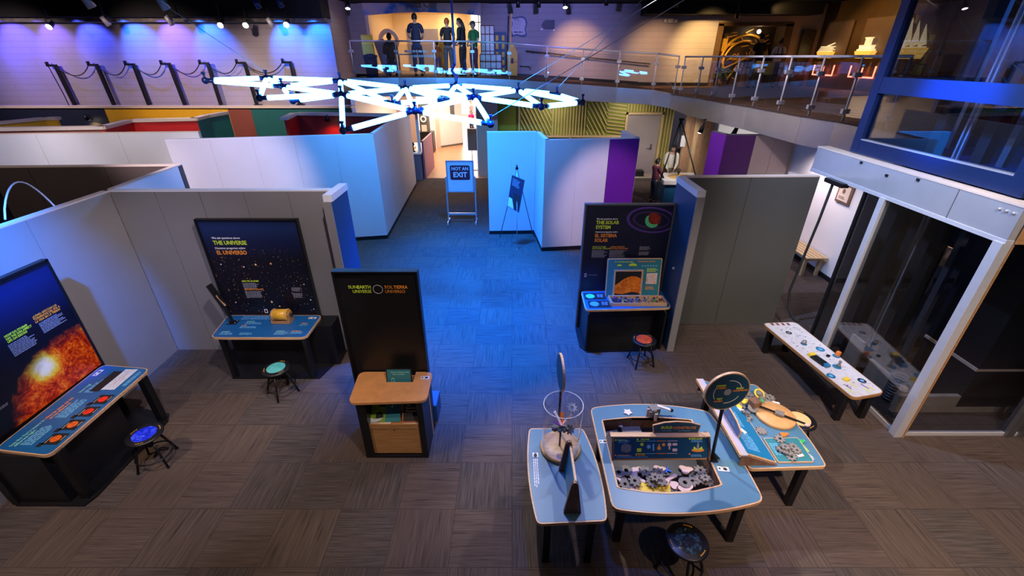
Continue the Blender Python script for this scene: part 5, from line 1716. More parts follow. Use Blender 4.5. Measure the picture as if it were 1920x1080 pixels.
# panel across the tray
P = thing('instruction_panel', 'long teal BUILD panel with parts diagram standing across the gear tray', 'panel', (1.51, 3.12, TZ))
Fp = Face((1.015, 3.105, TZ + .002), (1, .012, 0), (0, .42, .907))
mb = MB(); mb.prism(rounded([(0, 0), (.99, 0), (.99, .245), (0, .245)], .008), -.018, 0, Fp.mat4()); part('board', mb, 'plyd', P)
mb = MB(); mb.prism([(.018, .018), (.972, .018), (.972, .232), (.018, .232)], .0, .0015, Fp.mat4()); part('print_surface', mb, 'print', P)
mb = MB(); mb.bx(1.0, 2.01, 3.205, 3.265, .895, .91, .003); part('ledge', mb, 'ply', P)
for x in (1.02, 2.0):
    mb = MB(); mb.prism([(3.10, .685), (3.42, .685), (3.30, .885), (3.20, .885)], -.01, .01, Matrix.Translation((x, 0, 0)) @ Matrix(((0, 0, 1, 0), (1, 0, 0, 0), (0, 1, 0, 0), (0, 0, 0, 1)))); part('bracket', mb, 'wooddk', P)
Fh = Face((1.44, 3.25, .905), (1, .01, 0), (0, .12, .99))
hp = rounded([(0, 0), (.46, 0), (.475, .10), (.36, .135), (.23, .145), (.10, .135), (-.015, .10)], .01, 3)
mb = MB(); mb.prism(hp, -.016, .0, Fh.mat4()); part('header_board', mb, 'ply', P)
mb = MB(); mb.prism(inset(hp, .010), .0, .0015, Fh.mat4()); part('header_print', mb, 'print', P)
mb = MB(); text_mb(mb, Fh, 'BUILD', .07, .062, .042, .003, .03); part('header_english', mb, 'txty', P)
mb = MB(); text_mb(mb, Fh, 'CONSTRUYE', .195, .058, .040, .003, .02); part('header_spanish', mb, 'txto', P)
mb = MB(); lines_mb(mb, Fh, .085, .04, .1, 1, .012, .003, seed=2); lines_mb(mb, Fh, .25, .038, .12, 1, .012, .003, seed=2); lines_mb(mb, Fp, .06, .205, .13, 2, .014, .003, seed=84); lines_mb(mb, Fp, .045, .05, .2, 2, .014, .003, seed=85); lines_mb(mb, Fp, .245, .038, .12, 1, .012, .003, seed=86); lines_mb(mb, Fp, .80, .205, .14, 2, .014, .003, seed=87); lines_mb(mb, Fp, .80, .055, .12, 2, .014, .003, seed=88); part('small_text', mb, 'txtb', P)
mb = MB(); text_mb(mb, Fp, 'Stack it up', .055, .205, .022, .003, .03); text_mb(mb, Fp, 'Use tools', .29, .212, .022, .003, .03); text_mb(mb, Fp, 'Build a model', .80, .212, .020, .003, .03)
for a, b in ((.035, .212), (.255, .217), (.785, .218)): fpoly(mb, Fp, circ(.009, 12, c=(a, b)), .003)
part('text_english', mb, 'txty', P)
mb = MB(); text_mb(mb, Fp, 'Apila las piezas', .055, .048, .020, .003, .03); text_mb(mb, Fp, 'Usa piezas', .26, .05, .018, .003, .03)
for a, b in ((.032, .055), (.245, .055), (.785, .062)): fpoly(mb, Fp, circ(.009, 12, c=(a, b)), .003)
part('text_spanish', mb, 'txto', P)
mb = MB(); mb.prism(rounded([(.09, .095), (.15, .08), (.19, .10), (.19, .16), (.13, .175), (.09, .16)], .008, 2), .003, .005, Fp.mat4()); part('cube_picture', mb, 'foamgrey', P)
for (a0, a1, m_) in ((.24, .335, 'txty'), (.345, .44, 'txtb'), (.45, .545, 'txto'), (.555, .66, 'foampink')):
    mb = MB(); frect(mb, Fp, a0, .196, a1, .201, .003); frect(mb, Fp, a0, .066, a1, .071, .003)
    if m_ == 'txty':
        fpoly(mb, Fp, gear_outline(5, .02, .016), .003) if False else fpoly(mb, Fp, [(.30 + .020 * (1 if k % 2 else .7) * cos(k * pi / 5), .165 + .02 * (1 if k % 2 else .7) * sin(k * pi / 5)) for k in range(10)], .003); frect(mb, Fp, .25, .09, .295, .125, .003)
    elif m_ == 'txtb':
        fpoly(mb, Fp, [(.37 + .026 * (1 if k % 2 else .6) * cos(k * pi / 5), .14 + .026 * (1 if k % 2 else .6) * sin(k * pi / 5)) for k in range(10)], .003); frect(mb, Fp, .41, .10, .425, .17, .003)
    elif m_ == 'txto':
        fpoly(mb, Fp, circ(.02, 16, c=(.475, .125)), .003); frect(mb, Fp, .468, .14, .482, .165, .003); fpoly(mb, Fp, circ(.018, 6, c=(.52, .16)), .003)
    else:
        fpoly(mb, Fp, circ(.02, 16, c=(.58, .16)), .003); frect(mb, Fp, .572, .11, .588, .15, .003); mb.prism(rounded([(.61, .09), (.66, .09), (.66, .12), (.61, .12)], .01, 2), .003, .004, Fp.mat4(), ); mb.prism(rounded([(.61, .15), (.66, .15), (.66, .175), (.61, .175)], .01, 2), .003, .004, Fp.mat4())
    part('diagram_icon', mb, m_, P)
mb = MB(); fpoly(mb, Fp, ell(.065, .018, (.87, .10)), .003); part('model_picture', mb, 'txto', P)
mb = MB(); fpoly(mb, Fp, [(.82, .105), (.92, .105), (.91, .14), (.885, .12), (.855, .12), (.83, .14)], .004); part('model_picture', mb, 'txty', P)
mb = MB(); frect(mb, Fp, .86, .11, .88, .16, .005); fpoly(mb, Fp, [(.862, .16), (.87, .19), (.878, .16)], .005); part('model_picture', mb, 'txtg', P)

# round DESIGN sign
P = thing('round_sign', 'round teal sign on a black pole rising from the middle blue table', 'sign', (2.03, 3.12, TZ + .002))
mb = MB(); mb.tube((2.03, 3.12, TZ + .002), (1.985, 3.13, 1.45), .016); mb.box((2.03, 3.12, TZ + .008), (.10, .08, .012)); mb.prism([(0, 0), (.07, 0), (0, .08)], -.006, .006, Matrix.Translation((2.045, 3.12, TZ + .012)) @ Matrix.Rotation(pi / 2, 4, 'X')); part('pole', mb, 'blackm', P)
Fd = Face((1.975, 3.10, 1.585), (1, .10, 0), (0, 0, 1))
mb = MB(); mb.prism(circ(.215, 56), -.025, 0, Fd.mat4()); part('disc', mb, 'ply', P)
mb = MB(); mb.prism(circ(.203, 56), 0, .0015, Fd.mat4()); part('disc_print', mb, 'print', P)
mb = MB()
for a0, a1 in ((20, 95), (150, 215), (265, 335)):
    o_ = [(.135 * cos(radians(a0 + (a1 - a0) * k / 14)), .135 * sin(radians(a0 + (a1 - a0) * k / 14))) for k in range(15)]
    i_ = [(.129 * cos(radians(a1 - (a1 - a0) * k / 14)), .129 * sin(radians(a1 - (a1 - a0) * k / 14))) for k in range(15)]
    fpoly(mb, Fd, o_ + i_, .002)
part('cycle_arrow', mb, 'txtw', P)
mb = MB(); mb.prism(gear_outline(9, .038, .032), .002, .004, Fd.mat4()); part('centre_gear', mb, 'txtg', P)
mb = MB(); text_mb(mb, Fd, 'DESIGN', -.125, .072, .026, .003, .04); text_mb(mb, Fd, 'BUILD', .075, .028, .026, .003, .04); text_mb(mb, Fd, 'TEST', -.09, -.085, .026, .003, .04); part('words_english', mb, 'txty', P)
mb = MB(); text_mb(mb, Fd, 'DISEÑA', -.11, .045, .024, .003, .04); text_mb(mb, Fd, 'CONSTRUYE', .05, .002, .024, .003, .04); text_mb(mb, Fd, 'PRUEBA', -.11, -.112, .024, .003, .04); part('words_spanish', mb, 'txto', P)

# right table
TC = thing('activity_table', 'blue table with plywood turntable disc, rightmost of the three blue tables', 'table', (2.7, 3.6, 0))
polyC = barrel([(2.31, 4.26), (3.04, 4.28), (3.15, 3.03), (2.36, 3.0)], [0, .085, 0, 0], .05)
table_top(TC, polyC, TZ + .001)
table_legs(TC, [(3.0, 3.12), (2.44, 3.12), (2.95, 4.15), (2.42, 4.15)])
P = thing('instruction_panel', 'sloping teal reading panel along the left side of the rightmost blue table', 'panel', (2.5, 3.6, TZ + .003))
Fs = Face((2.30, 3.06, .83), (.0, 1, 0), (-.93, 0, .36))
Fs = Face((2.66, 3.06, .70), (0, 1, 0), (-.34, 0, .13))
mb = MB(); mb.prism(rounded([(0, 0), (1.12, 0), (1.12, .36), (0, .36)], .02, 3), -.014, 0, Fs.mat4()); part('board', mb, 'ply', P)
mb = MB(); mb.prism(rounded([(.012, .012), (1.108, .012), (1.108, .352), (.012, .352)], .015, 3), 0, .0015, Fs.mat4()); part('print_surface', mb, 'printb', P)
mb = MB(); mb.bx(2.26, 2.33, 3.04, 4.20, .815, .832, .002); part('ledge', mb, mat('lavender_ledge', (.42, .40, .52), .5, var=.03), P, 'pale lavender ledge')
mb = MB(); mb.bx(2.245, 2.262, 3.04, 4.20, .80, .834); part('ledge_edge', mb, 'ply', P)
for y in (3.05, 4.16):
    mb = MB(); mb.prism([(2.27, .684), (2.66, .684), (2.62, .70), (2.32, .815), (2.27, .815)], -.01, .01, Matrix.Translation((0, y, 0)) @ Matrix(((1, 0, 0, 0), (0, 0, 1, 0), (0, 1, 0, 0), (0, 0, 0, 1)))); part('bracket', mb, 'wooddk', P)
Fh2 = Face((2.325, 3.72, .832), (0, -1, 0), (0, 0, 1))
hp2 = rounded([(0, 0), (.46, 0), (.475, .10), (.36, .135), (.23, .145), (.10, .135), (-.015, .10)], .01, 3)
mb = MB(); mb.prism(hp2, -.016, 0, Fh2.mat4()); part('header_board', mb, 'ply', P)
mb = MB(); mb.prism(inset(hp2, .010), .0, .0015, Fh2.mat4()); part('header_print', mb, 'laminated', P)
mb = MB(); text_mb(mb, Fh2, 'TEST', .06, .062, .042, .003, .03); part('header_english', mb, 'txty', P)
mb = MB(); text_mb(mb, Fh2, 'PRUEBA', .22, .058, .042, .003, .02); part('header_spanish', mb, 'txtb', P)
mb = MB(); lines_mb(mb, Fs, .08, .30, .26, 7, .022, .002, seed=91); lines_mb(mb, Fs, .42, .30, .26, 7, .022, .002, seed=92); lines_mb(mb, Fs, .78, .28, .26, 6, .022, .002, seed=93); part('small_text', mb, 'txtb', P)
mb = MB(); fpoly(mb, Fs, [(.30, .22), (.37, .25), (.39, .21), (.34, .17)], .003); fpoly(mb, Fs, [(.72, .22), (.79, .25), (.81, .21), (.76, .17)], .003); part('white_picture', mb, 'whitepr', P)
c = G(1452, 781, TZ + .003)
P = thing('turntable_disc', 'round plywood disc on the rightmost blue table', 'disc', c)
mb = MB(); mb.lathe(c, [(0, 0), (.205, 0), (.21, .006), (.21, .034), (.203, .04), (0, .04)], 44); part('disc', mb, mat('honey_plywood', (0.66, 0.36, 0.14), 0.4, var=.1, scale=18), P)
P = thing('foam_rover', 'black foam rod with block lying across the plywood disc', 'toy', c + Vector((0, 0, .04)))
mb = MB(); mb.beam(c + Vector((-.16, .10, .075)), c + Vector((.24, -.17, .055)), .018, .014); part('rod', mb, 'blackm', P)
mb = MB(); mb.box(c + Vector((.03, -.02, .066)), (.09, .07, .03), rz=-.6, bev=.004); part('block', mb, 'foamgrey', P, 'grey block')
mb = MB(); mb.box(c + Vector((-.19, .12, .09)), (.11, .10, .09), rz=.3, bev=.006); part('head_block', mb, 'wooddk', P, 'dark cube')
mb = MB(); mb.ball(c + Vector((.25, -.18, .05)), (.035, .02, .02), 10); part('tip', mb, 'foampink', P, 'pale pink tip')
c2 = G(1478, 846, TZ + .004)
P = thing('challenge_card', 'teal challenge board with pale edge at the front of the rightmost blue table', 'board', c2)
pc = [tuple(G(x, y, TZ + .004).xy) for x, y in ((1430, 823), (1495, 822), (1526, 868), (1458, 869))]
mb = MB(); mb.prism(rounded(pc, .02, 3), TZ + .003, TZ + .02); part('board', mb, 'ply', P)
mb = MB(); mb.prism(inset(rounded(pc, .02, 3), .008), TZ + .02, TZ + .0215); part('print_surface', mb, 'tealpr', P)
Fc = Face((pc[3][0], pc[3][1], TZ + .0215), (1, 0, 0), (0, 1, 0))
mb = MB(); lines_mb(mb, Fc, .03, .24, .10, 8, .02, .001, seed=95); part('small_text', mb, 'txtb', P)
FC = Face((3.0, 3.1, TZ + .0025), (1, 0, 0), (0, 1, 0))
mb = MB(); text_mb(mb, Face((3.10, 3.12, TZ + .0025), (-.15, 1, 0), (-1, -.15, 0)), 'DESIGN', .10, -.0, .035, .001, .03); part('table_word', mb, 'txty', TC)
mb = MB(); text_mb(mb, Face((3.11, 3.12, TZ + .0025), (-.15, 1, 0), (-1, -.15, 0)), 'TEST', .0, .03, .035, .001, .03); part('table_word', mb, 'txtw', TC)

# ---- loose foam pieces
def gear(x, y, z, R, nt, label, group, m_='foamgrey', hole=.34, rz=0.0, tilt=(0, 0), name='foam_gear'):
    mb = MB()
    T4 = Matrix.Rotation(tilt[0], 4, 'X') @ Matrix.Rotation(tilt[1], 4, 'Y')
    if nt: o_ = gear_outline(nt, R, R * .72)
    else: o_ = circ(R, 36)
    mb.prism(o_, -.008, .008, T4, hole=circ(R * hole, len(o_)))
    ob = mesh_obj(name, mb, m_)
    ob.location = (x, y, z); ob.rotation_euler = (0, 0, rz)
    lab(ob, label, 'toy', group)
    return ob
def blob(x, y, z, R, kind, label, group, m_, rz=0.0, tilt=(0, 0), name='foam_piece'):
    if kind == 'star': o_ = [(R * (1 if k % 2 else .62) * cos(k * pi / 5), R * (1 if k % 2 else .62) * sin(k * pi / 5)) for k in range(10)]
    elif kind == 'bar': o_ = rounded([(-R, -R * .22), (R, -R * .22), (R, R * .22), (-R, R * .22)], R * .2, 3)
    elif kind == 'square': o_ = rounded([(-R, -R * .8), (R, -R * .8), (R, R * .8), (-R, R * .8)], R * .1, 2)
    elif kind == 'cross': o_ = [(a * R, b * R) for a, b in ((-1, -.7), (-.7, -1), (0, -.3), (.7, -1), (1, -.7), (.3, 0), (1, .7), (.7, 1), (0, .3), (-.7, 1), (-1, .7), (-.3, 0))]
    elif kind == 'petal': o_ = [(R * (1 + .25 * cos(3 * t)) * cos(t), R * .7 * (1 + .25 * cos(3 * t)) * sin(t)) for t in [2 * pi * k / 24 for k in range(24)]]
    else: o_ = [(R * (1 + .2 * cos(4 * t)) * cos(t), R * (1 + .2 * cos(4 * t)) * sin(t)) for t in [2 * pi * k / 24 for k in range(24)]]
    mb = MB(); mb.prism(o_, -.007, .007, Matrix.Rotation(tilt[0], 4, 'X') @ Matrix.Rotation(tilt[1], 4, 'Y'))
    ob = mesh_obj(name, mb, m_)
    ob.location = (x, y, z); ob.rotation_euler = (0, 0, rz)
    lab(ob, label, 'toy', group)
    return ob
zf = TZ - .15 + .009
rnd = random.Random(11)
GG, GL = 'grey gears in the front tray', 'grey toothed foam gear lying in the front half of the sunken tray'
RG, RL = 'plain grey rings in the front tray', 'plain grey foam ring without teeth in the front half of the sunken tray'
for px, py in ((1160, 886), (1174, 883), (1284, 906)):
    p = G(px, py, zf + .02); gear(p.x, p.y, zf + .018 + rnd.uniform(0, .01), .062, 0, RL, RG, hole=.36)
for px, py, n, r, dz in ((1210, 884, 8, .07, .03), (1236, 886, 9, .062, .05), (1172, 908, 9, .065, .02), (1190, 902, 8, .065, .045), (1222, 904, 9, .065, .035), (1240, 902, 8, .06, .065), (1228, 895, 7, .05, .085), (1298, 902, 8, .065, .03),
                         (1313, 882, 8, .065, .02), (1312, 898, 8, .06, .04), (1328, 903, 8, .06, .025), (1322, 896, 8, .055, .06)):
    p = G(px, py, zf + dz); gear(p.x, p.y, zf + dz, r, n, GL, GG, rz=rnd.uniform(0, 3), tilt=(rnd.uniform(-.15, .15), rnd.uniform(-.15, .15)), hole=.26)
for px, py, kd, r, m_, lbl, grp in (
        (1188, 889, 'petal', .06, 'foampink', 'pale pink foam pieces among the front tray gears', 'pale foam pieces in the front tray'), (1200, 897, 'bar', .07, 'foampink', '', ''), (1163, 898, 'petal', .06, 'foampink', '', ''),
        (1196, 880, 'petal', .05, 'foampink', '', ''), (1236, 880, 'petal', .06, 'foampink', '', ''), (1286, 880, 'petal', .07, 'foampink', '', ''), (1256, 898, 'bar', .08, 'foampink', '', ''), (1262, 907, 'petal', .055, 'foampink', '', ''),
        (1190, 915, 'petal', .05, 'foampink', '', ''), (1285, 918, 'petal', .07, 'foampink', '', ''), (1334, 903, 'bar', .06, 'foampink', '', ''), (1247, 906, 'petal', .05, 'foampink', '', '')):
    p = G(px, py, zf + .012)
    blob(p.x, p.y, zf + rnd.uniform(0.0, .03), r, kd, 'pale foam piece lying among the gears in the front half of the sunken tray', 'pale foam pieces in the front tray', m_, rz=rnd.uniform(0, 3), tilt=(rnd.uniform(-.2, .2), rnd.uniform(-.2, .2)))
for px, py, lbl in ((1206, 914, 'yellow foam plate at the front left of the tray, under the grey gears'), (1240, 915, 'yellow foam plate at the front middle of the tray, right of the other yellow plate')):
    p = G(px, py, zf + .005); blob(p.x, p.y, zf + .002, .085, 'square', lbl, None, 'foamyel', rz=rnd.uniform(-.3, .3))
p = G(1251, 880, zf + .01); blob(p.x, p.y, zf, .035, 'cross', 'small bright blue foam cross near the top of the front tray', None, 'foamblue', rz=.2)
# rear half of the tray
for k, (px, py, kd, m_, lbl) in enumerate(((1158, 797, 'bar', 'foamwhite', 'white foam bar lying in the rear half of the tray'), (1185, 806, 'square', 'foamgrey', 'wide grey foam plate in the rear half of the tray'), (1150, 812, 'square', 'foamgrey', 'grey foam plate at the rear left corner of the tray'))):
    p = G(px, py, zf + .03); blob(p.x, p.y, zf + (.03 if k == 0 else .005 + .0 * k), (.06, .11, .07)[k], kd, lbl, None, m_, rz=(-.5, .05, .2)[k])
for x, y in ((1.50, 3.45), (1.72, 3.5), (1.85, 3.45)):
    gear(x, y, zf + .012, .06, 8, 'grey foam gear lying hidden behind the BUILD panel', 'gears behind the BUILD panel', rz=rnd.uniform(0, 3))
# on the middle table surface
p = G(1177, 773, TZ + .01); blob(p.x, p.y, TZ + .0095, .055, 'star', 'white foam star on the back edge of the middle blue table', None, 'foamwhite', rz=.3)
p = G(1225, 775, TZ + .02)
P = thing('foam_vehicle', 'grey foam vehicle with white arm at the back of the middle blue table', 'toy', (p.x, p.y, TZ + .002))
mb = MB(); mb.box((p.x, p.y, TZ + .075), (.11, .09, .075), rz=.3, bev=.005); part('body', mb, 'foamgrey', P)
mb = MB(); mb.prism(gear_outline(8, .055, .04), -.008, .008, Matrix.Translation((p.x - .02, p.y - .055, TZ + .062)) @ Matrix.Rotation(pi / 2, 4, 'X')); mb.prism(gear_outline(8, .05, .036), -.008, .008, Matrix.Translation((p.x + .01, p.y + .06, TZ + .06)) @ Matrix.Rotation(pi / 2, 4, 'X')); part('gear_wheel', mb, 'foamgrey', P)
mb = MB(); mb.prism([(0, 0), (.03, 0), (.03, .11), (0, .11)], 0, .012, Matrix.Translation((p.x - .09, p.y - .02, TZ + .002)) @ Matrix.Rotation(pi / 2, 4, 'X')); part('leg_plate', mb, 'foampink', P)
mb = MB(); mb.prism([(0, 0), (.03, 0), (.03, .10), (0, .10)], 0, .012, Matrix.Translation((p.x - .02, p.y - .09, TZ + .002)) @ Matrix.Rotation(pi / 2, 4, 'X')); part('leg_plate', mb, 'foampink', P)
mb = MB(); mb.beam((p.x + .04, p.y + .03, TZ + .11), (p.x + .19, p.y + .0, TZ + .07), .035, .012); part('arm', mb, 'foamwhite', P)
mb = MB(); mb.ball((p.x + .20, p.y, TZ + .065), .022, 8); part('arm_end', mb, 'blackm', P)
# pieces in the wind tube
c = Vector((.505, 3.26, 0))
W3 = thing('foam_flyer', 'assembled foam flyer with orange and white blades inside the clear wind tube', 'toy', c + Vector((0, 0, 1.0)))
for k, (a, m_, dz, L_) in enumerate(((.4, 'foamwhite', .12, .10), (1.5, 'orangepl', .10, .09), (2.6, 'foamwhite', .15, .09), (3.7, 'purple', .09, .09), (4.8, 'foamwhite', .11, .10), (5.6, 'orangepl', .17, .08))):
    mb = MB(); mb.beam(c + Vector((0, 0, 1.0)), c + Vector((L_ * cos(a), L_ * sin(a), 1.0 + dz)), .035, .008); part('blade', mb, m_, W3)
mb = MB(); mb.prism(gear_outline(8, .075, .055), -.01, .01, Matrix.Translation(c + Vector((0, 0, .99)))); mb.prism(gear_outline(8, .05, .036), -.01, .01, Matrix.Translation(c + Vector((.08, -.02, .97))) @ Matrix.Rotation(.9, 4, 'X')); mb.ball(c + Vector((-.07, 0, .97)), .035, 10); part('gear_body', mb, 'foamgrey', W3)
gear(c.x + .09, c.y + .03, 1.215, .055, 9, 'pale grey gear hooked high inside the clear wind tube', None, 'txtg', tilt=(.5, .2), hole=.3)
# heap on the right table
rnd = random.Random(5)
HG, HL = 'heap of gears behind the plywood disc', 'grey foam gear in the heap between the reading panel and the plywood disc'
for px, py, dz, r in ((1405, 748, .03, .055), (1416, 756, .05, .06), (1432, 750, .04, .055), (1443, 745, .03, .06), (1425, 742, .02, .055), (1412, 765, .06, .055), (1398, 772, .05, .05), (1392, 760, .03, .05), (1402, 782, .02, .055), (1396, 790, .02, .045), (1440, 757, .02, .055), (1407, 740, .02, .05)):
    p = G(px, py, TZ + dz); gear(p.x, p.y, TZ + .003 + dz * .9, r, 8 if rnd.random() < .7 else 0, HL, HG, rz=rnd.uniform(0, 3), tilt=(rnd.uniform(-.4, .4), rnd.uniform(-.4, .4)), hole=.25)
for (px, py, lbl) in ((1402, 803, 'grey gear lying alone left of the plywood disc, the rear one of two'), (1427, 808, 'grey gear lying alone in front of the plywood disc, the right one of two')):
    p = G(px, py, TZ + .01); gear(p.x, p.y, TZ + .011, .062, 9, lbl, None, rz=.3, hole=.01)
for px, py, dz, r, kd, m_, lbl in ((1396, 752, .06, .05, 'petal', 'foamyel', 'yellow foam piece in the heap behind the round sign'), (1386, 762, .04, .04, 'petal', 'foamyel', 'smaller yellow foam piece at the left of the gear heap'), (1428, 752, .075, .03, 'petal', 'foamgreen', 'green foam piece on top of the gear heap'),
                                  (1503, 828, .012, .03, 'petal', 'foamgreen', 'green foam piece right of the teal challenge board'), (1390, 770, .03, .045, 'petal', 'foamwhite', 'white foam piece at the front of the gear heap'), (1455, 757, .02, .04, 'petal', 'foamwhite', 'white foam piece at the right end of the gear heap'), (1470, 815, .02, .04, 'petal', 'orangepl', 'tan foam piece in front of the plywood disc')):
    p = G(px, py, TZ + dz); blob(p.x, p.y, TZ + .003 + dz, r, kd, lbl, None, m_, rz=rnd.uniform(0, 3), tilt=(rnd.uniform(-.2, .2), rnd.uniform(-.2, .2)))
p = G(1424, 738, TZ + .06)
mb = MB(); mb.ring((0, 0, 0), .055, .012, 24); ob = mesh_obj('foam_ring', mb, 'foamyel'); ob.location = (p.x, p.y, TZ + .055); ob.rotation_euler = (.5, .2, 0); lab(ob, 'yellow ring with black centre at the back of the gear heap', 'toy')
mb = MB(); mb.ball((0, 0, 0), (.04, .035, .03), 10); ob = mesh_obj('foam_ball', mb, 'foamgrey'); ob.location = (p.x, p.y, TZ + .06); lab(ob, 'dark foam ball sitting in the yellow ring of the gear heap', 'toy')
for px, py, dz, r in ((1462, 823, .035, .055), (1466, 843, .04, .058), (1478, 848, .045, .05), (1488, 838, .04, .055), (1484, 857, .035, .05), (1472, 838, .06, .05), (1494, 845, .05, .045)):
    p = G(px, py, TZ + dz); gear(p.x, p.y, TZ + dz, r, 8, 'grey foam gear piled on the teal challenge board', 'gears on the challenge board', rz=rnd.uniform(0, 3), tilt=(rnd.uniform(-.25, .25), rnd.uniform(-.25, .25)), hole=.28)
p = G(1499, 851, TZ + .04); blob(p.x, p.y, TZ + .03, .035, 'square', 'small white foam tile on the teal challenge board', None, 'foamwhite', rz=.2)


# ================================================================== LOW WHITE PLAY BENCH BY THE LIFT
BZ = .47
T = thing('play_bench', 'long low white activity table with wooden edge beside the lift glass', 'table', (4.45, 5.2, 0))
pb = rounded([(4.07, 6.03), (4.64, 6.07), (4.82, 4.36), (4.33, 4.25)], .09)
mb = MB(); mb.prism(pb, BZ - .04, BZ); part('tabletop', mb, 'plyd', T)
mb = MB(); mb.prism(inset(pb, .012), BZ, BZ + .0015); part('white_surface', mb, mat('white_bench_print', (0.66, 0.64, 0.66), 0.35, var=.08, scale=18), T)
for x, y in ((4.16, 5.88), (4.52, 5.92), (4.34, 4.38), (4.70, 4.42)):
    mb = MB(); mb.bx(x - .04, x + .04, y - .04, y + .04, 0, BZ - .04, .005); part('leg', mb, 'blackm', T)
mb = MB(); mb.bx(4.20, 4.72, 4.50, 5.80, BZ - .10, BZ - .04); part('apron', mb, 'blackm', T)
FW = Face((0, 0, BZ + .0015), (1, 0, 0), (0, 1, 0))
def on(px, py, z=BZ): return G(px, py, z)
for px, py, r, m_, m2 in ((1479, 624, .045, 'txtk', 'txtg'), (1507, 645, .045, 'printb', 'tealpr'), (1538, 655, .06, 'printb', 'txtb'), (1568, 668, .05, 'printb', 'tealpr'), (1569, 688, .055, 'printb', 'tealpr'), (1558, 705, .055, 'printb', 'txtb'), (1616, 714, .052, 'navy', 'txtb')):
    p = on(px, py)
    mb = MB(); fpoly(mb, FW, circ(r, 26, c=(p.x, p.y)), .0005); part('printed_disc', mb, m_, T)
    mb = MB(); fpoly(mb, FW, circ(r * .45, 20, c=(p.x, p.y)), .0018); part('printed_disc_centre', mb, m2, T)
mb = MB()
for k in range(4):
    p = on(1448 + k * 10, 608); frect(mb, FW, p.x - .02, p.y - .035, p.x + .02, p.y + .035, .0006)
part('picture_card', mb, 'redbrown', T)
mb = MB(); rr = random.Random(9)
for k in range(46):
    x = rr.uniform(0, 1); y = rr.uniform(.08, .92)
    a = Vector((4.07, 6.03)).lerp(Vector((4.33, 4.25)), y); b = Vector((4.64, 6.07)).lerp(Vector((4.82, 4.36)), y); q = a.lerp(b, .12 + x * .76)
    fpoly(mb, FW, circ(rr.uniform(.005, .011), 8, c=(q.x, q.y)), .0006)
part('printed_dots', mb, 'navy', T)
mb = MB()
for k in range(40):
    x = rr.uniform(0, 1); y = rr.uniform(.08, .9)
    a = Vector((4.07, 6.03)).lerp(Vector((4.33, 4.25)), y); b = Vector((4.64, 6.07)).lerp(Vector((4.82, 4.36)), y); q = a.lerp(b, .12 + x * .7)
    frect(mb, FW, q.x, q.y, q.x + rr.uniform(.02, .06), q.y + .006, .0006)
part('printed_text', mb, 'txtg', T)
for px, py, m_ in ((1589, 725, 'purple'), (1593, 732, 'txty'), (1600, 722, 'foamyel'), (1622, 725, 'purple'), (1627, 732, 'txty'), (1633, 728, 'foamyel')):
    p = on(px, py); mb = MB(); mb.prism(rounded([(-.05, -.008), (.05, -.008), (.05, .008), (-.05, .008)], .004, 2), .0006, .0014, FW.mat4(p.x, p.y) @ Matrix.Rotation(-1.2, 4, 'Z')); part('colour_bar', mb, m_, T)
p = on(1535, 678)
P = thing('control_box', 'black control box with yellow trim in the middle of the white play bench', 'box', (p.x, p.y, BZ + .002))
mb = MB(); mb.box((p.x, p.y, BZ + .022), (.10, .22, .04), rz=.25, bev=.006); part('casing', mb, 'blackm', P)
mb = MB(); mb.box((p.x - .03, p.y + .12, BZ + .028), (.10, .06, .05), rz=.25, bev=.004); part('yellow_end', mb, 'foamyel', P)
mb = MB(); mb.box((p.x + .03, p.y - .12, BZ + .028), (.08, .06, .04), rz=.25, bev=.01); part('blue_end', mb, 'printb', P)
for px, py, m_, lbl, nm, s in ((1570, 661, 'orangepl', 'yellow-orange block standing on the white play bench near the glass', 'toy_block', (.05, .05, .07)), (1572, 681, 'foamgrey', 'grey figure standing on a blue disc of the white play bench', 'toy_figure', (.035, .035, .09)), (1506, 640, 'foamgrey', 'small grey loop piece near the far end of the white play bench', 'toy_loop', (.03, .05, .06)), (1586, 707, 'foamyel', 'flat yellow-green block near the front of the white play bench', 'toy_block', (.08, .06, .03)), (1552, 663, 'blackm', 'tiny black block between the blue discs of the white play bench', 'toy_block', (.04, .04, .03))):
    p = on(px, py + 6)
    if nm == 'toy_figure':
        mb = MB().lathe((p.x, p.y, BZ + .002), [(0, 0), (.03, 0), (.02, .03), (.012, .05), (.02, .07), (.018, .09), (0, .10)], 14)
    elif nm == 'toy_loop':
        mb = MB().ring((p.x, p.y, BZ + .045), .03, .010, 18, 'Y')
    else:
        mb = MB().box((p.x, p.y, BZ + .002 + s[2] / 2), s, rz=.4, bev=.006)
    single(nm, lbl, 'toy', mb, m_, base=(p.x, p.y, BZ + .002))


# ================================================================== PEOPLE
def skin_mesh(verts, edges, radii, root=0, sub=1):
    me = bpy.data.meshes.new('body')
    me.from_pydata([tuple(v) for v in verts], edges, [])
    ob = bpy.data.objects.new('body', me)
    COL.objects.link(ob)
    ob.modifiers.new('skin', 'SKIN')
    ss = ob.modifiers.new('sub', 'SUBSURF'); ss.levels = sub; ss.render_levels = sub
    sv = me.skin_vertices[0].data
    for i, r in enumerate(radii):
        rr = r if hasattr(r, '__len__') else (r, r)
        sv[i].radius = rr
        sv[i].use_root = (i == root)
    dg = bpy.context.evaluated_depsgraph_get()
    out = bpy.data.meshes.new_from_object(ob.evaluated_get(dg))
    bpy.data.objects.remove(ob)
    bpy.data.meshes.remove(me)
    return out


def add_mesh(mb, me, S4):
    me.transform(S4)
    n0 = len(mb.bm.faces)
    mb.bm.from_mesh(me)
    mb.bm.faces.ensure_lookup_table()
    for f in mb.bm.faces[n0:]:
        f.material_index = mb.mi
        f.smooth = True
    bpy.data.meshes.remove(me)


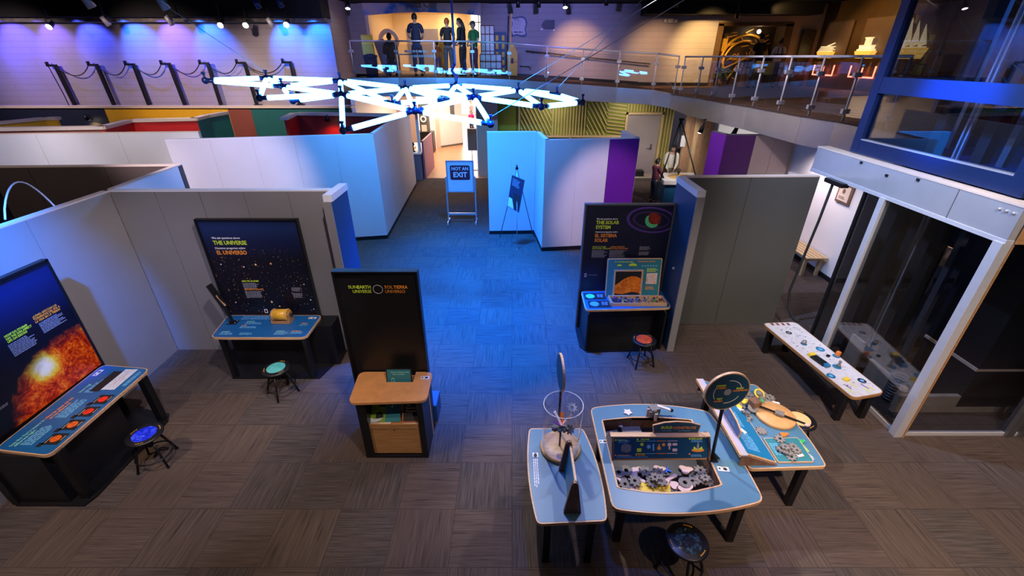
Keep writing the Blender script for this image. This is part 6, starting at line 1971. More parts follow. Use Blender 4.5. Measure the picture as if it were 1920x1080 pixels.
def person(label, loc, rz, h, top, bottom, hair='black', skin='skin', shoes='blackm', pose=None, hairlen='short', cap=None, sleeves=.55, group=None, lean=0.0, headturn=0.0, shorts=False, child=False, extra=None):
    """faces +Y in its own frame; pose overrides joints (metres for a 1.75 m adult)"""
    T = thing('person', label, 'person', loc, rz, group, local=True)
    k = h / 1.75
    J = dict(pelvis=(0, 0, .95), waist=(0, -.005, 1.10), chest=(0, -.01, 1.30), neckb=(0, -.01, 1.47), head=(0, .015, 1.60),
             shL=(-.18, -.01, 1.42), elL=(-.25, -.03, 1.14), wrL=(-.24, .07, .90), shR=(.18, -.01, 1.42), elR=(.25, -.03, 1.14), wrR=(.24, .07, .90),
             hipL=(-.09, 0, .92), knL=(-.10, .03, .50), anL=(-.10, -.02, .09), hipR=(.09, 0, .92), knR=(.10, .03, .50), anR=(.10, -.02, .09))
    if pose: J.update(pose)
    J = {a: Vector(b) for a, b in J.items()}
    if lean:
        for a in J:
            if a in ('waist', 'chest', 'neckb', 'head', 'shL', 'shR', 'elL', 'elR', 'wrL', 'wrR'):
                v = J[a] - J['pelvis']; J[a] = J['pelvis'] + Matrix.Rotation(-lean, 3, 'X') @ v
    S4 = Matrix.Diagonal((k, k, k, 1))
    hs = 1.12 if child else 1.0
    up = (J['head'] - J['neckb']).normalized()
    vs = [J['pelvis'], J['waist'], J['chest'], J['neckb'], J['neckb'] + up * .05, J['head'] - up * .03]
    rs = [(.085, .07), (.10, .08), (.13, .10), (.06, .055), (.052, .052), (.055, .06)]
    es = [(0, 1), (1, 2), (2, 3), (3, 4), (4, 5)]
    def chain(start, pts):
        p = start
        for v, r in pts:
            vs.append(Vector(v)); rs.append(r); es.append((p, len(vs) - 1)); p = len(vs) - 1
        return p
    for s in ('L', 'R'):
        sh, el, wr = J['sh' + s], J['el' + s], J['wr' + s]
        d = (wr - el).normalized()
        chain(3, [(sh, .058), (sh.lerp(el, .5), .048), (el, .040), (el.lerp(wr, .4), .038), (wr, .026), (wr + d * .05, (.034, .018)), (wr + d * .085, (.034, .016))])
        hp, kn, an = J['hip' + s], J['kn' + s], J['an' + s]
        fd = Vector((0, 1, 0)) if abs(an.z) < 2 else Vector((0, 1, 0))
        chain(0, [(hp, .060), (hp.lerp(kn, .5), .070), (kn, .055), (kn.lerp(an, .35), .055), (an, .036), (an + Vector((0, .05, -.05)), (.038, .03)), (an + Vector((0, .16, -.062)), (.038, .022))])
    mb = MB()
    add_mesh(mb, skin_mesh(vs, es, rs), S4)
    # head with features
    hd = J['head'] + up * .045
    q = Vector((0, 0, 1)).rotation_difference(up).to_matrix() @ Matrix.Rotation(headturn, 3, 'Z')
    def hp_(x, y, z): return (hd + q @ (Vector((x, y, z)) * hs)) * k
    mb.ball(hp_(0, 0, 0), (.075 * hs * k, .092 * hs * k, .112 * hs * k), 20, rot=q)
    mb.ball(hp_(0, .03, -.06), (.052 * hs * k, .055 * hs * k, .052 * hs * k), 14, rot=q)
    mb.ball(hp_(0, .094, -.012), (.013 * k, .020 * k, .024 * k), 8, rot=q)
    for s in (-1, 1): mb.ball(hp_(s * .077, -.004, -.005), (.012 * k, .022 * k, .032 * k), 8, rot=q)
    # fingers
    for s, sg in (('L', -1), ('R', 1)):
        el, wr = J['el' + s], J['wr' + s]
        d = (wr - el).normalized()
        side = d.cross(Vector((1, 0, 0)) if abs(d.x) < .8 else Vector((0, 0, 1))).normalized()
        palmn = d.cross(side).normalized()
        if palmn.x * sg > 0: palmn = -palmn
        for i, (o_, L_) in enumerate(((-.026, .062), (-.009, .072), (.009, .068), (.026, .052))):
            a = wr + d * .085 + side * o_
            b = a + d * L_ * .55 + palmn * .012; c_ = b + d * L_ * .45 + palmn * .025
            mb.path([a * k, b * k, c_ * k], .0085 * k, 6)
        a = wr + d * .03 + side * .03
        mb.path([a * k, (a + side * .025 + d * .03 + palmn * .01) * k, (a + side * .03 + d * .06 + palmn * .02) * k], .0095 * k, 6)
    mb.mi = 1
    for s in (-1, 1): mb.ball(hp_(s * .030, .082, .010), .0095 * k, 8)
    mb.mi = 2
    mb.ball(hp_(0, .080, -.058), (.024 * k, .010 * k, .006 * k), 8, rot=q)
    mesh = part('body', mb, [skin, 'eye', 'lips'], T)
    # hair
    mb = MB()
    def hair_shell(sc, cut):
        b2 = MB()
        b2.ball((0, 0, 0), 1, 22)
        dele = [v for v in b2.bm.verts if cut(v.co)]
        bmesh.ops.delete(b2.bm, geom=dele, context='VERTS')
        me = bpy.data.meshes.new('hair'); b2.bm.to_mesh(me); b2.bm.free()
        m4 = Matrix.Translation(hp_(0, -.010, .012)) @ q.to_4x4() @ Matrix.Diagonal((sc[0] * k * hs, sc[1] * k * hs, sc[2] * k * hs, 1))
        add_mesh(mb, me, m4)
    hair_shell((.088, .104, .122), lambda c: (c.y > .30 and c.z < .45) or (c.y > -.1 and c.z < -.15) or c.z < -.62)
    hair_shell((.080, .096, .114), lambda c: (c.y > .30 and c.z < .45) or (c.y > -.1 and c.z < -.15) or c.z < -.62)
    if hairlen == 'long':
        mb.path([hp_(0, -.07, .03), hp_(0, -.095, -.08), hp_(0, -.10, -.18), hp_(0, -.09, -.30)], .055 * k, 10)
    if hairlen == 'bun':
        mb.ball(hp_(0, -.09, .09), .045 * k, 10)
    hm = {'black': (0.008, 0.006, 0.006), 'brown': (0.05, 0.025, 0.012), 'ginger': (0.42, 0.10, 0.02), 'dark': (0.015, 0.010, 0.008)}[hair]
    part('hair', mb, mat(hair + '_hair', hm, 0.6, var=.2, scale=60), T)
    if cap:
        mb = MB()
        b2 = MB(); b2.ball((0, 0, 0), 1, 20)
        bmesh.ops.delete(b2.bm, geom=[v for v in b2.bm.verts if v.co.z < -.05], context='VERTS')
        me = bpy.data.meshes.new('cap'); b2.bm.to_mesh(me); b2.bm.free()
        add_mesh(mb, me, Matrix.Translation(hp_(0, -.005, .045)) @ q.to_4x4() @ Matrix.Diagonal((.094 * k, .112 * k, .085 * k, 1)))
        mb.ball(hp_(0, .13, .045), (.07 * k, .07 * k, .010 * k), 12, rot=q)
        part('cap', mb, cap, T)
    # shirt
    P_ = J
    vs = [P_['pelvis'] + Vector((0, 0, -.08)), P_['waist'], P_['chest'], P_['neckb'] - up * .01]
    rs = [(.175, .145), (.155, .125), (.16, .128), (.085, .08)]
    es = [(0, 1), (1, 2), (2, 3)]
    for s in ('L', 'R'):
        sh, el, wr = P_['sh' + s], P_['el' + s], P_['wr' + s]
        if sleeves <= .6: chain(3, [(sh, .078), (sh.lerp(el, .5), .068), (sh.lerp(el, sleeves + .2), .062)])
        else: chain(3, [(sh, .078), (sh.lerp(el, .5), .065), (el, .056), (el.lerp(wr, .5), .050), (el.lerp(wr, .9), .042)])
    mb = MB(); add_mesh(mb, skin_mesh(vs, es, rs), S4); part('shirt', mb, top, T)
    # trousers
    vs = [P_['pelvis'] + (P_['waist'] - P_['pelvis']) * .75, P_['pelvis'] + Vector((0, 0, .0))]
    rs = [(.148, .118), (.175, .14)]
    es = [(0, 1)]
    for s in ('L', 'R'):
        hp, kn, an = P_['hip' + s], P_['kn' + s], P_['an' + s]
        if shorts: chain(1, [(hp, .118), (hp.lerp(kn, .5), .100), (hp.lerp(kn, .9), .095)])
        else: chain(1, [(hp, .118), (hp.lerp(kn, .5), .098), (kn, .075), (kn.lerp(an, .5), .066), (kn.lerp(an, .93), .060)])
    mb = MB(); add_mesh(mb, skin_mesh(vs, es, rs), S4); part('shorts' if shorts else 'trousers', mb, bottom, T)
    for s in ('L', 'R'):
        an = P_['an' + s]
        mb = MB(); mb.ball((an + Vector((0, .06, -.045))) * k, (.052 * k, .135 * k, .045 * k), 14); part('shoe', mb, shoes, T)
    if extra: extra(T, J, k)
    return T


PM = lambda n, c, **kw: mat(n, c, 0.8, var=.1, scale=30, **kw)
UF = 3.69
hands_front = dict(elL=(-.23, .02, 1.15), wrL=(-.12, .20, 1.05), elR=(.23, .02, 1.15), wrR=(.12, .20, 1.05))
sit = dict(pelvis=(0, 0, .50), waist=(0, -.01, .66), chest=(0, 0, .85), neckb=(0, .02, 1.02), head=(0, .05, 1.15), shL=(-.17, .01, .97), elL=(-.22, .08, .72), wrL=(-.12, .28, .72), shR=(.17, .01, .97), elR=(.22, .08, .72), wrR=(.12, .28, .72),
           hipL=(-.09, 0, .48), knL=(-.11, .42, .48), anL=(-.11, .40, .09), hipR=(.09, 0, .48), knR=(.11, .42, .48), anR=(.11, .40, .09))
person('person seen from behind in a dark navy shirt, tallest at the upper railing', (-3.30, 17.3, UF), 0.1, 1.90, PM('navy_shirt', (.006, .018, .06)), PM('denim', (.008, .03, .10)), 'black', pose=hands_front)
person('person with ginger hair in a black shirt and grey trousers at the upper railing', (-2.22, 17.3, UF), -.1, 1.76, PM('black_shirt', (.012, .012, .014)), PM('grey_trousers', (.09, .10, .11)), 'ginger', pose=hands_front)
person('person with long dark hair bowing their head beside the dark hanging cable', (-1.72, 17.5, UF), 1.2, 1.78, PM('dark_jacket', (.008, .008, .014)), PM('black_trousers', (.01, .01, .014)), 'dark', hairlen='long', sleeves=1.0, lean=.12, pose=hands_front)
person('person in a green top and grey cap at the right of the upper group', (-1.33, 17.4, UF), 2.4, 1.68, PM('green_top', (.02, .16, .05)), PM('maroon_trousers', (.10, .02, .06)), 'brown', cap=PM('grey_cap', (.05, .08, .09)), pose=hands_front)
ch = person('person with long black hair sitting at the left of the upper room', (-4.30, 17.6, UF), .2, 1.80, PM('black_top', (.02, .012, .010)), PM('dark_jeans', (.008, .015, .05)), 'black', hairlen='long', sleeves=1.0, pose=sit)
person('small child in an orange top in the upper room doorway', (-2.85, 19.0, UF), .3, 1.12, PM('orange_top', (.6, .16, .03)), PM('patterned_trousers', (.12, .08, .2)), 'brown', child=True)
# chair for the seated person
T = thing('low_stool', 'low blue seat under the sitting person upstairs', 'stool', (-4.30, 17.55, UF))
mb = MB(); mb.bx(-4.52, -4.08, 17.36, 17.76, UF + .36, UF + .40, .01); part('seat', mb, 'bluewall', T)
for dx in (-.17, .17):
    for dy in (-.15, .15):
        mb = MB(); mb.tube((-4.30 + dx, 17.56 + dy, UF), (-4.30 + dx, 17.56 + dy, UF + .36), .018); part('leg', mb, 'blackm', T)
# right walkway
person('person in a black shirt looking at the golden mural', (9.25, 18.6, 3.235), .1, 1.80, PM('black_tee', (.010, .008, .008)), PM('dark_trousers', (.015, .013, .012)), 'black', pose=hands_front)
person('person with hair bun in a white top and dark overalls at the golden mural', (10.10, 18.8, 3.235), -.2, 1.66, PM('white_top', (.80, .72, .66)), PM('dark_overalls', (.02, .02, .03)), 'dark', hairlen='bun', skin='skind', pose=hands_front,
       extra=lambda T, J, k: part('overall_bib', MB().box((0, -.0, 1.16 * k), (.30 * k, .29 * k, .16 * k), bev=.03).beam((-.08 * k, -.145 * k, 1.22 * k), (-.07 * k, -.10 * k, 1.46 * k), .03, .012).beam((.08 * k, -.145 * k, 1.22 * k), (.07 * k, -.10 * k, 1.46 * k), .03, .012), M['navy'], T))
# lower level: child and adult at the pendulum table
reach = dict(elL=(-.20, .10, 1.14), wrL=(-.10, .32, 1.02), elR=(.20, .12, 1.16), wrR=(.10, .34, 1.00))
def plaid():
    m, nt, b = new_mat('red_plaid_cloth')
    tc = N(nt, 'ShaderNodeTexCoord').outputs['Object']
    sp = N(nt, 'ShaderNodeSeparateXYZ'); nt.links.new(tc, sp.inputs[0])
    def band(v, s): return mathn(nt, 'GREATER_THAN', mathn(nt, 'FRACT', mathn(nt, 'MULTIPLY', v, s)), .55)
    f = mathn(nt, 'ADD', band(sp.outputs[0], 12.0), band(sp.outputs[2], 12.0))
    nt.links.new(ramp(nt, mathn(nt, 'MULTIPLY', f, .5), [(0, (.22, .02, .03)), (.5, (.05, .015, .04)), (1, (.02, .02, .06))]), b.inputs['Base Color'])
    b.inputs['Roughness'].default_value = .8
    return m
person('child in a red and navy plaid shirt standing at the pendulum table', (4.66, 14.25, 0), -1.15, 1.42, plaid(), PM('dark_denim', (.010, .018, .04)), 'black', child=True, sleeves=1.0, pose=reach, skin='skind')
person('person in a cream open shirt leaning over the pendulum table', (5.45, 15.35, 0), 3.0, 1.72, PM('cream_shirt', (.62, .60, .50)), PM('olive_trousers', (.12, .10, .07)), 'black', lean=.28, pose=reach, sleeves=1.0, skin='skind')
# far hallway group
for i, (x, y, c_, lb) in enumerate(((-2.55, 29.2, (.75, .02, .22), 'distant person in a bright pink top at the end of the hallway'), (-3.25, 28.6, (.03, .05, .14), 'distant person in dark blue left of the pink top in the hallway'), (-2.15, 30.0, (.10, .10, .16), 'distant person in grey blue right of the pink top in the hallway'), (-2.75, 31.6, (.35, .18, .14), 'distant taller person in brown behind the pink top in the hallway'))):
    person(lb, (x, y, 0), rz=2.8 + i * .5, h=(1.35, 1.3, 1.4, 1.75)[i], top=PM('hall_top_%s' % 'abcd'[i], c_), bottom=PM('hall_trousers_%s' % 'abcd'[i], (.03, .04, .10)), hair='brown', hairlen='long' if i == 0 else 'short', pose=hands_front)


# ================================================================== SIGNS AND EASEL ON THE LOWER FLOOR
T = thing('floor_sign', 'NOT AN EXIT sign on a metal stand at the hallway entrance', 'sign', (-1.45, 12.27, 0))
Y = 12.25
mb = MB(); mb.bx(-1.80, -1.09, Y - .01, Y + .02, .93, 1.78); part('board', mb, mat('pale_sign_white', (.62, .70, .74), .5, var=.02), T)
mb = MB(); mb.bx(-1.83, -1.06, Y - .02, Y + .03, 1.76, 1.79); mb.bx(-1.83, -1.06, Y - .02, Y + .03, .91, .94); mb.bx(-1.83, -1.79, Y - .02, Y + .03, .93, 1.77); mb.bx(-1.10, -1.06, Y - .02, Y + .03, .93, 1.77); part('board_frame', mb, 'steel', T)
F = Face((-1.80, Y - .012, .93), (1, 0, 0), (0, 0, 1))
mb = MB(); mb.prism(rounded([(.08, .33), (.63, .33), (.63, .73), (.08, .73)], .05), .001, .003, F.mat4()); part('sign_plate', mb, mat('maroon_sign', (.10, .015, .04), .5), T)
mb = MB(); text_mb(mb, F, 'NOT AN', .355, .60, .12, .004, .02, 'CENTER'); text_mb(mb, F, 'EXIT', .355, .41, .19, .004, .03, 'CENTER'); part('lettering', mb, 'txtw', T)
for x in (-1.85, -1.04):
    mb = MB(); mb.bx(x - .018, x + .018, Y - .018, Y + .018, .08, 1.35); part('leg', mb, 'steel', T)
    mb = MB(); mb.beam((x, Y - .22, .06), (x, Y + .22, .06), .03, .04); part('foot_bar', mb, 'steel', T)
    for dy in (-.20, .20):
        mb = MB(); mb.tube((x - .012, Y + dy, .028), (x + .012, Y + dy, .028), .028); part('castor', mb, 'txtw', T)
mb = MB(); mb.bx(-1.84, -1.05, Y - .02, Y + .02, .24, .30); part('crossbar', mb, 'steel', T)

T = thing('poster_easel', 'thin tripod easel holding a tilted navy poster before the blue-lit partition', 'easel', (.13, 10.7, 0))
apex = Vector((.12, 10.80, 1.90))
for q in (Vector((.13, 10.19, 0)), Vector((-.33, 11.07, 0)), Vector((.58, 11.12, 0))):
    mb = MB(); mb.tube(apex, q, .010); mb.ball(q + Vector((0, 0, .012)), .018, 8); part('leg', mb, 'greymet' if q.y > 10.5 else 'steel', T)
mb = MB(); mb.box(apex, (.07, .05, .05)); mb.box(apex + Vector((0, 0, .05)), (.03, .03, .06)); part('head_clip', mb, 'blackm', T)
P = thing('poster', 'navy poster with white phone drawing resting tilted on the tripod easel', 'poster', (.05, 10.6, .95))
a_, b_, c_, d_ = V(960, 328, 10.72), V(984, 338, 10.66), V(973, 399, 10.48), V(951, 386, 10.55)
u_ = (b_ - a_); v_ = (a_ - d_)
nrm = u_.cross(v_).normalized()
mb = MB(); bm = mb.bm
pts = [d_, c_, b_, a_]
lo = [bm.verts.new(p) for p in pts]; hi = [bm.verts.new(p - nrm * .008) for p in pts]
bm.faces.new(lo); bm.faces.new(hi[::-1])
for i in range(4): bm.faces.new((lo[i], hi[i], hi[(i + 1) % 4], lo[(i + 1) % 4]))
part('board', mb, 'navy', P)
F = Face(d_, c_ - d_, (a_ - d_))
Lw, Lh = (c_ - d_).length, (a_ - d_).length
F.v = (a_ - d_).normalized()
mb = MB(); fpoly(mb, F, [(.01, .01), (Lw * .55, .01), (Lw * .30, Lh * .30), (.01, Lh * .30)], .003); part('white_corner', mb, 'whitepr', P)
mb = MB(); fpoly(mb, F, rounded([(Lw * .45, Lh * .12), (Lw * .85, Lh * .12), (Lw * .9, Lh * .52), (Lw * .35, Lh * .52)], .03), .004); part('phone_picture', mb, 'txtk', P)
mb = MB(); lines_mb(mb, F, .04, Lh * .93, Lw * .7, 6, .03, .004, seed=7); part('poster_text', mb, 'txtg', P)

T = thing('sign_stand', 'blank charcoal sign panel on a white twin-pole stand in the hallway', 'sign', (-1.57, 19.1, 0))
mb = MB(); mb.bx(-1.84, -1.31, 19.08, 19.11, .82, 1.66); part('panel', mb, 'greydk', T)
mb = MB(); mb.bx(-1.87, -1.28, 19.09, 19.13, .79, 1.69); part('frame', mb, 'txtw', T)
for x in (-1.70, -1.45):
    mb = MB(); mb.tube((x, 19.12, 0), (x, 19.12, .80), .016); part('pole', mb, 'greymet', T)
mb = MB(); mb.bx(-1.85, -1.30, 18.95, 19.3, 0, .03, .01); part('base', mb, 'txtw', T)

# white service counter with objects
T = thing('service_counter', 'white counter with mauve end panel at the left of the hallway', 'counter', (-3.9, 18.4, 0))
mb = MB(); mb.bx(-4.30, -3.54, 17.3, 19.6, 0, .98); part('body', mb, mat('blue_grey_panel', (.16, .17, .26), .5), T)
mb = MB(); mb.bx(-4.35, -3.50, 17.25, 19.65, .98, 1.03, .01); part('counter_top', mb, 'white2', T)
mb = MB(); mb.bx(-3.49, -3.42, 17.5, 19.6, 0, 1.45); part('end_panel', mb, mat('mauve_panel', (.35, .12, .20), .5), T)
mb = MB(); mb.bx(-3.68, -3.58, 17.7, 17.8, 1.03, 2.7); part('post', mb, 'white2', T)
single('desk_lamp', 'small black device standing on the white hallway counter', 'device', MB().lathe((-3.85, 17.6, 1.032), [(0, 0), (.08, 0), (.08, .02), (.03, .05), (.03, .22), (.07, .26), (.05, .34), (0, .36)], 16), 'blackm', base=(-3.85, 17.6, 1.032))
single('wicker_tray', 'yellowish tray lying on the white hallway counter', 'tray', MB().bx(-4.15, -3.9, 18.0, 18.4, 1.032, 1.10, .01), 'yellowp', base=(-4.02, 18.2, 1.032))
T = thing('payphone_kiosk', 'black and white payphone kiosk standing in the hallway', 'kiosk', (-4.35, 22.8, 0))
mb = MB(); mb.bx(-4.75, -3.95, 22.8, 23.5, 0, 1.0, .03); part('pedestal', mb, 'blackm', T)
mb = MB(); mb.bx(-4.55, -4.1, 22.75, 23.2, 1.0, 2.35, .05); part('body', mb, 'greydk', T)
mb = MB(); mb.bx(-4.50, -4.15, 22.72, 22.76, 1.9, 2.15); part('label_panel', mb, 'whitepr', T)
mb = MB(); mb.ring((-4.33, 22.72, 1.62), .12, .035, 24, 'Y'); part('dial', mb, 'txtw', T)
mb = MB(); mb.bx(-4.45, -4.2, 22.72, 22.76, 1.05, 1.35); part('shelf_front', mb, 'cap', T)

# pendulum table and tripod
T = thing('pendulum_table', 'blue pedestal table with white top and sand picture at the rear right', 'table', (5.45, 14.4, 0))
mb = MB(); mb.prism([(4.95, 14.05), (6.1, 14.0), (6.1, 15.0), (5.05, 15.0)], 0, .62); part('pedestal', mb, mat('blue_pedestal', (.01, .10, .24), .5), T)
mb = MB(); mb.prism(rounded([(4.85, 13.95), (6.2, 13.9), (6.2, 15.1), (4.9, 15.1)], .06), .68, .80); part('table_top', mb, 'white2', T)
mb = MB(); mb.lathe((5.6, 14.5, .80), [(0, .004), (.42, .004), (.44, 0)], 36); part('sand_picture', mb, planet_mat('sand_print', (.75, .16, .02), (.85, .55, .08), (.06, .10, .40), 4), T)
T = thing('pendulum_tripod', 'tall black tripod frame over the pendulum table', 'tripod', (5.7, 14.6, 0))
ap = V(1277, 224, 14.7)
for q in (Vector((4.75, 14.0, .80)), Vector((6.35, 14.2, 0)), Vector((5.6, 15.3, 0))):
    mb = MB(); mb.tube(ap, q, .022); part('leg', mb, 'blackm', T)
mb = MB(); mb.box(ap, (.16, .12, .06)); part('apex_plate', mb, 'blackm', T)
mb = MB(); mb.tube(ap, (5.5, 14.55, 1.0), .006); mb.lathe((5.5, 14.55, .84), [(0, 0), (.05, .10), (.05, .20), (0, .22)], 16); part('pendulum', mb, 'blackm', T)
single('wall_notice', 'small white notice hung on the cedar screen near the tripod', 'notice', MB().bx(6.25, 6.42, 16.84, 16.86, 1.35, 1.75), 'txtw', base=(6.33, 16.85, 1.35))

# ================================================================== BLOCK WALL POSTS AND CABLE
BP = [((105, 124), (143, 201)), ((182, 123), (216, 201)), ((251, 122), (281, 200)), ((318, 121), (348, 199)), ((390, 120), (415, 198)), ((459, 119), (482, 197)), ((545, 118), (562, 196))]
tops = []
for i, (a, b) in enumerate(BP):
    pa, pb = V(a[0], a[1], 17.75), V(b[0], b[1], 17.75)
    T = thing('wall_strut', 'slanting black strut, number of its row, on the far block wall', 'strut', pb)
    T['label'] = 'slanting black strut %s on the far left block wall' % ('leftmost of seven', 'second of seven from the left', 'third of seven from the left', 'middle one of seven', 'third of seven from the right', 'second of seven from the right', 'rightmost of seven, behind the light sculpture')[i]
    T['group'] = 'black struts on the block wall'
    mb = MB(); mb.beam(pa, pb, .13, .08); part('post', mb, 'blackm', T)
    mb = MB(); mb.box(pa + Vector((-.12, -.02, .02)), (.34, .08, .07)); mb.box(pa + Vector((-.27, -.02, .07)), (.06, .08, .14)); part('head_arm', mb, 'blackm', T)
    mb = MB(); mb.box(pb + Vector((.04, 0, 0)), (.26, .14, .05)); part('foot_plate', mb, 'blackm', T)
    tops.append(pa + Vector((-.25, -.04, .05)))
T = thing('wall_cable', 'black cable sagging from strut to strut along the far block wall', 'cable', tops[0])
for i in range(6):
    a, b = tops[i] + Vector((.2, 0, -.02)), tops[i + 1]
    mb = MB(); mb.path([a.lerp(b, t) + Vector((0, 0, -.36 * 4 * t * (1 - t) * (1 - .3 * (.5 - t)))) for t in [k / 10 for k in range(11)]], .016, 6); part('cable_swag', mb, 'rubber', T)
mb = MB(); mb.path([tops[0], tops[0] + Vector((.12, 0, -1.0)), tops[0] + Vector((.25, -.1, -2.1))], .016, 6); part('cable_drop', mb, 'rubber', T)

# ================================================================== SPOTLIGHT FIXTURES SEEN BELOW THE CEILING
def fixture(label, px, py, Y, lit, col='greymet', s=1.0, d=(0.2, .2, -1), name='spotlight', mt='lamp', drop=None):
    p = V(px, py, Y)
    T = thing(name, label, 'spotlight', p, group='small ceiling spotlights')
    d = Vector(d).normalized()
    mb = MB(); mb.tube(p - d * .12 * s, p + d * .10 * s, .05 * s, .075 * s, seg=16); part('lamp_can', mb, col, T)
    mb = MB(); mb.path([p + Vector((-.08 * s, 0, 0)), p + Vector((-.08 * s, 0, .14 * s)), p + Vector((.08 * s, 0, .14 * s)), p + Vector((.08 * s, 0, 0))], .010 * s, 6); part('yoke', mb, 'blackm', T)
    mb = MB(); top = drop if drop else 6.15
    mb.tube(p + Vector((0, 0, .14 * s)), Vector((p.x, p.y, top)), .014, seg=8); part('stem', mb, 'blackm', T)
    mb = MB(); mb.tube(p + d * .100 * s, p + d * .104 * s, .068 * s, seg=16); part('lens', mb, mt if lit else 'whitepr', T)
    return T
for px, py, lit, lb in ((95, 47, 1, 'brightly lit small spotlight at the far left over the block wall'), (198, 40, 0, 'pale spotlight second from the left over the block wall'), (318, 39, 0, 'pale spotlight above the middle strut of the block wall'), (415, 44, 1, 'lit spotlight above the middle of the block wall, left of a brighter one'),
                        (462, 44, 1, 'brightest lit spotlight over the block wall'), (507, 43, 0, 'dark spotlight between two lit ones over the block wall'), (538, 43, 1, 'lit spotlight rightmost over the block wall')):
    fixture(lb, px, py, 17.0, lit, 'greymet' if lit else 'steelp', 1.25, (.3, .5, -1) if not lit else (.1, -.9, -.5))
for px, py, lb in ((163, 2, 'pale cylindrical spotlight nearer the camera at the upper left'), (304, 6, 'blue-lit cylindrical spotlight nearer the camera, right of the pale one'), (482, 8, 'slim dark spotlight tube at the top left of centre'), (525, 6, 'small dark spotlight hanging at the top between the slim tube and the corner')):
    fixture(lb, px, py, 12.0, 0, 'steelp' if px < 400 else 'bluemetal', 1.35 if px < 400 else .8, (.3, .3, -1))
for px, py, lit, lb in ((652, 10, 1, 'angled spotlight shining at the left of the upper opening'), (971, 7, 0, 'black spotlight left of a pair over the upper block wall'), (1010, 7, 0, 'black spotlight right of a pair over the upper block wall'), (1060, 8, 1, 'bright white spotlight over the upper block wall'), (1137, 3, 0, 'small dark spotlight over the ramp'), (1383, 27, 0, 'round black spotlight over the golden mural'), (1268, 6, 0, 'small pale spotlight under the black bulkhead')):
    fixture(lb, px, py, 18.3 if px < 1200 else 18.6, lit, 'blackm', 1.1, (0, -.4, -1) if lit else (.1, .3, -1), mt='lampw')
# blue washes on the block wall
for px, c_, pw in ((34, (0.10, 0.06, 1.0), 90), (105, (.35, .16, .9), 40), (178, (.14, .16, 1.0), 60), (262, (.04, .20, 1.0), 90), (330, (.26, .12, 1.0), 70), (398, (.03, .22, 1.0), 90), (542, (.02, .25, 1.0), 100), (602, (.02, .22, 1.0), 100), (-40, (.1, .1, 1.0), 80)):
    p = V(px, 80, 17.9)
    spot((p.x - .12, 17.12, 5.42), (p.x + .05, 17.9, 4.70), pw * 4.0, (c_[0] * .45, c_[1] * .6, c_[2]), 86, .6, .05)
spot((-13, 13.5, 5.9), (-12, 17.9, 3.2), 900, (1.0, .74, .62), 70, .9)
spot((-8, 13.5, 5.9), (-8.5, 17.9, 3.2), 800, (1.0, .78, .70), 60, .9)
spot((-17, 13.5, 5.9), (-17, 17.9, 3.2), 800, (.95, .76, .75), 70, .9)
spot((-9, 12.8, 5.9), (-9.5, 15.5, 2.3), 500, (1.0, .86, .7), 80, .8)

# ================================================================== UPPER ROOM BEHIND THE BIG OPENING
mb = MB(); mb.bx(-5.9, -.9, 24.6, 24.8, 3.6, 6.6); mb.bx(-6.0, -5.72, 20.2, 24.8, 3.6, 6.6); mb.bx(-1.2, -.9, 20.2, 24.8, 3.6, 6.6)
struct('wall_upper_room', mb, mat('cream_yellow_wall', (.72, .52, .28), .6, var=.03))
mb = MB(); mb.bx(-5.99, -.91, 20.21, 24.79, 6.11, 6.149)
struct('ceiling_upper_room', mb, mat('warm_ceiling', (.7, .5, .3), .7))
mb = MB(); mb.bx(-5.1, -3.6, 24.50, 24.6, 3.69, 5.5)
struct('wall_grey_recess', mb, mat('mauve_grey_wall', (.20, .17, .19), .6))
mb = MB(); mb.bx(-1.95, -1.2, 24.5, 24.56, 5.0, 6.45)
w1 = struct('window_1', mb, mat('daylit_window', (1, 1, 1), .5, var=0, emit=(.95, .97, 1.0), es=1.6))
mb = MB(); mb.bx(-1.62, -1.58, 24.46, 24.5, 5.0, 6.45); mb.bx(-1.95, -1.2, 24.46, 24.5, 5.75, 5.79); struct('window_frame', mb, 'greymet', w1)
mb = MB(); mb.bx(-5.72, -5.60, 19.95, 20.25, 3.69, 5.98); mb.bx(-1.24, -1.2, 19.95, 20.25, 3.69, 5.98); mb.bx(-5.72, -1.2, 19.95, 20.25, 5.94, 5.98)
struct('trim_8', mb, 'cap')
spot((-3.4, 21.6, 6.08), (-3.2, 23.8, 4.6), 170, (1.0, .80, .55), 140, .6)
area((-3.4, 22.4, 6.08), (-3.4, 22.4, 0), 100, (1.0, .78, .55), 3.2, 3.0)
spot((-3.6, 22.4, 4.9), (-3.4, 22.8, 6.5), 110, (1.0, .70, .38), 150, .9)
spot((-2.9, 23.2, 6.08), (-3.0, 24.6, 5.6), 110, (1.0, .80, .45), 60, .8)
spot((-2.5, 15.2, 5.95), (-2.6, 18.3, 4.3), 130, (.75, .72, 1.0), 75, .8)
T = thing('sky_banner', 'banner painted with blue sky and clouds over the upper opening', 'banner', (-3.45, 19.9, 5.76))
def sky_mat():
    m, nt, b = new_mat('painted_sky')
    tc = N(nt, 'ShaderNodeTexCoord').outputs['Object']
    f = noise(nt, tc, 1.3, 5, .5, .4)
    nt.links.new(ramp(nt, f, [(.42, (.02, .16, .62)), (.52, (.45, .42, .62)), (.62, (.62, .45, .50))]), b.inputs['Base Color'])
    b.inputs['Roughness'].default_value = .6
    return m
mb = MB(); bm = mb.bm
vv = [(-5.74, 5.72), (-4.6, 5.80), (-3.4, 5.83), (-2.2, 5.80), (-1.2, 5.72), (-1.2, 6.13), (-5.74, 6.13)]
lo = [bm.verts.new((x, 19.93, z)) for x, z in vv]; hi = [bm.verts.new((x, 19.88, z)) for x, z in vv]
bm.faces.new(lo); bm.faces.new(hi[::-1])
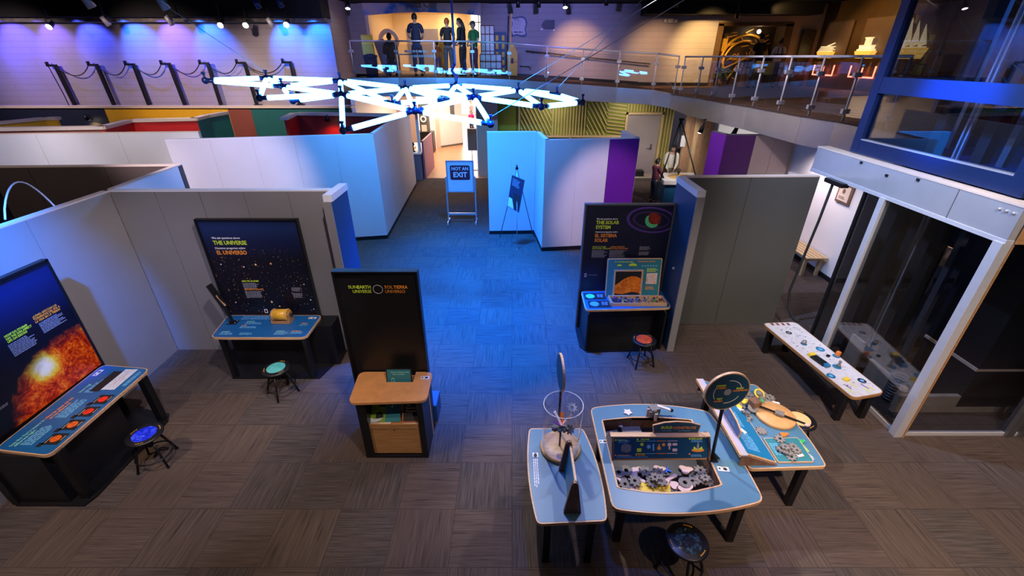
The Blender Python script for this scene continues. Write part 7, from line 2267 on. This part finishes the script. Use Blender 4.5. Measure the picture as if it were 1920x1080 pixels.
for i in range(7): bm.faces.new((lo[i], hi[i], hi[(i + 1) % 7], lo[(i + 1) % 7]))
part('cloth', mb, sky_mat(), T)
F = Face((-4.02, 19.875, 5.99), (1, 0, 0), (0, 0, 1))
mb = MB(); text_mb(mb, F, 'Kidz City', 0, 0, .30, .003, .03); part('lettering', mb, 'wooddk', T)
# yellow frames, table, bins, cardboard town
for x0, x1, zt_, lb in ((-3.05, -2.72, 4.9, 'tall yellow play column left in the upper room'), (-2.2, -1.98, 5.2, 'yellow play post behind the ginger-haired person')):
    single('play_column', lb, 'column', MB().bx(x0, x1, 20.8, 21.0, UF, zt_, .02), mat('bright_yellow', (.9, .65, .02), .5), base=((x0 + x1) / 2, 20.9, UF))
T = thing('play_table', 'small table with pale top in the upper room', 'table', (-3.9, 19.0, UF))
mb = MB(); mb.bx(-4.5, -3.35, 18.6, 19.3, UF + .68, UF + .72); part('table_top', mb, 'whitepr', T)
for x in (-4.4, -3.45):
    for y in (18.7, 19.2):
        mb = MB(); mb.bx(x - .03, x + .03, y - .03, y + .03, UF, UF + .68); part('leg', mb, 'plyd', T)
T = thing('waste_bin', 'blue lidded bin behind the left end of the upper railing', 'bin', (-4.85, 16.9, UF))
mb = MB(); mb.lathe((-4.85, 16.9, UF), [(0, 0), (.20, 0), (.23, .62), (0, .62)], 24); part('body', mb, mat('dark_blue_plastic', (.02, .05, .14), .5), T)
mb = MB(); mb.lathe((-4.85, 16.9, UF + .62), [(.25, 0), (.25, .04), (.10, .09), (0, .09)], 24); part('lid', mb, 'bluewall', T)
single('play_arch', 'cream and black wooden arch display at the left of the upper opening', 'display', MB().ring((-5.05, 20.6, 4.9), .34, .09, 24, 'Y').bx(-5.45, -5.2, 20.55, 20.7, UF, 4.6), 'cap', base=(-5.05, 20.6, UF))
single('yellow_notice_board', 'yellow panel with dark figures behind the left end of the upper railing', 'panel', MB().bx(-5.68, -5.25, 18.9, 19.0, UF, UF + 1.35, .02), mat('mustard_panel', (.75, .55, .03), .5), base=(-5.45, 18.95, UF))
single('slanted_panel', 'grey slanted wooden panel between the yellow panel and the opening', 'panel', MB().box((-4.95, 19.2, UF + .6), (.4, .06, 1.2), rot=Matrix.Rotation(-.25, 3, 'Y')), 'greymet', base=(-4.95, 19.2, UF))
# cardboard buildings
def town(label, px0, px1, py0, Y, face, lines, winc=None, rows=0, cols=0, roof=None, th=.35):
    a, b = V(px0, py0, Y), V(px1, py0, Y)
    z0 = 3.66
    T = thing('toy_building', label, 'toy building', ((a.x + b.x) / 2, Y, z0))
    mb = MB()
    if roof == 'gable':
        m_ = (a.x + b.x) / 2
        mb.prism([(a.x, z0), (b.x, z0), (b.x, a.z - .3), (m_, a.z), (a.x, a.z - .3)], 0, th, Matrix.Translation((0, Y, 0)) @ Matrix(((1, 0, 0, 0), (0, 0, 1, 0), (0, 1, 0, 0), (0, 0, 0, 1))))
    else: mb.bx(a.x, b.x, Y, Y + th, z0, a.z)
    part('body', mb, face, T)
    if lines:
        mb = MB()
        for k in range(cols + 1):
            x = a.x + (b.x - a.x) * k / cols; mb.bx(x - .015, x + .015, Y - .01, Y, z0, a.z)
        for k in range(rows + 1):
            z = z0 + (a.z - z0) * k / rows; mb.bx(a.x, b.x, Y - .01, Y, z - .015, z + .015)
        part('grid_lines', mb, lines, T)
    elif winc:
        for r_ in range(rows):
            for c_ in range(cols):
                x = a.x + (b.x - a.x) * (c_ + .5) / cols; z = z0 + (a.z - z0) * (r_ + .6) / (rows + .3)
                mb = MB(); mb.bx(x - .05, x + .05, Y - .012, Y, z - .09, z + .09); part('window', mb, winc, T)
    return T
town('tall white toy tower with dark red grid right of the upper opening', 901, 926, 48, 19.2, 'capw', 'dkred', rows=6, cols=3)
town('low white toy building with red grid at the foot of the tall toy tower', 900, 940, 102, 18.9, 'capw', 'dkred', rows=3, cols=4)
town('blue toy building with yellow windows beside the white toy tower', 926, 949, 60, 19.3, 'bluewall', None, 'yellowp', 5, 2)
town('orange toy tower with gabled top at the right of the toy town', 951, 970, 80, 18.9, mat('amber_orange', (.85, .38, .02), .5), None, 'navy', 1, 1, 'gable')
single('orange_mast', 'thin orange mast rising above the orange toy tower', 'mast', MB().beam((-.10, 19.35, 3.66), (-.02, 19.35, 5.75), .07, .05), mat('amber_mast', (.8, .35, .03), .5), base=(-.08, 19.35, 3.66))
single('cable_hook', 'small grey bracket arm on the ramp wall right of the toy town', 'bracket', MB().beam((.35, 19.8, 4.02), (.75, 19.8, 4.00), .04, .04).box((.75, 19.8, 4.0), (.06, .1, .16)).beam((.36, 19.8, 4.02), (.36, 20.0, 4.02), .04, .04), 'greymet', base=(.5, 19.9, 4.0))
# wall signs
T = thing('wavy_sign', 'white notice with wavy navy border on the upper block wall', 'sign', (.27, 19.97, 5.05))
F = Face((-.05, 19.98, 5.03), (1, 0, 0), (0, 0, 1))
wv = lambda s: [(.31 + s * (.31 + .025 * sin(6 * t)) * (1 if abs(cos(t)) > .0 else 1) * max(-1, min(1, 1.35 * cos(t))), .33 + s * (.33 + .02 * sin(5 * t + 1)) * max(-1, min(1, 1.35 * sin(t)))) for t in [2 * pi * k / 48 for k in range(48)]]
mb = MB(); mb.prism(wv(1.0), 0, .02, F.mat4()); part('border', mb, 'bluewall', T)
mb = MB(); mb.prism(wv(.82), .02, .024, F.mat4()); part('paper', mb, mat('lilac_paper', (.55, .52, .62), .6), T)
mb = MB(); lines_mb(mb, F, .12, .52, .34, 6, .05, .026, .35, seed=5); part('notice_text', mb, 'txtg', T)
mb = MB(); text_mb(mb, F, 'NOTES', .12, .53, .07, .026, .02); lines_mb(mb, F, .12, .16, .38, 1, .07, .026, .6, seed=6); part('notice_heading', mb, 'navy', T)
T = thing('arrow_sign', 'small navy arrow-shaped sign on the upper block wall', 'sign', (1.4, 19.97, 5.25))
F = Face((1.15, 19.98, 5.25), (1, 0, 0), (0, 0, 1))
mb = MB(); mb.prism([(0, .15), (.06, .26), (.16, .33), (.52, .33), (.52, .02), (.16, .02), (.06, .06)], 0, .02, F.mat4()); part('arrow_plate', mb, 'navy', T)
mb = MB(); frect(mb, F, -.02, -.01, .06, .04); frect(mb, F, .47, -.04, .53, .03); part('label_tag', mb, 'txtw', T)
T = thing('emergency_light', 'twin-headed emergency light on the upper block wall under the black bulkhead', 'light', (6.55, 19.9, 5.1))
p = V(1257, 39, 19.95)
T.location = p; ORG[T.name] = Vector(p)
mb = MB(); mb.box(p, (.2, .08, .14)); part('housing', mb, 'steelp', T)
for s in (-1, 1):
    mb = MB(); mb.ball(p + Vector((s * .2, -.05, 0)), (.07, .06, .07), 10); part('lamp_head', mb, 'steelp', T)

# washes on upper walls
spot((2.2, 17.6, 6.0), (2.6, 20, 4.2), 520, (1.0, .55, .22), 60, .9)
spot((1.0, 13.5, 6.0), (1.5, 20, 5.4), 1100, (.30, .30, 1.0), 60, .9)
spot((-4.0, 13.0, 6.0), (-6.2, 18.5, 5.2), 420, (.45, .42, 1.0), 50, .9)
spot((5.4, 17.5, 5.9), (5.8, 20, 3.9), 420, (1.0, .58, .28), 70, .9)
spot((7.2, 17.9, 6.0), (7.6, 20, 4.4), 800, (1.0, .62, .20), 70, .9)

# ================================================================== GOLDEN MURAL ALCOVE
T = thing('mural_alcove', 'framed alcove with golden rings mural at the end of the right walkway', 'mural', (9.6, 20.3, 3.235))
gold = mat('gold_paint', (.85, .45, .06), .35, .3, var=.2, scale=12)
mb = MB(); mb.bx(8.2, 11.05, 20.65, 20.7, 3.2, 5.42); mb.mi = 1
rr = random.Random(2)
for k in range(70):
    a = Vector((rr.uniform(8.4, 10.6), 20.64, rr.uniform(3.35, 5.2))); b = a + Vector((rr.uniform(-.35, .35), 0, rr.uniform(-.14, .14)))
    mb.beam(a, b, .045, .03)
part('backdrop', mb, [mat('dark_brown_mural', (.035, .018, .008), .5, var=.5, scale=3), gold], T)
mb = MB(); mb.bx(8.1, 8.32, 19.95, 20.65, 3.2, 5.45); mb.bx(10.75, 11.05, 19.95, 20.65, 3.2, 5.45); mb.bx(8.1, 11.05, 19.95, 20.65, 5.38, 5.5); part('frame', mb, mat('dark_oak', (.10, .055, .025), .5, var=.2), T)
for cx, cz, R, r, a0, a1 in ((9.65, 4.15, .95, .055, .2, pi + .1), (9.60, 4.10, .78, .045, 1.3, pi + .6), (9.3, 3.9, .9, .04, 1.6, pi + .9), (9.25, 4.3, .10, .02, 0, 2 * pi), (9.95, 4.45, .10, .02, 0, 2 * pi)):
    mb = MB(); mb.ring((cx, 20.58, cz), R, r, 36, 'Y', a0, a1); part('gold_ring', mb, gold, T)
mb = MB(); mb.beam((8.9, 20.5, 3.9), (9.9, 20.5, 4.35), .05, .04); mb.beam((8.7, 20.5, 4.2), (9.1, 20.5, 3.5), .05, .04); mb.box((8.65, 20.55, 4.75), (.35, .05, .45)); mb.beam((9.0, 20.5, 3.3), (9.4, 20.5, 4.0), .05, .04); part('gold_figure', mb, gold, T)
mb = MB(); mb.ball((9.85, 20.2, 5.20), .07, 12); part('lamp_bulb', mb, 'lamp', T)
spot((9.5, 19.6, 5.9), (9.5, 20.6, 4.3), 2200, (1.0, .68, .28), 90, .7)
mb = MB(); mb.bx(11.45, 11.95, 19.85, 19.98, 3.24, 5.25); single('glass_mosaic_column', 'dark mosaic column with bright specks between the mural and the ship wall', 'column', mb, mat('speckled_mosaic', (.06, .045, .02), .3, var=.9, scale=26), base=(11.7, 19.9, 3.24))
T = thing('potted_plant', 'leafy green potted plant at the left foot of the golden mural', 'plant', (8.6, 19.2, 3.235))
mb = MB(); mb.lathe((8.42, 19.3, 3.235), [(0, 0), (.14, 0), (.18, .28), (.16, .28), (0, .26)], 18); part('pot', mb, 'wooddk', T)
mb = MB()
for k in range(40):
    a = rr.uniform(0, 6.28); e_ = rr.uniform(.2, 1.3); L_ = rr.uniform(.25, .45)
    d = Vector((cos(a) * cos(e_), sin(a) * cos(e_), sin(e_)))
    b = Vector((8.42, 19.3, 3.5)); mb.beam(b, b + d * L_, .01, .01); mb.ball(b + d * L_, (.06, .06, .025), 6)
part('foliage', mb, mat('leaf_green', (.03, .12, .02), .5, var=.3), T)
T = thing('wooden_stand', 'orange-brown wooden stand in front of the golden mural', 'stand', (9.0, 18.9, 3.235))
mb = MB(); mb.bx(9.2, 9.9, 19.2, 19.6, 3.235, 3.9); part('plinth', mb, 'plyd', T)
mb = MB()
for dx in (-.15, .15): mb.beam((9.0 + dx, 18.9, 3.235), (9.0 + dx * .3, 19.0, 3.95), .035, .035)
mb.beam((8.85, 18.9, 3.55), (9.15, 18.9, 3.55), .03, .03); part('trestle', mb, mat('orange_wood', (.45, .13, .03), .5), T)

# ================================================================== SHIPS AND LIT LINES ON THE BROWN WALL
def ship(label, px, py, s=1.0, kind=0):
    xr = (px - 960) / FPX; t = 12.1 / xr
    _, yy, dd = ray(px, py)
    Y_, Z_ = yy * t, CAMH + dd * t
    T = thing('ship_model', label, 'ship model', (12.12, Y_, Z_), -pi / 2, local=True)
    # local x runs along the wall, y out from the wall
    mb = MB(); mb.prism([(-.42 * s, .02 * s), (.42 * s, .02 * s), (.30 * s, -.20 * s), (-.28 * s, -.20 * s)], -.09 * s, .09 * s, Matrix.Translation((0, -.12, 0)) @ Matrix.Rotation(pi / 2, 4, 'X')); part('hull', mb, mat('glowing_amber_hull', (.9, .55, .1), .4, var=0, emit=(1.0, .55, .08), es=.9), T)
    mb = MB()
    if kind == 0:
        for k in range(4): mb.bx(-.40 * s + k * .04, .30 * s + (k % 2) * .1, -.19, -.05, (.02 + k * .05) * s, (.05 + k * .05) * s)
        mb.beam((.0, -.12, .2 * s), (.4 * s, -.12, .30 * s), .03, .03)
    elif kind == 1:
        mb.bx(-.36 * s, .36 * s, -.19, -.05, .02 * s, .08 * s); mb.bx(-.30 * s, .30 * s, -.19, -.05, .16 * s, .20 * s); mb.bx(-.1 * s, .1 * s, -.17, -.07, .20 * s, .40 * s); mb.bx(-.14 * s, .14 * s, -.18, -.06, .40 * s, .43 * s)
        for k in range(7): mb.bx((-.27 + k * .09) * s - .012, (-.27 + k * .09) * s + .012, -.19, -.05, .08 * s, .16 * s)
    else:
        for k in range(3):
            mb.prism([(0, 0), (.22 * s, .05 * s), (.02 * s, .6 * s - k * .1)], -.01, .01, Matrix.Translation((-.25 * s + k * .22 * s, -.12, .04 * s)) @ Matrix.Rotation(pi / 2, 4, 'X'))
        mb.bx(-.40 * s, .40 * s, -.17, -.07, .02 * s, .05 * s)
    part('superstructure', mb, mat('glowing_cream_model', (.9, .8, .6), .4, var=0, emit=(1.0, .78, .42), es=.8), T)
    return Y_, Z_
ys = []
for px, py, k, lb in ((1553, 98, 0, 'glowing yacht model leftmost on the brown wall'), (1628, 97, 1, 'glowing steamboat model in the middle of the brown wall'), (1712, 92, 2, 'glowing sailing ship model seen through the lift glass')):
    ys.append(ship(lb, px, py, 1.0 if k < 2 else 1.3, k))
for i, (y, z) in enumerate(ys):
    mb = MB(); mb.bx(12.14, 12.18, y - .9, y + .6, z - .2, z + 1.0)
    single('wall_panel', 'flat brown panel behind the %s ship model' % ('leftmost', 'middle', 'rightmost')[i], 'panel', mb, mat('taupe_panel', (.16, .10, .075), .5), base=(12.16, y, z - .2))
neon = mat('red_white_neon', (1, .4, .3), .4, var=0, emit=(1.0, .16, .10), es=5.0)
for i, (y, z) in enumerate(ys[:2]):
    z0 = z - .78
    T = thing('neon_bracket', ('left', 'right')[i] + ' red-white neon bracket line below the ship models', 'neon light', (12.1, y, z0))
    mb = MB(); mb.path([(12.1, y + .6, z0 + .35), (12.1, y + .6, z0), (12.1, y - .6, z0), (12.1, y - .6, z0 + .35)], .025, 8); mb.path([(12.1, y, z0), (12.1, y, z0 + .3)], .02, 8); part('neon_tube', mb, neon, T)
    mb = MB(); mb.path([(12.1, y, z0), (12.1, y + .1, 3.26)], .02, 6); part('pale_line', mb, 'cap', T)
spot((10.0, 17.5, 6.0), (12.2, 17.0, 4.6), 200, (1.0, .55, .15), 90, .8)
spot((9.5, 19, 6.0), (12.2, 19.3, 4.9), 60, (1.0, .6, .2), 80, .8)
spot((8.0, 12.5, 6.0), (9.0, 12.5, 3.2), 40, (1.0, .5, .2), 90, .8)

# near walkway floor accents
mb = MB()
for k in range(9):
    mb.beam((6.9 + k * .28, 9.0 + k * .0, 3.235), (6.9 + k * .28, 11.5, 3.235), .015, .01)
single('floor_stripes', 'thin pale stripes on the right walkway floor behind the railing', 'floor stripes', mb, 'wooddk', base=(8, 10, 3.23))


# ================================================================== PART TREE: printed matter and fittings hang on the part that carries them
def bbc(o):
    vs = o.data.vertices
    if not len(vs): return Vector((0, 0, 0))
    lo = Vector((min(v.co.x for v in vs), min(v.co.y for v in vs), min(v.co.z for v in vs)))
    hi = Vector((max(v.co.x for v in vs), max(v.co.y for v in vs), max(v.co.z for v in vs)))
    return lo, hi


def stem(n):
    return n.split('.')[0]


def split_clusters(o, gap):
    """separate far-apart pieces of one mesh into parts of their own"""
    bm = bmesh.new(); bm.from_mesh(o.data); bm.verts.ensure_lookup_table()
    seen, isl = set(), []
    for v in bm.verts:
        if v.index in seen: continue
        st, comp = [v], []
        seen.add(v.index)
        while st:
            q = st.pop(); comp.append(q.index)
            for e in q.link_edges:
                w_ = e.other_vert(q)
                if w_.index not in seen: seen.add(w_.index); st.append(w_)
        co = [bm.verts[i].co for i in comp]
        isl.append([Vector((min(c.x for c in co), min(c.y for c in co), min(c.z for c in co))), Vector((max(c.x for c in co), max(c.y for c in co), max(c.z for c in co))), set(comp)])
    changed = True
    while changed:
        changed = False
        out = []
        for a in isl:
            for b in out:
                if all(a[0][k] - gap <= b[1][k] and b[0][k] - gap <= a[1][k] for k in range(3)):
                    b[0] = Vector([min(a[0][k], b[0][k]) for k in range(3)]); b[1] = Vector([max(a[1][k], b[1][k]) for k in range(3)]); b[2] |= a[2]
                    changed = True
                    break
            else:
                out.append(a)
        isl = out
    if len(isl) < 2:
        bm.free(); return
    for n_, c in enumerate(isl):
        b2 = bm.copy(); b2.verts.ensure_lookup_table()
        bmesh.ops.delete(b2, geom=[v for v in b2.verts if v.index not in c[2]], context='VERTS')
        me = o.data if n_ == 0 else bpy.data.meshes.new(stem(o.name))
        b2.to_mesh(me); b2.free()
        if n_:
            for m_ in o.data.materials: me.materials.append(m_)
            ob = bpy.data.objects.new(stem(o.name), me); COL.objects.link(ob); ob.parent = o.parent
    bm.free()


for o in [x for x in COL.objects if x.type == 'MESH' and x.parent]:
    if stem(o.name) in ('body_text', 'table_text', 'table_heading', 'small_text', 'board_icons', 'text_english', 'text_spanish', 'small_heading', 'printed_text', 'emblem') and stem(o.name) != 'printed_text':
        split_clusters(o, 0.03)

RULES = {
    'laminate_surface': ['tabletop'], 'tray_edge': ['tabletop'], 'sticker_icon': ['sticker'], 'lens': ['lamp_can'], 'yoke': ['lamp_can'], 'seat_picture': ['seat'], 'rim_lettering': ['seat'],
    'starfield_picture': ['back_board'], 'sun_picture': ['back_board'], 'space_picture': ['back_board'], 'board_frame': ['back_board', 'board'], 'small_heading': ['back_board'], 'heading_english': ['back_board'], 'heading_spanish': ['back_board'],
    'question_english': ['back_board'], 'question_spanish': ['back_board'], 'body_text': ['back_board', 'panel'], 'phone_icon': ['back_board', 'card'], 'planet_ring': ['back_board'], 'planet': ['back_board'], 'planet_crescent': ['back_board'],
    'title_english': ['back_panel'], 'title_spanish': ['back_panel'], 'ring_logo': ['back_panel'], 'panel_frame': ['back_panel'], 'lock': ['front_panel'],
    'table_text': ['tabletop'], 'table_heading': ['tabletop'], 'table_word': ['tabletop'], 'sun_disc': ['picture_panel'], 'caption': ['picture_panel'], 'planet_picture': ['picture_panel'],
    'card_text': ['card'], 'cover_border': ['cover'], 'cover_title': ['cover'], 'green_page': ['cover'], 'dark_drawing': ['cover'], 'white_drawing': ['cover'],
    'print_surface': ['board'], 'window_frame': ['board'], 'window_backing': ['board'], 'orange_planet': ['board'], 'rock_picture': ['board'], 'sun_icon': ['board'], 'planet_icon': ['board'], 'text_english': ['board'], 'text_spanish': ['board'],
    'small_text': ['board'], 'cube_picture': ['board'], 'diagram_icon': ['board'], 'model_picture': ['board'], 'board_print': ['board'], 'board_icons': ['board'], 'white_picture': ['board'], 'white_corner': ['board'], 'phone_picture': ['board'], 'poster_text': ['board'],
    'header_print': ['header_board'], 'header_english': ['header_board'], 'header_spanish': ['header_board'], 'tube_rim': ['clear_tube'], 'disc_print': ['disc'], 'cycle_arrow': ['disc'], 'centre_gear': ['disc'], 'words_english': ['disc'], 'words_spanish': ['disc'],
    'glass_clamp': ['post'], 'kick_plate': ['door_leaf'], 'door_handle': ['door_leaf'], 'notice': ['door_leaf'], 'base_trim': ['door_leaf'], 'castor': ['leg'], 'foot_bar': ['leg'], 'lettering': ['sign_plate', 'cloth'],
    'latch': ['panel'], 'heading': ['panel'], 'baseboard': ['panel'], 'printed_disc_centre': ['printed_disc'], 'picture_card': ['tabletop'], 'printed_dots': ['tabletop'], 'printed_text': ['tabletop'], 'white_surface': ['tabletop'], 'colour_bar': ['tabletop'],
    'band_clip': ['steel_band'], 'band_button': ['steel_band'], 'band_joint': ['steel_band'], 'glazing_bead': ['blue_frame'], 'emblem': ['face'], 'hoop': ['barrel'], 'edge_strip': ['paddle'], 'bolt': ['foot_plate'], 'head_arm': ['post'], 'foot_plate': ['post'],
    'paper': ['border'], 'notice_text': ['border'], 'notice_heading': ['border'], 'label_tag': ['arrow_plate'], 'lamp_face': ['shade'], 'table_grid': ['body'], 'lid': ['body'], 'cap': ['hair'], 'notice_print': ['door_leaf'],
}
kids = {}
for o in COL.objects:
    if o.parent is not None and o.parent.parent is None:
        kids.setdefault(o.parent.name, []).append(o)
for tn, ks in kids.items():
    for o in ks:
        for tgt in RULES.get(stem(o.name), []):
            if o.type != 'MESH': break
            cand = [k for k in ks if stem(k.name) == tgt and k is not o and k.parent is o.parent]
            if not cand: continue
            lo, hi = bbc(o); c = (lo + hi) / 2
            def dist(k):
                l2, h2 = bbc(k)
                return sum(max(l2[i] - c[i], 0, c[i] - h2[i]) ** 2 for i in range(3))
            o.parent = min(cand, key=dist)
            break
